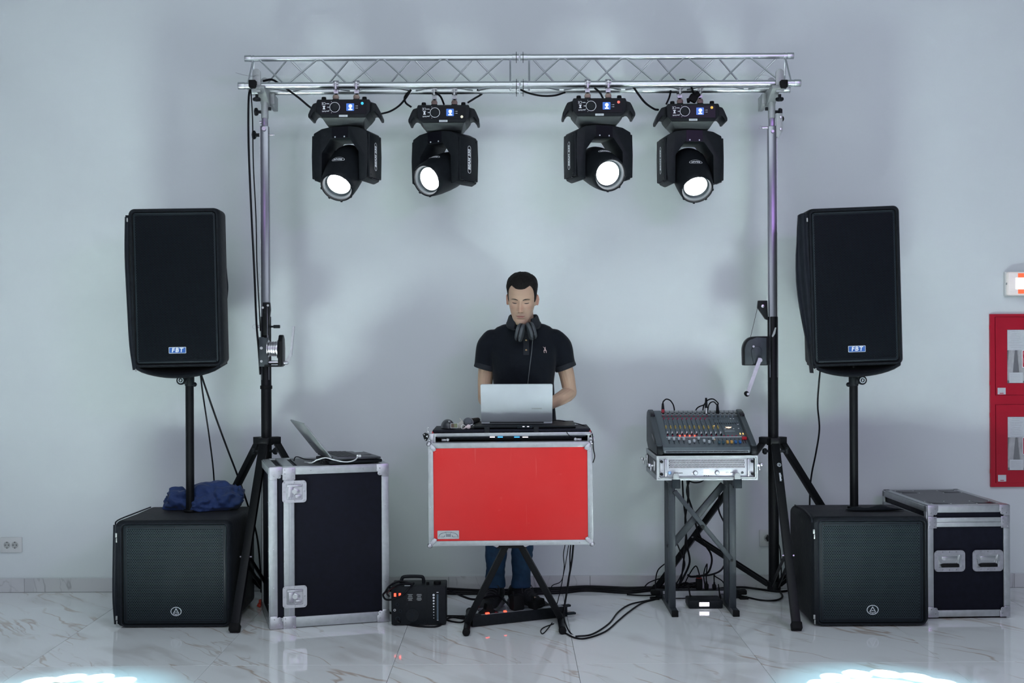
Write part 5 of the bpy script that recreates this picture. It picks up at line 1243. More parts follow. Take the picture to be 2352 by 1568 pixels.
for s in (-1, 1):
    rail('edge_rail', rk, (s * hwk, 0, RH - .012), (s * hwk, RD, RH - .012), .024, .004, (1, 0, 0)); rail('edge_rail', rk, (s * hwk, 0, .012), (s * hwk, RD, .012), .024, .004, (1, 0, 0))
    for yy in (.06, RD - .06):
        b = MB(); b.box((s * (hwk + .004), yy, RH * .55), (.008, .05, .05), bev=.002); b.box((s * (hwk + .016), yy, RH * .55), (.02, .012, .012), bev=.002); b.box((s * (hwk + .030), yy - .004, RH * .55 + .004), (.016, .03, .016), bev=.004); b.box((s * (hwk + .022), yy, RH * .42), (.008, .012, .02), bev=.002); b.build('side_latch', 'chrome', rk)
b = MB()
for s in (-1, 1):
    for zz in (.03, RH - .03): b.cyl((s * (hwk - .026), -.002, zz), (s * (hwk - .026), .012, zz), .0075, n=14)
b.build('rack_screws', 'gloss', rk)
# amplifier
am = thing('amplifier', 'silver power amplifier with vents, two knobs and lit display in the rack case', 'amplifier', ((ra.x + rb.x) / 2, YR + .012, z0 + .0145))
AH = RH - .029; aw = hwk - .018
MB().box((0, .20, AH / 2), (2 * aw - .04, .38, AH - .006)).build('chassis', 'gtube', am)
MB().box((0, .004, AH / 2), (2 * aw, .008, AH), bev=.001).build('face_plate', 'amp', am)
b = MB()
for s in (-1, 1): b.box((s * (aw - .028), -.006, AH / 2), (.008, .016, AH - .004), bev=.002)
b.build('side_ridge', 'steel', am)
vx = aw - .046; zt_ = AH - .005; zm = AH * .47
MB().box((0, -.0005, (zt_ + zm) / 2), (2 * vx, .003, zt_ - zm)).build('vent_field', 'gloss', am)
b = MB(); rows = 4; ncol = 52
for i in range(rows + 1):
    z = zm + .001 + (zt_ - zm - .002) * i / rows; b.box((0, -.0024, z), (2 * vx, .001, .0022 if i in (0, 2, 4) else .0012))
for i in range(rows):
    za = zm + .001 + (zt_ - zm - .002) * i / rows; zb_ = zm + .001 + (zt_ - zm - .002) * (i + 1) / rows
    for j in range(ncol):
        x = -vx + 2 * vx * (j + .25 + .5 * (i % 2)) / ncol; b.bar((x - .003 * (-1) ** i, -.0024, za), (x + .003 * (-1) ** i, -.0024, zb_), .0034, .001, (0, 1, 0))
b.build('vent_lattice', 'steel', am)
for s, px in ((-1, 1598), (1, 1648)):
    x = at(px, 1080, YR).x - am.location.x; zc_ = AH * .22
    b = MB(); b.cyl((x, -.010, zc_), (x, .0, zc_), .0095, n=22, bev=.001); kn = b.build('level_knob', 'amp', am); b = MB(); b.ring((x, -.0015, zc_), .0118, .0096, .001, 'Y', 26); b.build('knob_ring', 'gloss', kn)
    b = MB(); b.box((x - .016, -.001, zc_ - .004), (.002, .001, .006)); b.build('level_led', 'led_white', am)
x = at(1623, 1077, YR).x - am.location.x
b = MB(); b.box((x, -.0015, AH * .30), (.027, .002, .0195), bev=.0008); b.build('display', 'lcdw', am)
b = MB()
for q in (-1, 0, 1): b.box((x + q * .0105, -.002, AH * .07), (.005, .003, .0035), bev=.0005)
b.build('soft_keys', 'lapd', am)
xe = at(1539, 1080, YR).x - am.location.x
b = MB(); b.lathe([(.0095, 0), (.0085, .004), (.004, .006)], 22, Matrix.Translation((xe, -.0005, AH * .22)) @ Matrix.Rotation(pi / 2, 4, 'X')); b.build('round_emblem', P('pale_blue_emblem', (0.35, 0.55, 0.75), 0.25, .4), am)
text('crown', 0.0145, 'glam', am, (xe + .044, -.0008, AH * .22), name='lettering', bold=.0003, spacing=1.2)
text('XTi 4002', 0.0095, 'glam', am, (at(1678, 1080, YR).x - am.location.x, -.0008, AH * .22), name='lettering', spacing=1.3)
b = MB(); xp = at(1706, 1079, YR).x - am.location.x; b.cyl((xp, -.004, AH * .22), (xp, 0, AH * .22), .0065, n=18, bev=.001); b.build('power_button', 'lapd', am)

M['knobgrey'] = P('grey_vent_metal', (0.22, 0.25, 0.27), .45, .3)
# mixer on top: profile in (y,z) from front to back
mx0, mx1 = at(1520, 1030, 6.21).x, at(1724, 1030, 6.21).x
mz = z1 + .006
mx = thing('mixing_console', 'grey powered mixing console with coloured faders on the amp rack', 'mixer', ((mx0 + mx1) / 2, 6.19, mz))
mw = (mx1 - mx0) / 2
zf = lambda py, Y: at(1620, py, Y).z - mz
pA = (.045, zf(1021, 6.235)); pB = (.40, zf(948, 6.59))        # control panel from front ledge to rear
def pan(t): return (pA[0] + (pB[0] - pA[0]) * t, pA[1] + (pB[1] - pA[1]) * t)
prof = [(.02, 0.0), (.0, .012), (.004, zf(1034, 6.19)), (.012, zf(1026, 6.2)), pA, pB, (.44, pB[1] + .012), (.455, pB[1] - .01), (.46, .0)]
b = MB(); b.prism(prof, -mw, mw, 'X', .003); b.build('console_body', 'mix', mx)
for s in (-1, 1):
    b = MB(); pr = [(.012, -.004), (-.012, .010), (-.012, .030), (.006, .052), (.04, pA[1] + .022), (.36, pB[1] + .012), (.405, pB[1] + .020), (.45, pB[1] + .008), (.47, pB[1] - .03), (.47, .03), (.40, -.004)]
    b.prism(pr, min(s * (mw - .002), s * (mw + .028)), max(s * (mw - .002), s * (mw + .028)), 'X', .006); ck = b.build('end_cheek', 'mixd', mx)
    b = MB(); b.prism([(-.016, -.002), (-.018, .026), (.006, .05), (.03, .042), (.03, .0)], min(s * (mw - .003), s * (mw + .0285)), max(s * (mw - .003), s * (mw + .0285)), 'X', .006); b.build('front_bumper', 'bplastic', ck)
    b = MB(); b.prism([(.30, pB[1] - .024), (.345, pB[1] - .006), (.35, pB[1] + .014), (.30, pB[1] - .002)], min(s * (mw + .001), s * (mw + .024)), max(s * (mw + .001), s * (mw + .024)), 'X', .002); b.build('cheek_notch', 'gloss', ck)
    if s < 0:
        b = MB(); b.prism([(.06, .045), (.20, .075), (.205, .09), (.19, .095), (.06, .066)], s * (mw + .030) , s * (mw + .026), 'X', .001); b.build('grip_recess', 'gloss', ck)
b = MB(); b.box((0, -.001, .0135), (2 * mw - .02, .006, .0125)); b.build('vent_strip', 'knobgrey', mx)
b = MB()
for q in range(64): b.box((-mw + .02 + q * (2 * mw - .04) / 63, -.0045, .0135), (.0046, .003, .0065))
b.build('vent_slots', 'gloss', mx, kind='stuff')
# control field helper: u across (0..1, measured at the panel), t along panel 0 front .. 1 rear
PT = Vector((0, pB[0] - pA[0], pB[1] - pA[1])); PL = PT.length; pdir = PT.normalized(); pn = Vector((0, -pdir.z, pdir.y))
Mp = Matrix((Vector((1, 0, 0)), pdir, pn)).transposed().to_4x4(); Mp.translation = Vector((0, pA[0], pA[1]))
def px_u(px, py): # photo column/row on the panel -> local x, t
    best = None
    for i in range(101):
        t = i / 100; y, z = pan(t); Y = 6.19 + y; q = at(px, py, Y)
        d = abs(q.z - (mz + z))
        if best is None or d < best[0]: best = (d, q.x - mx.location.x, t * PL)
    return best[1], best[2]
def zc(zx, zy): return px_u(1440 + zx / 6.533, 890 + zy / 6.533)      # from the enlarged view of the mixer
fad = [(630, 780, 'w'), (705, 790, 'w'), (778, 785, 'w'), (852, 788, 'w'), (938, 832, 'w'), (1008, 815, 'w'), (1074, 778, 'w'), (1158, 818, 'w'), (1234, 832, 'w'), (1294, 778, 'w'), (1384, 838, 'd'), (1445, 838, 'd'), (1508, 832, 'o'), (1570, 832, 'o'), (1630, 832, 'b'), (1695, 832, 'b'), (1742, 778, 'r'), (1776, 778, 'r')]
mats = dict(w=P('fader_white', (0.50, 0.56, 0.58), .45), d=P('fader_slate', (0.03, 0.08, 0.11), .45), o=P('fader_orange', (0.62, 0.34, 0.08), .45), b=P('fader_blue', (0.015, 0.11, 0.32), .45), r=P('fader_red', (0.55, 0.015, 0.03), .4))
b = MB()
for (zx, zy, c_) in fad:
    x, t = zc(zx, 810); b.box((x, .040, .0006), (.0030, .055, .0012))
b.xf(Mp); b.build('fader_slots', 'gloss', mx)
for (zx, zy, c_) in fad:
    x, t = zc(zx, zy); b = MB(); b.box((x, t, .008), (.0125, .020, .012), bev=.0025); b.box((x, t, .0145), (.011, .0018, .001)); b.xf(Mp); b.build('fader_cap', mats[c_], mx)
b = MB(); x0_, t_ = zc(590, 742); x1_, _ = zc(1790, 742); b.box(((x0_ + x1_) / 2, t_, .0006), (x1_ - x0_, .004, .0012)); b.xf(Mp); b.build('fader_line', 'white', mx)
# rotary knobs: one joined part per colour (each only a few pixels)
kn = {'grey': MB(), 'yel': MB(), 'red': MB(), 'dark': MB(), 'white': MB()}
def knb(key, x, t, r=.0042, h=.011): kn[key].cyl((x, t, 0), (x, t, h), r, r * .8, 8)
for ch in range(12):
    top = zc(555 + ch * 68.5, 480); bot = zc(612 + ch * 73, 715)
    for i, col in enumerate(('red', 'grey', 'grey', 'grey', 'grey', 'yel', 'yel', 'grey', 'grey', 'white', 'dark')):
        if ch >= 10 and i < 5: continue
        f = i / 10.0; x = top[0] + (bot[0] - top[0]) * f; t = top[1] + (bot[1] - top[1]) * f
        knb(col, x, t)
for ch in range(11):
    x, t = zc(540 + ch * 66, 432); kn['red'].box((x, t, .003), (.006, .003, .004))
    x, t = zc(612 + ch * 73, 722); kn['red'].box((x, t, .002), (.006, .005, .004))
for zx in (1455, 1517, 1578, 1640): x, t = zc(zx, 725); kn['red'].box((x, t, .002), (.007, .005, .004))
for q in range(11): x, t = zc(1318 + q * 33.5, 525); kn['grey'].box((x, t, .005), (.0040, .010, .009)); kn['dark'].box((x, t - .012, .0008), (.003, .016, .0012))
for q in range(6): x, t = zc(1275 + q * 62, 445); knb('grey', x, t)
for (zx, zy) in ((1555, 468), (1597, 468), (1665, 553), (1675, 615), (1475, 618), (1600, 618)): x, t = zc(zx, zy); kn['white'].box((x, t, .001), (.007, .003, .002))
for key, mt in (('grey', P('knob_grey', (0.16, 0.20, 0.23), .5)), ('yel', P('knob_yellow', (0.50, 0.38, 0.12), .5)), ('red', P('knob_red', (0.42, 0.03, 0.09), .5)), ('dark', 'gloss'), ('white', 'white')):
    kn[key].xf(Mp); kn[key].build('rotary_knobs', mt, mx, kind='stuff')
b = MB()
for ch in range(13): # channel separators, dark strips
    a = zc(515 + ch * 68, 470); e_ = zc(575 + ch * 73, 735); b.bar((a[0] + .012, a[1], .0004), (e_[0] + .012, e_[1], .0004), .007, .0008, (0, 0, 1))
b.xf(Mp); b.build('channel_strips', 'mixd', mx)
b = MB(); g = zc(1525, 598); b.prism([(g[0] - .016, g[1] + .006), (g[0] - .006, g[1] + .004), (g[0] - .003, g[1] + .006), (g[0] + .003, g[1] + .006), (g[0] + .006, g[1] + .004), (g[0] + .016, g[1] + .006), (g[0] + .011, g[1] - .003), (g[0] + .003, g[1] - .004), (g[0], g[1] - .010), (g[0] - .003, g[1] - .004), (g[0] - .011, g[1] - .003)], .0005, .002, 'Z'); b.xf(Mp); b.build('lit_winged_emblem', P('lit_emblem', (1, .7, .5), .4, emit=(1.0, 0.62, 0.38), estr=2.6), mx)
b = MB(); g = zc(1545, 652); b.box((g[0], g[1], .0006), (.052, .0022, .0012)); b.xf(Mp); b.build('printed_line', 'silver', mx)
b = MB()
for zx in (788, 862, 935, 1010): x, t = zc(zx, 728); b.sph((x + .002, t, .003), .0042, u=10, v=6)
b.xf(Mp); b.build('peak_light', 'led_red', mx)
b = MB()
for zx, zy in ((1700, 697), (1742, 697), (1308, 575), (1314, 778)):
    x, t = zc(zx, zy); b.box((x, t, .002), (.0045, .014 if zx > 1500 else .004, .002))
b.xf(Mp); b.build('level_meter', 'led_amber', mx)
# connector field
jx = MB(); jr = MB()
for q in range(17):
    x, t = zc(545 + q * 68.4, 398); jx.cyl((x, t, 0), (x, t, .004), .0105, n=14); jr.cyl((x, t, .0035), (x, t, .0045), .008, n=12)
    jx.box((x, t + .030, .002), (.020, .014, .006))
jx.xf(Mp); jx.build('input_sockets', 'grey', mx, kind='stuff'); jr.xf(Mp); jr.build('socket_holes', 'gloss', mx, kind='stuff')
b = MB(); a = zc(520, 437); e_ = zc(1690, 437); b.box(((a[0] + e_[0]) / 2, a[1], .0006), (e_[0] - a[0], .012, .0012)); b.xf(Mp); b.build('label_strip', 'lapd', mx)

# plugs and leads on the mixer
def lead(label, base_zx, base_zy, ring, pts, tall=.05, col='black'):
    x, t = zc(base_zx, base_zy); p0 = mx.matrix_basis @ (Mp @ Vector((x, t, .003)))
    r = thing('microphone_lead', label, 'cable', p0)
    b = MB(); b.cyl((0, 0, 0), (0, .002, tall * .35), .0085, n=14); b.build('plug_collar', ring, r)
    b = MB(); b.cyl((0, .002, tall * .35), (0, .004, tall), .0085, .0055, n=14); b.build('plug_body', 'bplastic' if col == 'black' else col, r)
    P_ = [Vector((0, .004, tall * .9))] + [at(1440 + a / 6.533, 890 + c_ / 6.533, Y) - p0 for a, c_, Y in pts]
    b = MB(); b.tube(spline(P_, 7), .0036, 7); b.build('lead', 'cable', r)
lead('black lead with red-ringed plug at the left end of the mixer', 540, 360, P('red_ring', (0.4, 0.02, 0.04), .4), [(548, 205, 6.58), (600, 172, 6.6), (670, 215, 6.63), (712, 340, 6.68), (716, 700, 6.70)])
lead('tall silver plug and lead in the middle of the mixer', 1190, 395, 'chrome', [(1190, 180, 6.56), (1165, 250, 6.62), (1030, 345, 6.68), (1010, 700, 6.7)], .085, 'bplastic')
lead('black plug with arched lead right of the silver plug on the mixer', 1360, 395, 'rubber', [(1365, 230, 6.57), (1290, 170, 6.6), (1200, 200, 6.62), (1140, 330, 6.68), (1140, 700, 6.7)], .05, 'bplastic')
cable('arched_lead', [at(1440 + a / 6.533, 890 + c_ / 6.533, Y) for a, c_, Y in ((1352, 260, 6.58), (1300, 212, 6.6), (1240, 240, 6.62), (1215, 340, 6.68), (1215, 600, 6.71))], .0034, 'thin black lead arching between the two plugs behind the mixer')

# ------------------------------------------------------------------ floor equipment
# rack power strip with plugs under the mixer stand
p0, p1 = floor_at(1508, 1376), floor_at(1702, 1373)
ps = thing('power_strip', 'rack power strip with silver front under the mixer stand', 'power strip', ((p0.x + p1.x) / 2, (p0.y + p1.y) / 2, 0))
hw_ = (p1.x - p0.x) / 2
MB().box((0, .02, .026), (2 * hw_, .05, .044), bev=.003).build('body', 'bplastic', ps)
MB().box((0, -.008, .026), (2 * hw_ - .07, .006, .036)).build('front_face', 'edge', ps)
for s in (-1, 1):
    MB().box((s * (hw_ + .01), -.01, .006), (.05, .045, .012), bev=.005).build('end_tab', 'rubber', ps); MB().box((s * (hw_ + .004), .01, .034), (.05, .045, .026), bev=.006).build('end_tab', 'rubber', ps)
for i, px in enumerate((1607, 1624, 1642)):
    x = at(px, 1350, ps.location.y).x - ps.location.x; h_ = (.058, .030, .026)[i]; w_ = (.034, .022, .02)[i]
    pg = thing('power_plug', ('large black adapter plug with red top in the rack power strip', 'middle of three black plugs in the rack power strip', 'rightmost of three black plugs in the rack power strip')[i], 'plug', (ps.location.x + x, ps.location.y + .02, .048))
    b = MB(); b.box((0, 0, h_ / 2), (w_, .03, h_), bev=.005); b.box((0, 0, h_ + .006), (w_ * .45, .014, .014), bev=.003); b.build('plug_body', 'rubber', pg)
    if i == 0: MB().box((0, 0, h_ + .003), (w_ * .9, .026, .006), bev=.002).build('red_top', P('plug_red', (0.25, 0.01, 0.01), .5), pg)
    tgt = [(1590, 1305), (1626, 1300), (1646, 1330)][i]
    e_ = at(tgt[0], tgt[1], ps.location.y + .05) - pg.location
    b = MB(); b.tube(spline([(0, 0, h_ + .01), (0, .005, h_ + .03 + i * .01), (e_.x * .5 - .0, .02, e_.z * .95 + .02), (e_.x - .02 + .06 * (i == 2), .05, e_.z * .55), (e_.x - .06 + .06 * i, .08, -.044)], 7), .0035, 6); b.build('lead', 'cable', pg)

# wireless receiver
p0 = floor_at(1582, 1398); p1 = floor_at(1660, 1397)
wr = thing('wireless_receiver', 'small black wireless receiver with lit display and two antennas on floor', 'receiver', ((p0.x + p1.x) / 2, p0.y, 0))
w2 = (p1.x - p0.x) / 2
MB().prism([(-w2, .006), (-w2 + .006, .002), (w2 - .006, .002), (w2, .006), (w2, .038), (w2 - .006, .043), (-w2 + .006, .043), (-w2, .038)], 0, .13, 'Y', .003).build('body', 'bplastic', wr)
dx = at(1617.5, 1390, p0.y).x - wr.location.x
MB().box((dx, -.0015, .024), (.052, .004, .021), bev=.001).build('display', P('lit_receiver_lcd', (1, 1, 1), .3, emit=(0.95, 0.88, 1.0), estr=3.2), wr)
MB().box((dx, -.0005, .024), (.058, .003, .026)).build('display_bezel', 'gloss', wr)
for px, lean in ((1587, -.012), (1655, -.008)):
    x = at(px, 1375, p0.y + .10).x - wr.location.x; b = MB(); b.cyl((x, .11, .03), (x + lean, .12, .105), .0045, .003, n=10); b.cyl((x - .002, .10, .03), (x, .115, .045), .006, n=10); b.build('antenna', 'rubber', wr)
b = MB(); b.cyl((-.05, -.001, .024), (-.05, .004, .024), .006, n=14); b.cyl((.065, -.001, .024), (.065, .004, .024), .006, n=14); b.build('buttons', 'gloss', wr)
b = MB()
for s in (-1, 1):
    for yy in (.02, .11): b.cyl((s * .07, yy, 0), (s * .07, yy, .004), .007, n=10)
b.build('rubber_feet', 'rubber', wr)

# fog machine
p0 = floor_at(899, 1437); p1 = floor_at(1025, 1435)
fm = thing('fog_machine', 'black box fog machine with red digits, handle and fan by the tall case', 'fog machine', ((p0.x + p1.x) / 2, p0.y, 0), (0, 0, R(1)))
w2 = (p1.x - p0.x) / 2; hF = .190; kf = p0.y / FPX
FX = lambda px: (px - 962) * kf; FZ = lambda py: (1436.5 - py) * kf
MB().box((0, .085, hF / 2 + .004), (2 * w2, .17, hF), bev=.006).build('body', 'bplastic', fm)
b = MB(); b.box((FX(981), -.0008, hF / 2 + .004), (.0015, .002, hF - .012)); b.build('panel_seam', 'gloss', fm)
b = MB()
for s in (-1, 1):
    for yy in (.02, .15): b.cyl((s * (w2 - .02), yy, 0), (s * (w2 - .02), yy, .006), .009, n=10)
b.build('rubber_feet', 'rubber', fm)
b = MB(); xa, xb = FX(919), FX(972)
b.tube(spline([(xa, .09, hF - .002), (xa + .004, .09, hF + .024), (xa + .02, .09, hF + .036), (xb - .02, .09, hF + .036), (xb - .004, .09, hF + .028), (xb, .09, hF - .002)], 5), .0085, 8); b.build('carry_handle', 'bplastic', fm)
b = MB(); b.cyl((FX(1004), .06, hF), (FX(1004), .06, hF + .018), .018, n=20, bev=.002); b.cyl((FX(982), .05, hF), (FX(982), .05, hF + .016), .007, n=12); b.build('fluid_cap', 'rubber', fm)
for px in (908, 919):
    b = MB(); x = FX(px); zc_ = FZ(1365)
    b.box((x, -.0015, zc_), (.0105, .002, .0165), bev=.0006); b.build('red_digit', 'led_red', fm)
b = MB(); b.box((FX(953), -.0008, FZ(1371)), (.084, .002, .040)); rp = b.build('rating_plate', 'gloss', fm)
b = MB()
for i in range(7):
    for j in (0, 1): b.box((FX(953) - .022 + j * .044, -.0021, FZ(1371) + .015 - i * .005), (.026 - .003 * ((i * 3 + j) % 4), .0006, .0018))
b.build('print', 'grey', rp)
b = MB()
for i in range(9): b.cyl((FX(996.5), -.0018, FZ(1366 + i * 6.6)), (FX(996.5), -.0004, FZ(1366 + i * 6.6)), max(.0018, .0056 - .0005 * i), n=12)
b.build('level_dots', 'white', fm)
b = MB(); b.box((FX(1005.5), -.0012, FZ(1394)), (.0085, .002, .128)); b.build('level_window', P('fluid_window', (0.05, 0.08, 0.11), .25), fm)
b = MB(); b.box((FX(1005.5), -.0015, FZ(1360)), (.010, .001, .003)); b.box((FX(1005.5), -.0015, FZ(1424)), (.008, .001, .002)); b.build('print', 'white', fm)
b = MB(); fx, fz = FX(947.5), FZ(1412)
for rr in (.032, .026, .020, .014, .008): b.ring((fx, -.0035, fz), rr, rr - .0016, .002, 'Y', 28)
for a in range(4): b.box((fx, -.0025, fz), (.064, .0015, .0018), rot=(0, a * pi / 4, 0))
b.build('fan_guard', 'frame', fm)
MB().cyl((fx, -.001, fz), (fx, .003, fz), .031, n=28).build('fan_opening', 'gloss', fm)
for (px, py, rr) in ((913, 1387, .009), (907, 1400, .006), (920, 1402, .009), (914, 1420, .012)):
    b = MB(); b.ring((FX(px), -.0025, FZ(py)), rr, rr * .6, .002, 'Y', 18); b.build('socket', 'steel' if py == 1400 else 'frame', fm)
b = MB(); b.box((FX(936), .02, hF + .0045), (.030, .012, .001)); b.build('sticker', 'paper', fm)

# power strip under the DJ stand
p0, p1 = floor_at(1086, 1441), floor_at(1304, 1417)
v = p1 - p0
dp = thing('power_strip', 'black rack power strip with red switch lights under the red table', 'power strip', (p0.x, p0.y, 0), (0, 0, math.atan2(v.y, v.x)))
L_ = v.length
MB().box((L_ / 2, .028, .029), (L_, .052, .052), bev=.002).build('body', 'bplastic', dp)
MB().box((L_ / 2 + .015, .024, .0555), (L_ - .07, .034, .002)).build('socket_face', 'edge', dp)
b = MB(); 
for c_, d_ in (((L_ + .018, .0, .018), (.05, .026, .012)), ((L_ + .010, .04, .050), (.05, .026, .012)), ((-.004, .03, .05), (.04, .03, .014))): MB().box(c_, d_, bev=.005).build('end_tab', 'frame', dp)
for x_, on in ((.085, 1), (.132, 0), (.182, 1)):
    MB().box((x_, .018, .0585), (.020 if on and x_ < .1 else .013, .016, .008), bev=.002).build('rocker_switch', 'led_red' if on else P('dark_red_switch', (0.10, 0.005, 0.012), .4), dp)
for i, (x_, w_, d_, h_, lab) in enumerate(((.10, .05, .04, .05, 'black cone plug at the left of the DJ power strip'), (.255, .065, .05, .075, 'large black power adapter in the middle of the DJ power strip'), (.36, .075, .055, .045, 'wide black power adapter at the right of the DJ power strip'))):
    w_p = dp.matrix_basis @ Vector((x_, .038 if i != 2 else .03, .057))
    pa = thing('power_adapter', lab, 'plug', w_p, (0, 0, dp.rotation_euler.z + (0, .1, .25)[i]))
    if i == 0:
        b = MB(); b.loft([[Vector((sx * a, sy * .018, z)) for sx, sy in ((-1, -1), (1, -1), (1, 1), (-1, 1))] for a, z in ((.050, .0), (.020, .018), (.013, .045))]); b.build('plug_body', 'rubber', pa)
    else:
        MB().box((0, 0, h_ / 2), (w_, d_, h_), rot=(0, (.0, -.08, -.16)[i], 0) if i == 2 else None, bev=.008).build('plug_body', 'rubber', pa)
        b = MB(); b.cyl((-w_ * .3, 0, h_ * .8), (-w_ * .32, 0, h_ + .018), .009, .006, n=12); b.build('strain_relief', 'rubber', pa)

# ------------------------------------------------------------------ cables
BK = WALLY - .05
def C(label, pts, r=.0042, name='cable', **kw): return cable(name, [at(*q) if len(q) == 3 else floor_at(q[0], q[1], r) for q in pts], r, label, **kw)
# truss feeders
C('thick black feeder cable hanging beside the left truss pole', [(575, 204, 6.46), (571, 230, 6.46), (571, 330, 6.47), (577, 480, 6.47), (584, 620, 6.48), (589, 740, 6.485), (594, 800, 6.487), (598, 860, 6.488)], .0058, 'feeder_cable')
C('thinner black feeder cable beside the left truss pole', [(576, 204, 6.47), (580, 270, 6.47), (582, 380, 6.47), (588, 500, 6.48), (590, 600, 6.485), (594, 680, 6.487), (598, 760, 6.49)], .0034, 'feeder_cable')
C('black cable from the left bracket to the first beam light', [(604, 186, 6.5), (625, 183, 6.5), (645, 195, 6.5), (664, 208, 6.52), (688, 226, 6.45), (712, 246, 6.44), (722, 250, 6.44)], .0062, 'feeder_cable')
C('black cable sagging between the first and second beam lights', [(872, 262, 6.45), (895, 256, 6.5), (915, 244, 6.52), (930, 228, 6.55), (944, 206, 6.56)], .0055, 'feeder_cable')
C('short black cable loop at the left of the second beam light', [(944, 206, 6.555), (930, 222, 6.57), (932, 236, 6.57), (945, 246, 6.57)], .0055, 'feeder_cable')
C('black cable dropping between the clamps onto the second beam light', [(1000, 212, 6.52), (1012, 222, 6.55), (1020, 240, 6.58)], .0055, 'feeder_cable')
C('black cable right of the second beam light', [(1074, 236, 6.58), (1090, 226, 6.58), (1108, 214, 6.58), (1096, 206, 6.56)], .0055, 'feeder_cable')
C('black cable swag under the truss left of the third light', [(1196, 206, 6.52), (1215, 214, 6.5), (1245, 220, 6.5), (1275, 219, 6.5), (1298, 212, 6.52)], .0058, 'feeder_cable')
C('thick black cable between the third and fourth beam lights', [(1455, 200, 6.5), (1466, 216, 6.5), (1482, 236, 6.52), (1502, 250, 6.55), (1512, 252, 6.57)], .0062, 'feeder_cable')
C('black cable crossing above the third beam light', [(1366, 202, 6.5), (1378, 213, 6.46), (1386, 228, 6.42)], .0055, 'feeder_cable')
C('black cable at the left shoulder of the fourth light', [(1541, 208, 6.55), (1537, 224, 6.57), (1530, 240, 6.58)], .0055, 'feeder_cable')
C('black cable above the right clamp of the fourth light', [(1560, 184, 6.5), (1572, 184, 6.5), (1586, 196, 6.52), (1592, 212, 6.54), (1598, 226, 6.56)], .006, 'feeder_cable')
b = MB(); b.box((0, 0, 0), (.046, .032, .040), rot=(0, .5, 0), bev=.009); b.cyl((.01, 0, .01), (.03, 0, .028), .016, n=14); b.cyl((-.02, 0, -.01), (-.032, -.0, -.012), .013, n=14); o = b.build('cable_connector', 'rubber', None); o.location = at(1592, 226, 6.50); tag(o, 'chunky black connector wrapped above the fourth beam light', 'connector')
b = MB(); b.tube(spline([at(541, 167, 6.40), at(560, 172, 6.39), at(578, 175, 6.385), at(596, 171, 6.38)], 6), .0011, 5); p = at(560, 172, 6.39); o = b.build('steel_wire', 'steel', None, origin=p); tag(o, 'thin loose steel wire at the left end of the truss', 'wire')
b = MB(); b.tube(spline([at(1772, 187, 6.37), at(1755, 184, 6.36), at(1742, 178, 6.36), at(1748, 172, 6.37), at(1770, 176, 6.38)], 6), .0010, 5); p = at(1755, 184, 6.36); o = b.build('steel_wire', 'steel', None, origin=p); tag(o, 'thin loose steel wire loop at the right truss bracket', 'wire')
# speaker leads
C('thin black lead from left speaker down behind the subwoofer, left strand', [(460, 856, 6.44), (466, 905, 6.46), (478, 985, 6.5), (488, 1060, 6.55), (492, 1110, 6.6), (494, 1180, 6.66), (495, 1300, 6.70)], .0042, 'speaker_lead')
C('black lead from left speaker down behind the subwoofer, right strand', [(461, 856, 6.45), (472, 890, 6.47), (498, 965, 6.52), (522, 1030, 6.58), (545, 1090, 6.64), (566, 1150, 6.7), (590, 1230, 6.74), (600, 1330, 6.74)], .0052, 'speaker_lead')
C('black lead hanging from the right speaker behind the subwoofer', [(1884, 848, 6.48), (1881, 880, 6.5), (1878, 930, 6.54), (1882, 985, 6.58), (1874, 1040, 6.62), (1864, 1090, 6.68), (1860, 1140, 6.7), (1860, 1260, 6.72)], .0048, 'speaker_lead')
# DJ table leads
C('thin black lead along the right end of the DJ table', [(1266, 966, 6.1), (1282, 965, 6.12), (1310, 969, 6.14), (1338, 976, 6.1), (1352, 984, 6.0), (1360, 996, 5.9), (1362, 1010, 5.845), (1363, 1030, 5.84), (1366, 1048, 5.84), (1362, 1062, 5.845)], .0028, 'thin_lead')
C('thin grey lead crossing the DJ shelf to the controller', [(1276, 972, 6.08), (1290, 978, 6.02), (1298, 986, 5.94), (1303, 994, 5.885), (1309, 1001, 5.888), (1316, 1004, 5.90)], .0018, 'thin_lead')
for i, (pts, r, lb) in enumerate((([(1317, 1250, 5.99), (1313, 1290, 6.02), (1306, 1330, 6.05), (1300, 1370, 6.08), (1293, 1405, 6.1), (1283, 1418, 6.1)], .0052, 'thickest of the black leads hanging from the right of the red case'),
    ([(1311, 1250, 6.0), (1309, 1275, 6.02), (1309, 1310, 6.04), (1305, 1345, 6.06), (1297, 1395, 6.06), (1297, 1425, 5.98), (1312, 1455, 5.85), (1340, 1466, 5.80)], .0036, 'black lead dropping past the right foot of the folding stand'),
    ([(1298, 1250, 6.02), (1294, 1275, 6.04), (1296, 1300, 6.06), (1292, 1330, 6.08), (1286, 1360, 6.1), (1276, 1400, 6.1)], .0024, 'thin black lead hanging left of the thick ones under the red case'),
    ([(1306, 1252, 6.03), (1296, 1310, 6.06), (1288, 1335, 6.08), (1268, 1345, 6.1), (1264, 1365, 6.1), (1274, 1380, 6.1), (1262, 1386, 6.12), (1240, 1390, 6.14)], .0022, 'thin black lead curling towards the wide power adapter'))):
    cable('hanging_lead', [at(*q) for q in pts], r, lb)
lp = [floor_at(1268, 1430, .004), floor_at(1256, 1446, .003), floor_at(1246, 1455, .003), floor_at(1242, 1448, .003), floor_at(1250, 1440, .005), floor_at(1272, 1432, .003)]
cable('thin_lead', lp, .0026, 'small loop of thin black lead on the floor by the right stand foot')
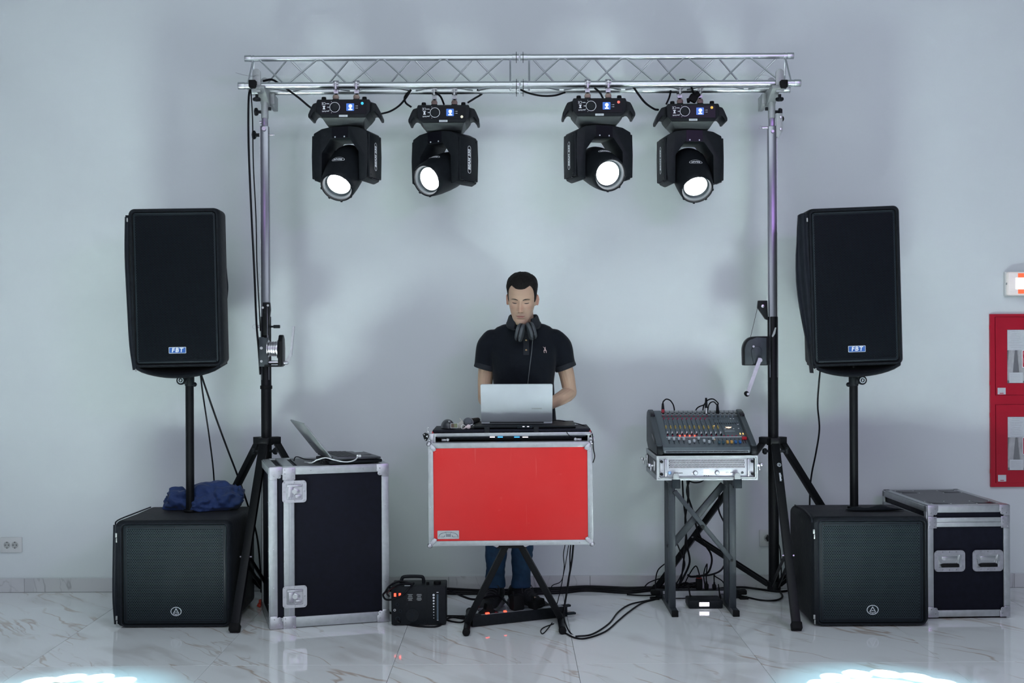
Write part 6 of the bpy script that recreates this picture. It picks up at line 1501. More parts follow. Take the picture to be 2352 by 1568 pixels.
C('black cable from the right stand foot sweeping to the mixer', [(1296, 1452), (1320, 1464), (1348, 1465), (1390, 1450), (1420, 1425), (1444, 1405), (1474, 1385), (1505, 1376)], .0044, 'floor_cable')
C('second black cable curving from the DJ table to the mixer', [(1322, 1461), (1360, 1456), (1398, 1432), (1420, 1405), (1446, 1388), (1480, 1380), (1512, 1374)], .0042, 'floor_cable')
# trunk along the wall
for i, (dy, r, lb) in enumerate(((0, .011, 'thick black cable lying along the wall behind the DJ'), (6, .008, 'black cable lying in front of the thick one along the wall'), (10, .006, 'thin black cable in front of the others along the wall'))):
    pts = [(884, 1352 + dy * .4), (960, 1351 + dy * .5), (1030, 1353 + dy), (1120, 1357 + dy * .6), (1200, 1354 + dy), (1290, 1351 + dy), (1350, 1348 + dy * .8), (1440, 1351 + dy), (1500, 1350 + dy * .6), (1560, 1352 + dy)]
    cable('trunk_cable', [floor_at(px, py, r) for px, py in pts], r, lb)
C('black cable behind the stand from mixer to right pole', [(1560, 1362), (1640, 1352), (1700, 1348), (1740, 1352), (1790, 1358), (1830, 1352)], .006, 'floor_cable')
C('black cable looping right of the mixer stand on the floor', [(1690, 1365), (1720, 1372), (1750, 1378), (1782, 1378), (1797, 1370), (1792, 1358), (1788, 1350)], .005, 'floor_cable')
C('thin black cable lying left of the mixer stand', [(1440, 1365), (1475, 1367), (1505, 1366)], .004, 'floor_cable')
# bundle under the mixer
for i, (pts, r, lb) in enumerate((([(1567, 1098, 6.5), (1570, 1150, 6.55), (1576, 1210, 6.6), (1572, 1270, 6.65), (1566, 1320, 6.68), (1556, 1352, 6.68)], .0052, 'leftmost black lead hanging beneath the amp rack'),
    ([(1578, 1098, 6.5), (1581, 1140, 6.52), (1574, 1190, 6.58), (1578, 1250, 6.62), (1584, 1290, 6.66), (1570, 1325, 6.66), (1558, 1345, 6.66)], .0058, 'second black lead hanging beneath the amp rack, slightly twisted'),
    ([(1584, 1098, 6.52), (1578, 1130, 6.55), (1590, 1170, 6.6), (1600, 1210, 6.62), (1612, 1240, 6.64), (1632, 1270, 6.66), (1634, 1295, 6.66), (1622, 1318, 6.64), (1590, 1324, 6.62), (1580, 1320, 6.6)], .0060, 'black lead sweeping in a wide curve under the amp rack'),
    ([(1622, 1098, 6.4), (1610, 1106, 6.4), (1595, 1108, 6.45), (1582, 1104, 6.5)], .0036, 'short black lead loop just under the amp rack'),
    ([(1656, 1118, 6.55), (1650, 1150, 6.6), (1652, 1175, 6.62), (1664, 1200, 6.64), (1676, 1220, 6.68)], .0046, 'black lead hanging behind the right mixer stand post'),
    ([(1668, 1290, 6.66), (1655, 1310, 6.64), (1630, 1320, 6.62), (1600, 1322, 6.6)], .0050, 'black lead draped from the right post to the plugs'),
    ([(1552, 1240, 6.66), (1562, 1265, 6.66), (1573, 1295, 6.64), (1562, 1325, 6.6), (1550, 1345, 6.56)], .0040, 'black lead curling down inside the left mixer stand post'),
    ([(1530, 1292, 6.7), (1512, 1308, 6.72), (1506, 1330, 6.72), (1506, 1350, 6.70)], .0036, 'thin black lead arching left of the mixer stand'),
    ([(1480, 1348, 6.8), (1490, 1338, 6.78), (1510, 1330, 6.76), (1540, 1322, 6.7)], .0034, 'thin black lead running left along the skirting'))):
    cable('hanging_lead', [at(*q) for q in pts], r, lb)
b = MB(); rr_ = random.Random(11)
for q in range(9):
    c_ = floor_at(1562 + rr_.uniform(-14, 18), 1352 + rr_.uniform(-6, 4), .02); b.tube(spline([(c_.x + .07 * cos(a + q) + rr_.uniform(-.02, .02), c_.y + .05 * sin(a + q), .012 + .035 * abs(sin(a * 1.5 + q))) for a in [i * .9 for i in range(7)]], 5), .0042, 6)
p = floor_at(1562, 1352, .0); o = b.build('cable_heap', 'cable', None, origin=p); tag(o, 'heap of coiled black cables behind the left mixer stand post', 'cable')
# fog machine leads
C('black lead coiled over the fog machine handle', [(1015, 1345, 6.10), (985, 1343, 6.12), (960, 1345, 6.1), (940, 1338, 6.1), (915, 1335, 6.09), (895, 1345, 6.06), (886, 1358, 6.0), (880, 1366, 5.97), (886, 1376, 5.96), (900, 1376, 5.98), (925, 1366, 5.985), (940, 1350, 6.0), (950, 1339, 6.05)], .0052, 'power_lead')
C('second loop of black lead left of the fog machine', [(950, 1341, 6.07), (925, 1340, 6.05), (900, 1350, 6.0), (889, 1362, 5.985), (895, 1370, 5.985)], .0045, 'power_lead')
C('black lead running from the fog machine top to the DJ power strip', [(1016, 1346, 6.14), (1035, 1356, 6.2), (1065, 1370, 6.2), (1092, 1376, 6.2), (1140, 1368, 6.3), (1160, 1380, 6.25), (1173, 1395, 6.15), (1178, 1402, 6.12)], .0055, 'power_lead')
C('black mains lead from fog machine front curving to the right', [(912, 1424, 5.99), (926, 1432), (950, 1436), (985, 1439), (1010, 1436), (1028, 1420), (1050, 1415), (1075, 1420)], .0050, 'power_lead')
C('coiled black lead between fog machine and folding stand', [(1024, 1414), (1045, 1414), (1070, 1416), (1062, 1428), (1040, 1427), (1026, 1422), (1040, 1417), (1072, 1422), (1088, 1424)], .0046, 'power_lead')
C('black lead under the tall flight case edge', [(884, 1400), (892, 1404), (900, 1408)], .005, 'power_lead')
# little red clip behind the left case
b = MB(); b.box((0, 0, .012), (.020, .03, .018), rot=(0, .4, 0), bev=.003); b.box((.004, 0, .03), (.012, .02, .022), bev=.002); o = b.build('red_plug', P('red_plastic', (0.5, 0.03, 0.01), .45), None); o.location = floor_at(596, 1394, 0); tag(o, 'small red plug on the floor between subwoofer and tall case', 'plug')

# ------------------------------------------------------------------ the DJ
from mathutils.bvhtree import BVHTree
PX, PY = at(1203, 900, 6.42).x, 6.42
dj_man = thing('person', 'man in navy polo shirt and jeans looking down behind the red case', 'person', (PX, PY, 0))

def interp(xs_, ys_, x):
    """smooth (cubic Hermite) interpolation in a small table"""
    if x <= xs_[0]: return ys_[0]
    if x >= xs_[-1]: return ys_[-1]
    i = max(k for k in range(len(xs_) - 1) if xs_[k] <= x)
    def sl(k):
        if k == 0: return (ys_[1] - ys_[0]) / (xs_[1] - xs_[0])
        if k == len(xs_) - 1: return (ys_[-1] - ys_[-2]) / (xs_[-1] - xs_[-2])
        a = (ys_[k] - ys_[k - 1]) / (xs_[k] - xs_[k - 1]); b = (ys_[k + 1] - ys_[k]) / (xs_[k + 1] - xs_[k])
        return 0 if a * b <= 0 else 2 * a * b / (a + b)
    h = xs_[i + 1] - xs_[i]; t = (x - xs_[i]) / h
    return ys_[i] * (1 + 2 * t) * (1 - t) ** 2 + h * sl(i) * t * (1 - t) ** 2 + ys_[i + 1] * t * t * (3 - 2 * t) + h * sl(i + 1) * t * t * (t - 1)

HZ = [-.120, -.117, -.110, -.098, -.082, -.063, -.045, -.020, .0, .030, .060, .085, .105, .118, .125]
HW = [.006, .018, .029, .038, .047, .055, .061, .067, .0695, .0725, .0735, .069, .056, .036, .006]
HF = [.080, .088, .0935, .0955, .0930, .0925, .0920, .0910, .0880, .0925, .0930, .0840, .0640, .0380, .006]
HB = [-.050, -.046, -.036, -.018, .012, .045, .066, .080, .088, .097, .099, .090, .071, .045, .006]
HC = [-.066, -.066, -.062, -.055, -.045, -.032, -.020, -.008, .0, .004, .006, .006, .006, .006, .004]

def gs(x, z, cx, cz, sx, sz): return exp(-((x - cx) / sx) ** 2 - ((z - cz) / sz) ** 2)

def face_push(x, z):
    """how far the face stands out in front of the plain skull (metres)"""
    a = abs(x); d = 0.0
    # nose: bridge to tip, sharp underside
    if -.050 < z < .030:
        t = (0.024 - z) / .060; t = max(0, min(1, t)); w_ = .0075 + .0055 * t; amp = .005 + .025 * t ** 1.25
        if z < -.034: amp *= max(0, 1 - ((-.034 - z) / .012)) ** .8
        if z > .016: amp *= max(0, (.030 - z) / .014)
        d += amp * exp(-(x / w_) ** 2)
    d += .0085 * gs(a, z, .0125, -.0345, .006, .0065)
    d -= .0130 * gs(a, z, .029, .009, .0165, .0115)
    d += .0058 * gs(a, z, .0310, .0075, .0115, .0070)        # lid over the eyeball
    d -= .0022 * gs(a, z, .0310, .0005, .0125, .0016)        # lash crease
    d += .0042 * gs(a, z, .026, .0255, .020, .0065)
    d -= .0030 * gs(x, z, 0, .022, .009, .008)
    d += .0040 * gs(a, z, .047, -.016, .016, .013)
    d -= .0035 * gs(a, z, .040, -.052, .013, .018)
    d += .0052 * gs(x, z, 0, -.0605, .017, .0042)
    d += .0062 * gs(x, z, 0, -.0705, .0155, .0045)
    d -= .0048 * gs(x, z, 0, -.0655, .022, .0016)
    d -= .0018 * gs(x, z, 0, -.050, .0035, .007)
    d -= .0050 * gs(x, z, 0, -.0800, .016, .0045)
    d += .0045 * gs(x, z, 0, -.099, .017, .011)
    return d

def head_point(th, z):
    """th = 0 looks along -Y, grows towards +X"""
    w_, f_, b_, c_ = (interp(HZ, q, z) for q in (HW, HF, HB, HC))
    s, c = sin(th), cos(th)
    e = 0.88 if c > 0 else 0.95
    x = w_ * math.copysign(abs(s) ** e, s)
    y = c_ - (f_ + c_) * math.copysign(abs(c) ** e, c) if c > 0 else c_ + (b_ - c_) * abs(c) ** e
    if c > 0: y -= face_push(x, z) * min(1, c * 2.2)
    return Vector((x, y, z))

HEAD = Matrix.Translation((-.006, -.048, 1.617)) @ Matrix.Rotation(R(-7), 4, 'Z') @ Matrix.Rotation(R(16.5), 4, 'X') @ Matrix.Rotation(R(1.5), 4, 'Y')
NT, NZ = 128, 120
def head_rings(fn):
    zs_ = [-.120 + .245 * (0.5 - 0.5 * cos(pi * (0.02 + .96 * k / (NZ - 1)))) for k in range(NZ)]
    return [[fn(2 * pi * i / NT, z) for i in range(NT)] for z in zs_]

sk = MB()
h_ = MB(); h_.loft(head_rings(head_point)); sk.merge(h_.bm, HEAD)
for s in (-1, 1):   # ears
    e_ = MB()
    e_.sph((s * .0745, .004, -.004), 1.0, (.007, .0165, .0295), 20, 14, (R(-8), R(s * 14), R(s * -22)))
    pr = [(s * (.0775 + .006 * sin(pi * t)), .010 + .0145 * sin(t * pi * 1.25 - .35), .026 - .054 * t) for t in [k / 10 for k in range(11)]]
    e_.tube(pr, [.0045] * 8 + [.005, .0058, .005], 8)
    sk.merge(e_.bm, HEAD)
def limb(mb, pts, rad, k=5, n=18):
    pp = spline([(*p, ) for p in pts], k); rr = []
    m = len(pts) - 1
    for i in range(len(pp)):
        f = i / (len(pp) - 1) * m; j = min(int(f), m - 1); rr.append(rad[j] + (rad[j + 1] - rad[j]) * (f - j))
    mb.tube(pp, rr, n); mb.sph(pp[0], rr[0] * .98, u=n, v=10); mb.sph(pp[-1], rr[-1] * .98, u=n, v=10)
def rings(mb, rows, n=36, ex=1.0):
    mb.loft([[Vector((cx + rx * math.copysign(abs(cos(a)) ** ex, cos(a)), cy + ry * math.copysign(abs(sin(a)) ** ex, sin(a)), z)) for a in [2 * pi * k / n for k in range(n)]] for cx, cy, z, rx, ry in rows])
limb(sk, [(0, .012, 1.40), (0, -.004, 1.48), (-.003, -.030, 1.575)], [.062, .055, .054])
rings(sk, [(-.012, 0, .86, .15, .105), (.0, 0, .95, .145, .10), (0, -.004, 1.08, .138, .095), (0, -.008, 1.22, .145, .10), (0, -.004, 1.33, .150, .095), (0, 0, 1.37, .125, .075), (0, .004, 1.41, .075, .058), (0, .006, 1.455, .05, .05)])
for s, sh, up, el, fo, wr_ in ((-1, (-.160, 0, 1.372), (-.197, .02, 1.25), (-.207, .062, 1.095), (-.165, -.035, 1.075), (-.098, -.145, 1.060)), (1, (.160, 0, 1.372), (.217, .02, 1.26), (.246, .060, 1.128), (.190, -.030, 1.100), (.100, -.150, 1.062))):
    limb(sk, [sh, up, el], [.044, .0425, .036])
    limb(sk, [el, tuple(a + (b - a) * .35 for a, b in zip(el, fo)), fo, wr_], [.036, .040, .036, .026])
    W_ = Vector(wr_); d = Vector((-s * .32, -1, -.22)).normalized(); sd = Vector((0, 0, 1)).cross(d).normalized() * 1.0; up_ = d.cross(sd) * -1
    if up_.z < 0: up_ = -up_
    pm = MB(); pm.loft([[W_ + d * t + sd * (rx * cos(a)) + up_ * (rz * sin(a)) for a in [2 * pi * k / 18 for k in range(18)]] for t, rx, rz in ((-.01, .024, .018), (.02, .031, .017), (.06, .040, .015), (.088, .042, .013), (.097, .036, .010))]); sk.merge(pm.bm)
    for q, (off, L1) in enumerate(((-.030, .070), (-.010, .080), (.011, .074), (.030, .058))):
        b0 = W_ + d * .080 + sd * off; spr = (d + sd * off * 2.0).normalized()
        limb(sk, [tuple(b0), tuple(b0 + spr * L1 * .45 + up_ * .010), tuple(b0 + spr * L1 * .80 - up_ * .006), tuple(b0 + spr * L1 * .98 - up_ * .026)], [.0098, .0090, .0082, .0072], 4, 12)
    ts = 1 if (sd.x * -s) > 0 else -1          # thumb lies on the inner side
    b0 = W_ + d * .028 + sd * ts * .022
    limb(sk, [tuple(b0), tuple(b0 + d * .030 + sd * ts * .024 - up_ * .006), tuple(b0 + d * .058 + sd * ts * .030 - up_ * .014), tuple(b0 + d * .074 + sd * ts * .026 - up_ * .02)], [.014, .0115, .0100, .0082], 4, 12)
ANK = ((-.155, .03, .10), (-.020, .03, .10))
for s, an in zip((-1, 1), ANK):
    hip = (-.012 + s * .075, 0, .88); kn_ = (an[0] * .9 + (.012 if s > 0 else 0), -.005, .49)
    limb(sk, [hip, tuple((a + b) / 2 for a, b in zip(hip, kn_)), kn_, tuple((a + b) / 2 + (0, .02, .03)[i] for i, (a, b) in enumerate(zip(kn_, an))), an], [.075, .066, .048, .046, .036])
    limb(sk, [(an[0], an[1] + .02, .06), (an[0] + (.07 if s > 0 else -.03), an[1] - .10, .045)], [.035, .028])
skin = P('warm_skin', (0.50, 0.335, 0.255), 0.52, spec=.4)
nt = skin.node_tree; at_ = nd(nt, 'ShaderNodeVertexColor', layer_name='tint'); nt.links.new(at_.outputs['Color'], nt.nodes['Principled BSDF'].inputs['Base Color'])
nt.nodes['Principled BSDF'].inputs['Subsurface Weight'].default_value = .12; nt.nodes['Principled BSDF'].inputs['Subsurface Radius'].default_value = (.008, .003, .002)

def remesh(mb, voxel, smooth_it=2, name='m'):
    o = mb.build(name, None, None, ang=180)
    m = o.modifiers.new('r', 'REMESH'); m.mode = 'VOXEL'; m.voxel_size = voxel
    if smooth_it: s_ = o.modifiers.new('s', 'SMOOTH'); s_.iterations = smooth_it; s_.factor = .5
    bpy.context.view_layer.update()
    me = bpy.data.meshes.new_from_object(o.evaluated_get(bpy.context.evaluated_depsgraph_get()))
    bpy.data.objects.remove(o); return me
bme_ = remesh(sk, .0022, 2, 'body')
body = link('body', bme_, skin, dj_man, ang=180)
bvh = BVHTree.FromPolygons([v.co.copy() for v in bme_.vertices], [list(p.vertices) for p in bme_.polygons])
ca = bme_.color_attributes.new('tint', 'FLOAT_COLOR', 'POINT'); HI = HEAD.inverted()
base = Vector((0.50, 0.335, 0.238))
vals = []
for v in bme_.vertices:
    c = base; p = v.co
    if p.z > 1.45:
        q = HI @ p; a = abs(q.x)
        if q.z > -.135:
            red = .28 * gs(a, q.z, .006, -.022, .013, .016) * (q.y < -.05) + (.75 if a > .0745 and q.y > -.03 else 0) + .30 * gs(a, q.z, .043, -.02, .016, .016) * (q.y < -.03)
            c = c.lerp(Vector((.48, .215, .165)), min(.7, red))
            if q.y < -.06:
                lip = 0
            if q.y < .02 and q.z < -.040:
                st = min(1, max(0, (-.042 - q.z) / .015)) * .10
                if a < .03 and q.z > -.078 and lip < .3 if q.y < -.06 else False: st += .06
                c = c.lerp(Vector((.16, .13, .12)), st)
            if q.z > .045: c = c.lerp(Vector((.45, .30, .215)), .5)
    vals.extend((c.x, c.y, c.z, 1))
ca.data.foreach_set('color', vals)

def patch(name, rows, mat, off=.0009, parent=body):
    """rows of (x, z) in the face plane laid on to the skin, with a little thickness"""
    bm = bmesh.new(); grid = []
    for row in rows:
        g = []
        for x, z in row:
            o_ = HEAD @ Vector((x, -.3, z)); d_ = (HEAD.to_3x3() @ Vector((0, 1, 0))).normalized(); hit = bvh.ray_cast(o_, d_)
            p = hit[0] if hit[0] is not None else HEAD @ head_point(0, z)
            g.append(bm.verts.new(p - d_ * off))
        grid.append(g)
    for a, b in zip(grid, grid[1:]):
        for i in range(len(a) - 1): bm.faces.new((a[i], a[i + 1], b[i + 1], b[i]))
    bmesh.ops.recalc_face_normals(bm, faces=bm.faces)
    bmesh.ops.solidify(bm, geom=bm.faces[:], thickness=-.0012)
    me = bpy.data.meshes.new(name); bm.to_mesh(me); bm.free()
    return link(name, me, mat, parent, ang=80)
brow_m = P('brow_hair', (0.030, 0.022, 0.018), .7, bump=.6, bscale=900); lash = P('lash_dark', (0.018, 0.012, 0.011), .6)
for s in (-1, 1):
    up_r, lo_r, mid_r = [], [], []
    for k_ in range(15):
        t = k_ / 14; x = s * (.0135 + .0345 * t); zc_ = .0205 + .0050 * sin(pi * min(1, t * .9)) - .001 * t + (.0 if t > .12 else -.001); th = .0034 * (1 - abs(t - .35) * .9)
        up_r.append((x, zc_ + max(th, .0006))); mid_r.append((x, zc_)); lo_r.append((x, zc_ - max(th, .0006)))
    patch('eyebrow', [up_r, mid_r, lo_r], brow_m)
    up_r, lo_r = [], []
    for k_ in range(13):
        t = k_ / 12; x = s * (.0195 + .0245 * t); zc_ = .0018 - .0014 * sin(pi * t) + .0006 * t; th = .0009 + .0013 * sin(pi * t) ** .7
        up_r.append((x, zc_ + th)); lo_r.append((x, zc_ - th))
    patch('eyelashes', [up_r, lo_r], lash, .0006)
    b = MB(); b.sph((0, 0, 0), .0030, (1.1, .7, .7), 10, 8)
    nz_ = HEAD @ Vector((s * .0085, -.3, -.0425)); d_ = (HEAD.to_3x3() @ Vector((0, 1, 0))).normalized(); hit = bvh.ray_cast(nz_, d_)
    if hit[0] is not None:
        b.xf(Matrix.Translation(hit[0] - d_ * .0002)); b.build('nostril', P('nostril_dark', (0.10, 0.04, 0.035), .8) if 'nostril_dark' not in bpy.data.materials else bpy.data.materials['nostril_dark'], body)

lipm = P('lip_skin', (0.40, 0.18, 0.15), .7, spec=.1); lipd = P('mouth_line_dark', (0.13, 0.05, 0.045), .6)
xs_ = [-.0225 + .045 * k / 16 for k in range(17)]
def lz(x): return -.0652 + .0012 * (x / .022) ** 2
patch('upper_lip', [[(x, lz(x) + (.0052 - .0012 * exp(-(x / .004) ** 2)) * max(.02, 1 - (abs(x) / .0226) ** 1.6)) for x in xs_], [(x, lz(x) + .0022 * max(.02, 1 - (abs(x) / .0226) ** 1.6)) for x in xs_], [(x, lz(x)) for x in xs_]], lipm, .0005)
patch('lower_lip', [[(x, lz(x)) for x in xs_], [(x, lz(x) - .0035 * max(.02, 1 - (abs(x) / .0226) ** 2)) for x in xs_], [(x, lz(x) - .0070 * max(.02, 1 - (abs(x) / .0226) ** 2)) for x in xs_]], lipm, .0005)
patch('mouth_line', [[(x * 1.05, lz(x) + .0007) for x in xs_], [(x * 1.05, lz(x) - .0007) for x in xs_]], lipd, .0011)

# hair: an offset shell that dives under the skin beyond the hairline
def hairline(th):
    """height above which hair grows, for direction th (0 = face)"""
    a = abs((th + pi) % (2 * pi) - pi)
    return interp([0, .22, .45, .72, .92, 1.12, 1.25, 1.45, 1.62, 1.85, 2.3, 3.15], [.078, .079, .085, .091, .078, .040, -.004, -.006, .020, -.010, -.045, -.062], a)
def hair_point(th, z):
    p = head_point(th, z) if True else None
    a = abs((th + pi) % (2 * pi) - pi); m = (z - hairline(th)) / .016
    m = max(-1, min(1, m)); side = min(1, max(0, (z - .045) / .055))
    dz_ = max(0.0, (p - Vector((0, .006, .030))).normalized().z); t = (.0035 + .0030 * side + .0150 * dz_ ** 1.6) if m > 0 else .0042
    front = exp(-(a / .9) ** 2) * max(0, min(1, (z - .06) / .03)); t += .006 * front
    nn = noise.noise(Vector((p.x * 55, p.y * 55, p.z * 40))) * .0030 * side + noise.noise(Vector((p.x * 160, p.y * 160, p.z * 120))) * .0018
    off = t * min(1, max(0, m)) ** .55 + nn * max(0, m) if m > 0 else m * .010
    ctr = Vector((0, .006, .030)); d = (p - ctr)
    d = Vector((d.x / .0735, d.y / .098, d.z / .1)).normalized()
    return p + d * off
hm = MB(); hm.loft([r_ for r_ in head_rings(hair_point) if True][26:]); hm.xf(HEAD); hm.build('hair', 'hair', dj_man, ang=180)

# polo shirt
sh_ = MB()
rings(sh_, [(.004, .0, .925, .172, .122), (.004, 0, .99, .166, .118), (.002, -.002, 1.08, .159, .114), (0, -.006, 1.18, .160, .117), (0, -.010, 1.27, .168, .122), (0, -.008, 1.335, .178, .118), (0, -.002, 1.385, .184, .098), (0, .004, 1.430, .180, .084), (0, .006, 1.458, .160, .074), (0, .006, 1.476, .140, .070), (0, .004, 1.489, .110, .066), (0, .004, 1.497, .068, .062)], 48, .92)
for s, sh0, e0 in ((-1, (-.163, .0, 1.415), (-.205, .012, 1.262)), (1, (.163, .0, 1.415), (.221, .012, 1.262))):
    A, B = Vector(sh0), Vector(e0); dd = (B - A).normalized()
    pts = [A, A + (B - A) * .35 + Vector((s * .012, 0, .012)), A + (B - A) * .7 + Vector((s * .004, 0, .002)), B]
    pp = spline(pts, 6); rr = [.054, .058, .057, .0545]
    sh_.tube(pp, [rr[min(int(i / (len(pp) - 1) * 3), 2)] + (rr[min(int(i / (len(pp) - 1) * 3), 2) + 1] - rr[min(int(i / (len(pp) - 1) * 3), 2)]) * (i / (len(pp) - 1) * 3 - min(int(i / (len(pp) - 1) * 3), 2)) for i in range(len(pp))], 24)
    sh_.sph(A, .053, (1, .95, .95), 24, 14)
sme = remesh(sh_, .0045, 6, 'polo_shirt')
NR = [v.normal.copy() for v in sme.vertices]
for v, nrm in zip(sme.vertices, NR):   # soft drape folds
    p = v.co
    f = .0035 * noise.noise(Vector((p.x * 9, p.y * 9, p.z * 5))) + .0022 * noise.noise(Vector((p.x * 26 + p.z * 10, p.y * 20, p.z * 9)))
    if p.z < 1.2: f += .003 * noise.noise(Vector((p.x * 30, p.y * 20, p.z * 4)))
    v.co = p + nrm * f
polo = link('polo_shirt', sme, 'shirt', dj_man, ang=180)
sb = BVHTree.FromPolygons([v.co.copy() for v in sme.vertices], [list(p.vertices) for p in sme.polygons])
def on_shirt(x, z, off=.001):
    h = sb.ray_cast(Vector((x, -.6, z)), Vector((0, 1, 0))); return Vector((x, h[0].y - off, z)) if h[0] is not None else Vector((x, -.12, z))
for s in (-1, 1):   # sleeve hems
    e0 = Vector((-.205, .012, 1.262)) if s < 0 else Vector((.221, .012, 1.262)); A = Vector((s * .163, 0, 1.415)); dd = (e0 - A).normalized()
    b = MB(); u_ = dd.cross(Vector((0, 1, 0))).normalized(); v_ = dd.cross(u_)
    rg = []
    for t, r_ in ((-.022, .0555), (-.020, .0575), (.004, .0580), (.006, .0565), (.004, .050)):
        rg.append([e0 + dd * t + u_ * r_ * cos(a) + v_ * r_ * sin(a) for a in [2 * pi * k / 32 for k in range(32)]])
    b.loft(rg, cap=False); b.build('sleeve_hem', 'collar', polo, ang=60)
# collar: stand and fall, open at the throat
b = MB(); rg = []
for k_ in range(41):
    a = R(-148 + 296 * k_ / 40)          # 0 = back of neck
    fr = abs(a) / R(148); bx, by = sin(a), cos(a)
    top = 1.541 - .052 * max(0, fr - .45) ** 1.2; r1 = .066 + .004 * fr; r2 = .083 + .016 * fr
    yo = -.004 - .022 * fr ** 2
    drop = .048 + .012 * max(0, fr - .8) * 5
    rg.append([Vector((bx * .060, by * .060 + .004, 1.475 - .020 * fr ** 3)), Vector((bx * r1, by * r1 + yo, top)), Vector((bx * (r1 + .004), by * (r1 + .004) + yo, top + .002)), Vector((bx * (r1 + .009), by * (r1 + .009) + yo, top - .003)), Vector((bx * r2, by * r2 + yo * 1.2, top - drop)), Vector((bx * (r2 - .004), by * (r2 - .004) + yo * 1.2, top - drop)), Vector((bx * (r1 + .003), by * (r1 + .003) + yo, top - .012))])
b.loft(rg); b.build('collar', 'collar', polo, ang=50)
b = MB(); rg = []
for k_ in range(11):
    z = 1.455 - .125 * k_ / 10; c0, c1 = on_shirt(-.002, z, .0022), on_shirt(.027, z, .0022); rg.append([c0, c1, c1 + Vector((0, .004, 0)), c0 + Vector((0, .004, 0))])
b.loft(rg); b.build('placket', 'collar', polo)
for z in (1.405, 1.355):
    b = MB(); p = on_shirt(.0125, z, .0035); b.cyl(p, p + Vector((0, .003, 0)), .0052, n=14); b.build('button', P('amber_button', (.30, .18, .07), .35) if 'amber_button' not in bpy.data.materials else bpy.data.materials['amber_button'], polo)
# small embroidered rider figure on the chest
b = MB(); x0, z0 = (1251 - 1203) / 437, 1.4 + (784 - 804) / 437
def emb(poly):
    pts = [on_shirt(x0 + u * .001, z0 + v * .001, .0014) for u, v in poly]; bm = b.bm
    A = [bm.verts.new(p) for p in pts]; B = [bm.verts.new(p + Vector((0, .0012, 0))) for p in pts]; bm.faces.new(A); bm.faces.new(list(reversed(B)))
    for i in range(len(A)): bm.faces.new((A[i], B[i], B[(i + 1) % len(A)], A[(i + 1) % len(A)]))
emb([(-7, -2), (-3, 4), (3, 4), (8, -2), (8, -8), (4, -3), (-3, -3), (-6, -8)]); emb([(-7, -8), (-5, -14), (-2, -14), (-3, -7)]); emb([(4, -4), (5, -14), (8, -14), (8, -5)]); emb([(-2, 4), (-3, 11), (2, 12), (4, 4)]); emb([(-1, 12), (-1, 16), (3, 16), (3, 12)]); emb([(-3, 10), (-10, 17), (-9, 18), (-2, 12)])
b.build('embroidered_emblem', P('pink_thread', (0.62, 0.46, 0.44), .7), polo)

# jeans and shoes
je = MB()
rings(je, [(-.010, 0, 1.00, .158, .112), (-.012, 0, .93, .165, .117), (-.014, 0, .86, .168, .118), (-.016, .002, .80, .160, .112), (-.016, .004, .76, .13, .09)], 36)
for s, an in zip((-1, 1), ANK):
    hip = Vector((-.014 + s * .078, 0, .84)); kx = -.140 if s < 0 else .006
    pts = [hip, Vector((-.014 + s * .090, -.004, .66)), Vector((kx, -.012, .48)), Vector((an[0] + (.006 if s < 0 else .008), .012, .30)), Vector((an[0], an[1] - .004, .175)), Vector((an[0], an[1] - .006, .105))]
    pp = spline(pts, 9); rad = [.092, .080, .062, .056, .051, .055]; rr = []
    for i in range(len(pp)):
        f = i / (len(pp) - 1) * 5; j = min(int(f), 4); r_ = rad[j] + (rad[j + 1] - rad[j]) * (f - j); z = pp[i].z
        if z < .25: r_ += .0012 * sin(z * 95 + s) * (1 - z / .25)
        rr.append(r_)
    je.tube(pp, rr, 26)
jme = remesh(je, .005, 3, 'jeans')
NR = [v.normal.copy() for v in jme.vertices]
for v, nrm in zip(jme.vertices, NR):
    p = v.co; v.co = p + nrm * (.005 * noise.noise(Vector((p.x * 16, p.y * 16, p.z * 9))) + .0045 * noise.noise(Vector((p.x * 16 + p.z * 9, p.y * 16, p.z * 38))) * (1 if p.z < .3 else .35))
link('jeans', jme, 'jeans', dj_man, ang=180)
shoe_m = P('black_shoe_knit', (0.010, 0.010, 0.012), .6, bump=.4, bscale=300); sole_m = P('grey_sole', (0.20, 0.20, 0.21), .6); lace_m = P('dark_lace', (0.030, 0.030, 0.033), .7)
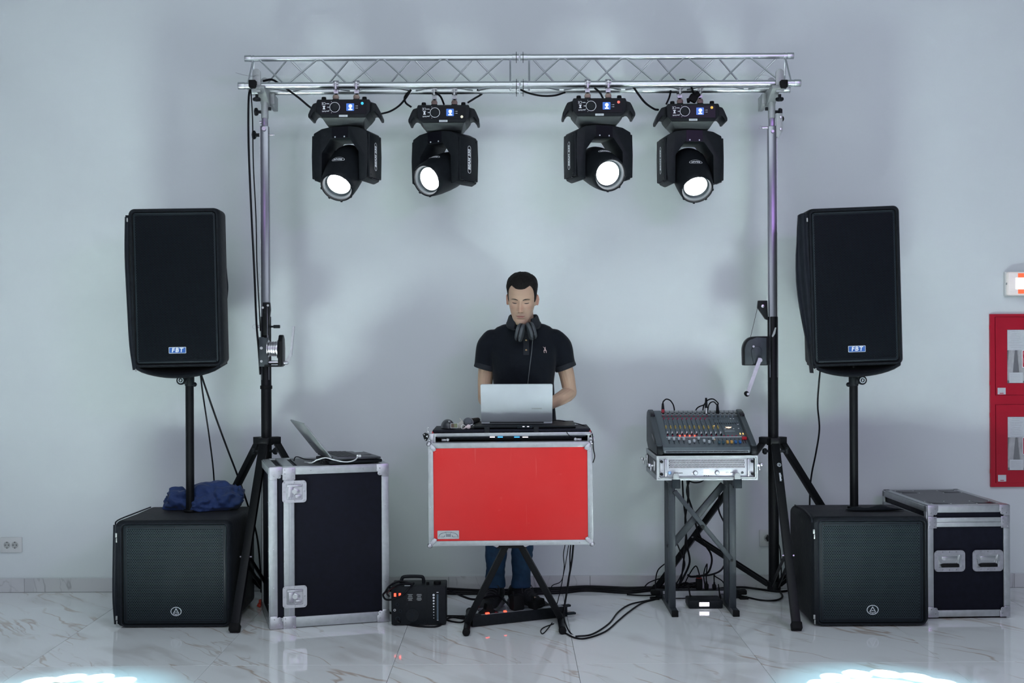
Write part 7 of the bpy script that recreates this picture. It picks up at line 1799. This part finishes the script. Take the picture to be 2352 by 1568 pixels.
for s, an, ang_ in ((-1, ANK[0], R(-14)), (1, ANK[1], R(38))):
    mt = Matrix.Translation((an[0], an[1] + .0, 0)) @ Matrix.Rotation(ang_, 4, 'Z')
    # local: toe along -Y; y from .055 (heel) to -.225 (toe)
    prof = [(.078, .020, .085, .030), (.070, .034, .110, .030), (.045, .040, .128, .028), (.010, .042, .132, .026), (-.030, .044, .118, .024), (-.075, .047, .092, .022), (-.120, .049, .070, .022), (-.160, .047, .058, .022), (-.190, .040, .050, .022), (-.210, .027, .042, .024), (-.218, .012, .034, .026)]
    b = MB(); b.loft([[Vector((w_ * math.copysign(abs(cos(a)) ** .8, cos(a)), y, max(zb, zb + (zt_ - zb) * (.45 + .55 * sin(a))))) for a in [2 * pi * k / 24 for k in range(24)]] for y, w_, zt_, zb in prof]); b.xf(mt); sho = b.build('shoe', shoe_m, dj_man, ang=60)
    b = MB(); b.loft([[Vector((w_ * 1.07 * math.copysign(abs(cos(a)) ** .7, cos(a)), y * 1.03, .016 + (.017 if y > 0 else .012) * math.copysign(abs(sin(a)) ** .6, sin(a)) + (.004 if y > .0 else 0) * sin(a) + (.010 * max(0, (-y - .17) / .05)))) for a in [2 * pi * k / 24 for k in range(24)]] for y, w_, zt_, zb in prof])
    zmin = min(v.co.z for v in b.bm.verts); bmesh.ops.translate(b.bm, vec=(0, 0, -zmin + .0005), verts=b.bm.verts); b.xf(mt); b.build('sole', sole_m if True else shoe_m, sho, ang=60)
    b = MB()
    for q in range(6):
        y = -.020 - q * .020; zt_ = interp([.21, .16, .12, .075, .03, -.01], [.044, .060, .072, .094, .120, .134], -y) if False else .134 - (-y - .0) * .52 + .0
        zt_ = {0: .1225, 1: .110, 2: .1005, 3: .0915, 4: .0825, 5: .0745}[q] + .004
        b.tube(spline([(-.026, y - .004, zt_ - .012), (-.012, y, zt_ - .001), (.012, y - .006, zt_ - .001), (.026, y - .002, zt_ - .012)], 4), .0028, 6)
    b.tube(spline([(0, -.02, .128), (-.02, -.04, .128), (-.032, -.05, .11), (-.036, -.06, .085)], 4), .0026, 6); b.tube(spline([(0, -.02, .128), (.02, -.045, .126), (.034, -.05, .11), (.036, -.065, .080)], 4), .0026, 6)
    b.xf(mt); b.build('laces', lace_m, sho)

# headphones around his neck
hp = thing('headphones', 'black headphones resting round the neck of the man', 'headphones', (PX + .012, PY - .145, 1.44))
for s, c_, rz in ((-1, (-.030, .0, .006), R(14)), (1, (.026, .0, .014), R(-16))):
    mt = Matrix.Translation(c_) @ Matrix.Rotation(R(s * 12), 4, 'Z') @ Matrix.Rotation(rz, 4, 'Y') @ Matrix.Rotation(R(90), 4, 'Y')
    b = MB(); b.lathe([(.020, -.020), (.036, -.019), (.043, -.013), (.044, -.006), (.041, -.003), (.041, .001), (.0445, .004), (.045, .011), (.041, .017), (.024, .019)], 32, mt @ Matrix.Scale(-s, 4, (0, 0, 1)) @ Matrix.Diagonal((1.06, .9, 1, 1))); cu_ = b.build('ear_cup', P('headphone_grey', (.050, .058, .066), .5) if 'headphone_grey' not in bpy.data.materials else bpy.data.materials['headphone_grey'], hp, ang=50)
    b = MB(); b.lathe([(.0425, -.0035), (.0455, -.0025), (.0455, .0005), (.0425, .0015)], 32, mt @ Matrix.Scale(-s, 4, (0, 0, 1)) @ Matrix.Diagonal((1.06, .9, 1, 1)), cap=False); b.build('seam_ring', 'gloss', cu_)
bp = [(-.044, -.002, .022), (-.064, .020, .022), (-.090, .070, .034), (-.098, .140, .052), (-.070, .212, .074), (-.012, .238, .082), (.046, .212, .074), (.076, .140, .052), (.070, .070, .034), (.056, .020, .026), (.040, -.002, .028)]
b = MB(); pp = spline(bp, 6)
rg = []
for i, p in enumerate(pp):
    t = (pp[min(i + 1, len(pp) - 1)] - pp[max(0, i - 1)]).normalized(); sd = t.cross(Vector((0, 0, 1))).normalized(); up_ = sd.cross(t); wv = .0075 if 14 < i < len(pp) - 15 else .0035
    rg.append([p + sd * .004 - up_ * wv, p + sd * .004 + up_ * wv, p - sd * .004 + up_ * wv, p - sd * .004 - up_ * wv])
b.loft(rg); b.build('headband', 'bplastic', hp, ang=50)
b = MB(); b.tube(spline([(.034, -.02, -.03), *[tuple(on_shirt((px - 1203) / 437, 1.4 + (784 - py) / 437, .011) + Vector((PX, PY, 0)) - hp.location) for px, py in ((1222, 792), (1221, 805), (1219, 820), (1217, 835), (1215, 850), (1213, 868), (1211, 885), (1210, 915))]], 6), .0019, 6); b.build('lead', P('grey_lead', (.10, .11, .12), .5), hp)
